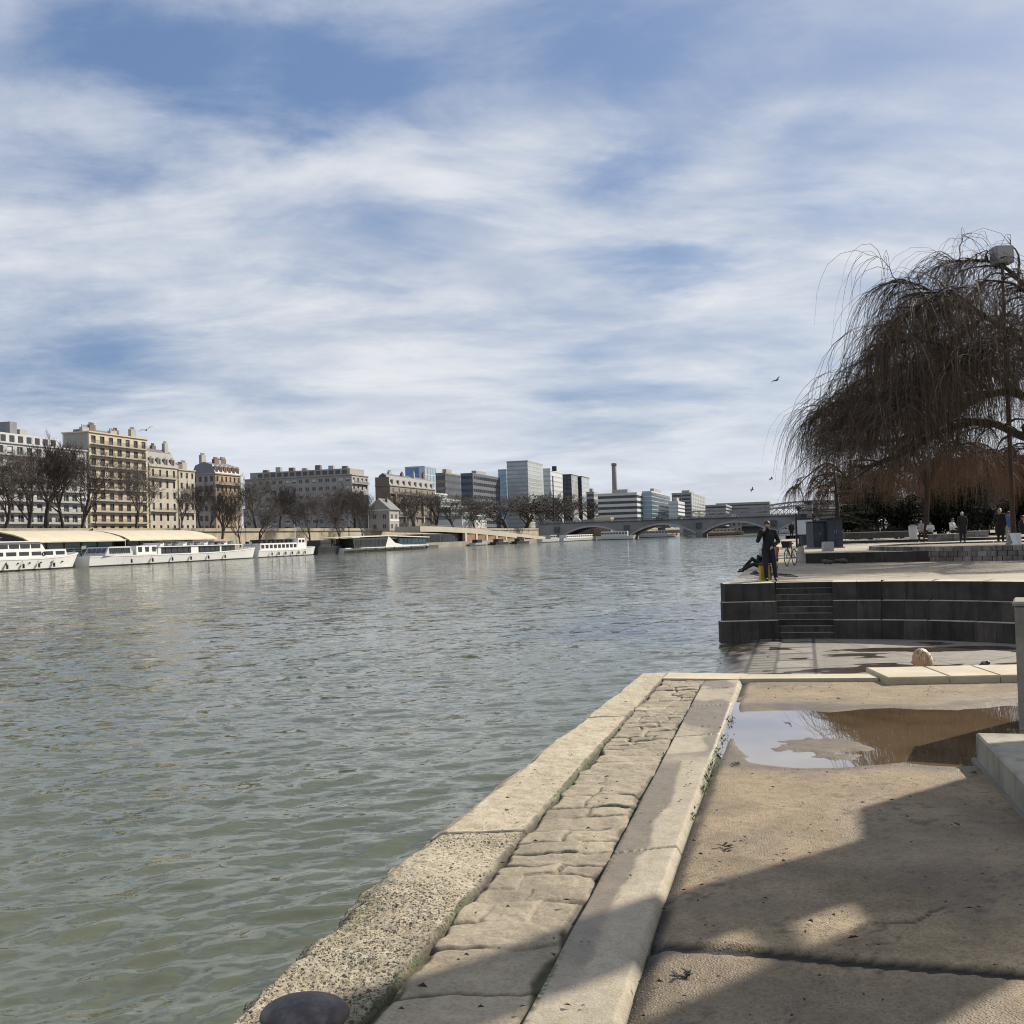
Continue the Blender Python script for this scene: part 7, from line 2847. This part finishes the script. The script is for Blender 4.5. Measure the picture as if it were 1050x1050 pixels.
p = bo_ + PERP * -54 + DV.to_3d() * 22
t = thing("low_building", "low tan flat roofed building with a pale signboard behind the bridge", "building", (p.x, p.y, 0), math.atan2(PERP.y, PERP.x))
mb = MB()
mb.box(-10, 0, 0, 12, -7, 11.2)
mb.build("wall", W_tan, t)
mb = MB()
mb.box(-9.6, -.2, -.3, -.003, 8.6, 10.8)
mb.build("signboard", M_canv, t)
mb = MB()
mb.box(-22, -10.01, 0, 10, -7, 10.4)
mb.build("annex", W_dark, t)
MB_ = brg.matrix_basis
for k, (xx, ci, lab) in enumerate(((-68, 0, "white van crossing the bridge at its left end"), (-22, 2, "dark car crossing the bridge near its middle"), (-10, 1, "grey car on the bridge right of the dark car"), (18, 0, "white car on the bridge above the third arch"))):
    p = bo_ + PERP * xx + DV.to_3d() * -6
    t = thing("bridge_car", lab, "car", (p.x, p.y, ZDK + .51), math.atan2(PERP.y, PERP.x), "vehicles crossing the bridge")
    mb = MB()
    hv = 2.3 if k == 0 else 1.0
    mb.extr([(-2.2, -.9, .3), (2.2, -.9, .3), (2.2, -.9, .8), (1.2, -.9, hv), (-2.2, -.9, hv)], (0, 1.8, 0))
    mb.extr([(-1.8, -.75, hv + .001), (.9, -.75, hv + .001), (.3, -.75, hv + .5), (-1.4, -.75, hv + .5)], (0, 1.5, 0))
    mb.build("body", M_car[ci], t)
    for x_ in (-1.35, 1.35):
        mb = MB()
        mb.tube([(x_, -.95, .33), (x_, .95, .33)], .33, 10)
        mb.build("wheel", M_dark, t)

# steel arch viaduct beyond
M_steel = mat("grey_steel", (0.25, 0.255, 0.265), 0.6, 0.1, .2)
va = atY(772, 545, 690)
vd = thing("steel_viaduct", "grey steel arch railway viaduct behind the stone bridge", "viaduct", (va.x + 38, va.y - 6, 0), math.atan2(PERP.y, PERP.x))
ztop = z_at(800, 515, 0, 690)
half = 85.0
for side in (-4.5, 4.5):
    mb = MB()
    n = 30
    z_ = lambda x: 1.0 + (ztop - 1.0) * (1 - (x / half) ** 2)
    for k in range(n):
        x0_, x1_ = -half + 2 * half * k / n, -half + 2 * half * (k + 1) / n
        mb.bar((x0_, side, z_(x0_)), (x1_, side, z_(x1_)), .7, .9)
        mb.bar((x0_, side, z_(x0_) - 2.6), (x1_, side, z_(x1_) - 2.6), .7, .9)
        mb.bar((x0_, side, z_(x0_)), (x1_, side, z_(x1_) - 2.6), .25)
        mb.bar((x0_, side, z_(x0_) - 2.6), (x1_, side, z_(x1_)), .25)
    mb.build("arch_rib", M_steel, vd)
    mb = MB()
    for k in range(1, n):
        x0_ = -half + 2 * half * k / n
        mb.bar((x0_, side, z_(x0_)), (x0_, side, 13.5), .35)
    mb.build("hangers", M_steel, vd)
    mb = MB()
    for k in range(60):
        x0_, x1_ = -130 + 240 * k / 60, -130 + 240 * (k + 1) / 60
        for (a, b_) in (((x0_, 11.2), (x1_, 15.0)), ((x0_, 15.0), (x1_, 11.2)), ((x0_, 11.2), (x0_, 15.0))):
            mb.bar((a[0], side * 1.01, a[1]), (b_[0], side * 1.01, b_[1]), .22)
    mb.box(-130, 110, side - .2, side + .2, 10.4, 11.2)
    mb.box(-130, 110, side - .2, side + .2, 15.0, 15.6)
    mb.build("truss_girder", M_steel, vd)
mb = MB()
mb.box(-130, 110, -4.2, 4.2, 10.5, 11.0)
mb.build("deck", M_steel, vd)
for x in (-100, -74, 74, 100):
    mb = MB()
    mb.box(x - 2, x + 2, -4.6, 4.6, -7, 10.39)
    mb.build("pier", M_brg, vd)

# far river: boats and banks under the arches
for k, (u, v, Lb, m, lab) in enumerate(((672, 549.5, 26, M_hull, "distant white houseboat seen under the second bridge arch"), (738, 547.5, 30, M_brown, "distant brown houseboat seen under the third bridge arch"), (800, 546, 28, M_hull, "distant white boats moored beyond the standing person"), (632, 551.5, 20, M_hull, "distant white boat beside the left bridge pier"))):
    Y = 660 if k != 3 else 530
    p = atY(u, v, Y)
    t = thing("houseboat", lab, "boat", (p.x - Lb / 2, Y, ZW), R(-12))
    hull(t, Lb, 5.5, 1.8, [m, M_hulld, M_deck], .5, .15, .8, 1.0)
    cabin(t, Lb * .12, Lb * .8, -2, 2, 1.8, 4.4, M_offw if k != 1 else M_canv, 9, (.4, .75))
mb = MB()
mb.add([(-300, 1300, 4), (900, 1000, 4), (1500, 2600, 12), (-700, 2600, 12), (-300, 1300, -4), (900, 1000, -4)], [(0, 1, 2, 3), (0, 4, 5, 1)])
struct(mb.build("far_bank", M_grd), "low distant river bank beyond the bridges", "ground")
mb = MB()
mb.add([(lx(150) + .5, 150, .6), (560, 130, .9), (900, 1000, 4.2), (225, 640, .9), (160, 440, .8), (lx(150) + .5, 150, -4), (225, 640, -4), (160, 440, -4)], [(0, 1, 2, 3, 4), (0, 4, 7, 5), (4, 3, 6, 7)])
struct(mb.build("right_bank", M_grd), "bank on the right beyond the willow trees", "ground")
# distant skyline blocks and trees
sr = random.Random(9)
sky_specs = [(250, 300, 522, 700, "distant pale roofs between the tan block and the long grey block"), (610, 640, 528, 880, "distant low block left of the striped offices"), (700, 760, 526, 950, "distant low block right of the beige slab"),
             (760, 840, 530, 1000, "distant long low block behind the steel viaduct"), (830, 900, 522, 620, "distant block hidden behind the cabins"), (985, 1080, 470, 240, "tan brown block rising behind the orange willows")]
for u0, u1, vt, Y, lab in sky_specs:
    a, b_ = atY(u0, 545, Y), atY(u1, 545, Y)
    z1 = z_at((u0 + u1) / 2, vt, 0, Y)
    t = thing("distant_building", lab, "building", (a.x, Y, 0), R(-4))
    mb = MB()
    wm_ = b_.x - a.x
    mb.box(0, wm_, 0, 30, -2, z1)
    mb.build("wall", W_bare if Y < 300 else W_pinkgrey, t)
    k = 4
    for f in range(k):
        mb = MB()
        for i in range(12):
            mb.box(wm_ * (i + .25) / 12, wm_ * (i + .75) / 12, -.06, -.003, z1 * (f + .3) / k, z1 * (f + .75) / k)
        mb.build("window_row", GLSm, t)
    mb = MB()
    mb.box(-.3, wm_ + .3, -.4, 30.3, z1 + .003, z1 + .6)
    mb.build("roof", M_zinc, t)
rg = "bare trees beyond the terrace"
for i, (u, Y, vt, var, lab) in enumerate(((845, 150, 505, 0, "bare tree far behind the navy cabins"), (868, 120, 492, 2, "bare tree behind the dark evergreen bush"), (900, 130, 488, 1, "bare tree behind the grey green shrub"), (930, 115, 484, 4, "brown leafy tree behind the litter bin"),
                                     (965, 125, 486, 3, "bare tree behind the low sett wall"), (1000, 120, 480, 4, "brown leafy tree behind the plain grey wall"), (1022, 108, 490, 0, "pale bare tree behind the person by the planter"), (1050, 130, 478, 4, "brown leafy tree at the right edge"))):
    p = atY(u, 545, Y)
    bare_tree(p.x, Y, .7, z_at(u, vt, 0, Y) - .7, var, i * 2.1, lab, rg, 1.2, "bare_tree")
mb = MB()
hr = random.Random(15)
for i in range(9000):
    f = hr.random()
    x, y = 48 + 110 * f + hr.gauss(0, 2), 128 + 20 * f + hr.gauss(0, 3)
    z = .7 + abs(hr.gauss(0, 2.2))
    u_ = Vector((hr.gauss(0, 1), hr.gauss(0, 1), hr.gauss(0, .8))).normalized() * .35
    w_ = u_.orthogonal().normalized() * .18
    p = Vector((x, y, z))
    mb.add([p - u_, p + w_, p + u_, p - w_], [(0, 1, 2, 3)])
tag(mb.build("undergrowth", M_ever), "dark tangled undergrowth closing the view behind the willows", "undergrowth", kind="stuff")

# gulls
for (u, v, Y, span, roll, lab) in ((150, 441, 75, 1.25, .35, "dark gull gliding above the cream apartment block"), (796, 390, 75, 1.15, .5, "gull gliding in the sky left of the willow"), (771.5, 502, 110, .7, 1.2, "tiny gull low in the sky above the bridge"), (791, 491, 110, .6, 1.0, "tiny speck of a gull above the steel viaduct")):
    p = atY(u, v, Y)
    t = thing("gull", lab, "bird", p, R(20))
    t.rotation_euler = (0, -roll, R(25))
    m_ = plain("gull_feathers%d" % u, (.12, .12, .125), .8)
    mb = MB()
    mb.ell((0, 0, 0), (.06, .22, .055), 10, 8)
    mb.ell((0, -.22, .02), (.04, .06, .04), 8, 6)
    mb.add([(-.05, .18, 0), (.05, .18, 0), (.09, .36, .01), (-.09, .36, .01), (0, .25, -.03)], [(0, 1, 2, 3), (0, 4, 1), (1, 4, 2), (2, 4, 3), (3, 4, 0)])
    mb.build("body", m_, t, True)
    for s_ in (-1, 1):
        h_ = span / 2
        mb = MB()
        mb.add([(s_ * .05, -.12, .03), (s_ * h_ * .5, -.16, .12), (s_ * h_, .02, .05), (s_ * h_ * .5, .06, .11), (s_ * .05, .1, .02), (s_ * h_ * .5, -.05, .15)],
               [(0, 1, 5, 4), (1, 2, 5), (4, 5, 3), (5, 2, 3), (0, 4, 3, 1), (1, 3, 2)])
        mb.build("wing", m_, t)


# fittings on the near boats: fenders, bollards, flagstaffs, rust marks
for o in [x for x in bpy.data.objects if x.name in ("motor_yacht", "river_cruise_boat", "excursion_boat", "glass_tour_boat")]:
    Lx = {"motor_yacht": Ly, "river_cruise_boat": Lc, "excursion_boat": L3, "glass_tour_boat": L5}[o.name]
    bw = {"motor_yacht": 3.1, "river_cruise_boat": 3.2, "excursion_boat": 2.7, "glass_tour_boat": 5.0}[o.name]
    for i in range(6):
        mb = MB()
        x = Lx * (.16 + .11 * i)
        mb.tube([(x, -bw - .12, .5), (x, -bw - .12, 1.3)], .17, 8)
        mb.tube([(x, -bw - .12, 1.3), (x, -bw + .05, 1.9)], .03, 4)
        mb.build("fender", M_dark if i % 2 else M_navy, o)
    mb = MB()
    mb.tube([(Lx * .03, 0, 1.8), (Lx * .02, 0, 4.6)], .05, 6)
    mb.extr([(Lx * .02, .02, 4.5), (Lx * .02, .02, 3.8), (Lx * .02 - 1.1, .02, 3.7), (Lx * .02 - 1.2, .02, 4.35)], (0, .03, 0))
    mb.build("flagstaff", M_grey, o)
    o.scale = (1, 1, 0.84)
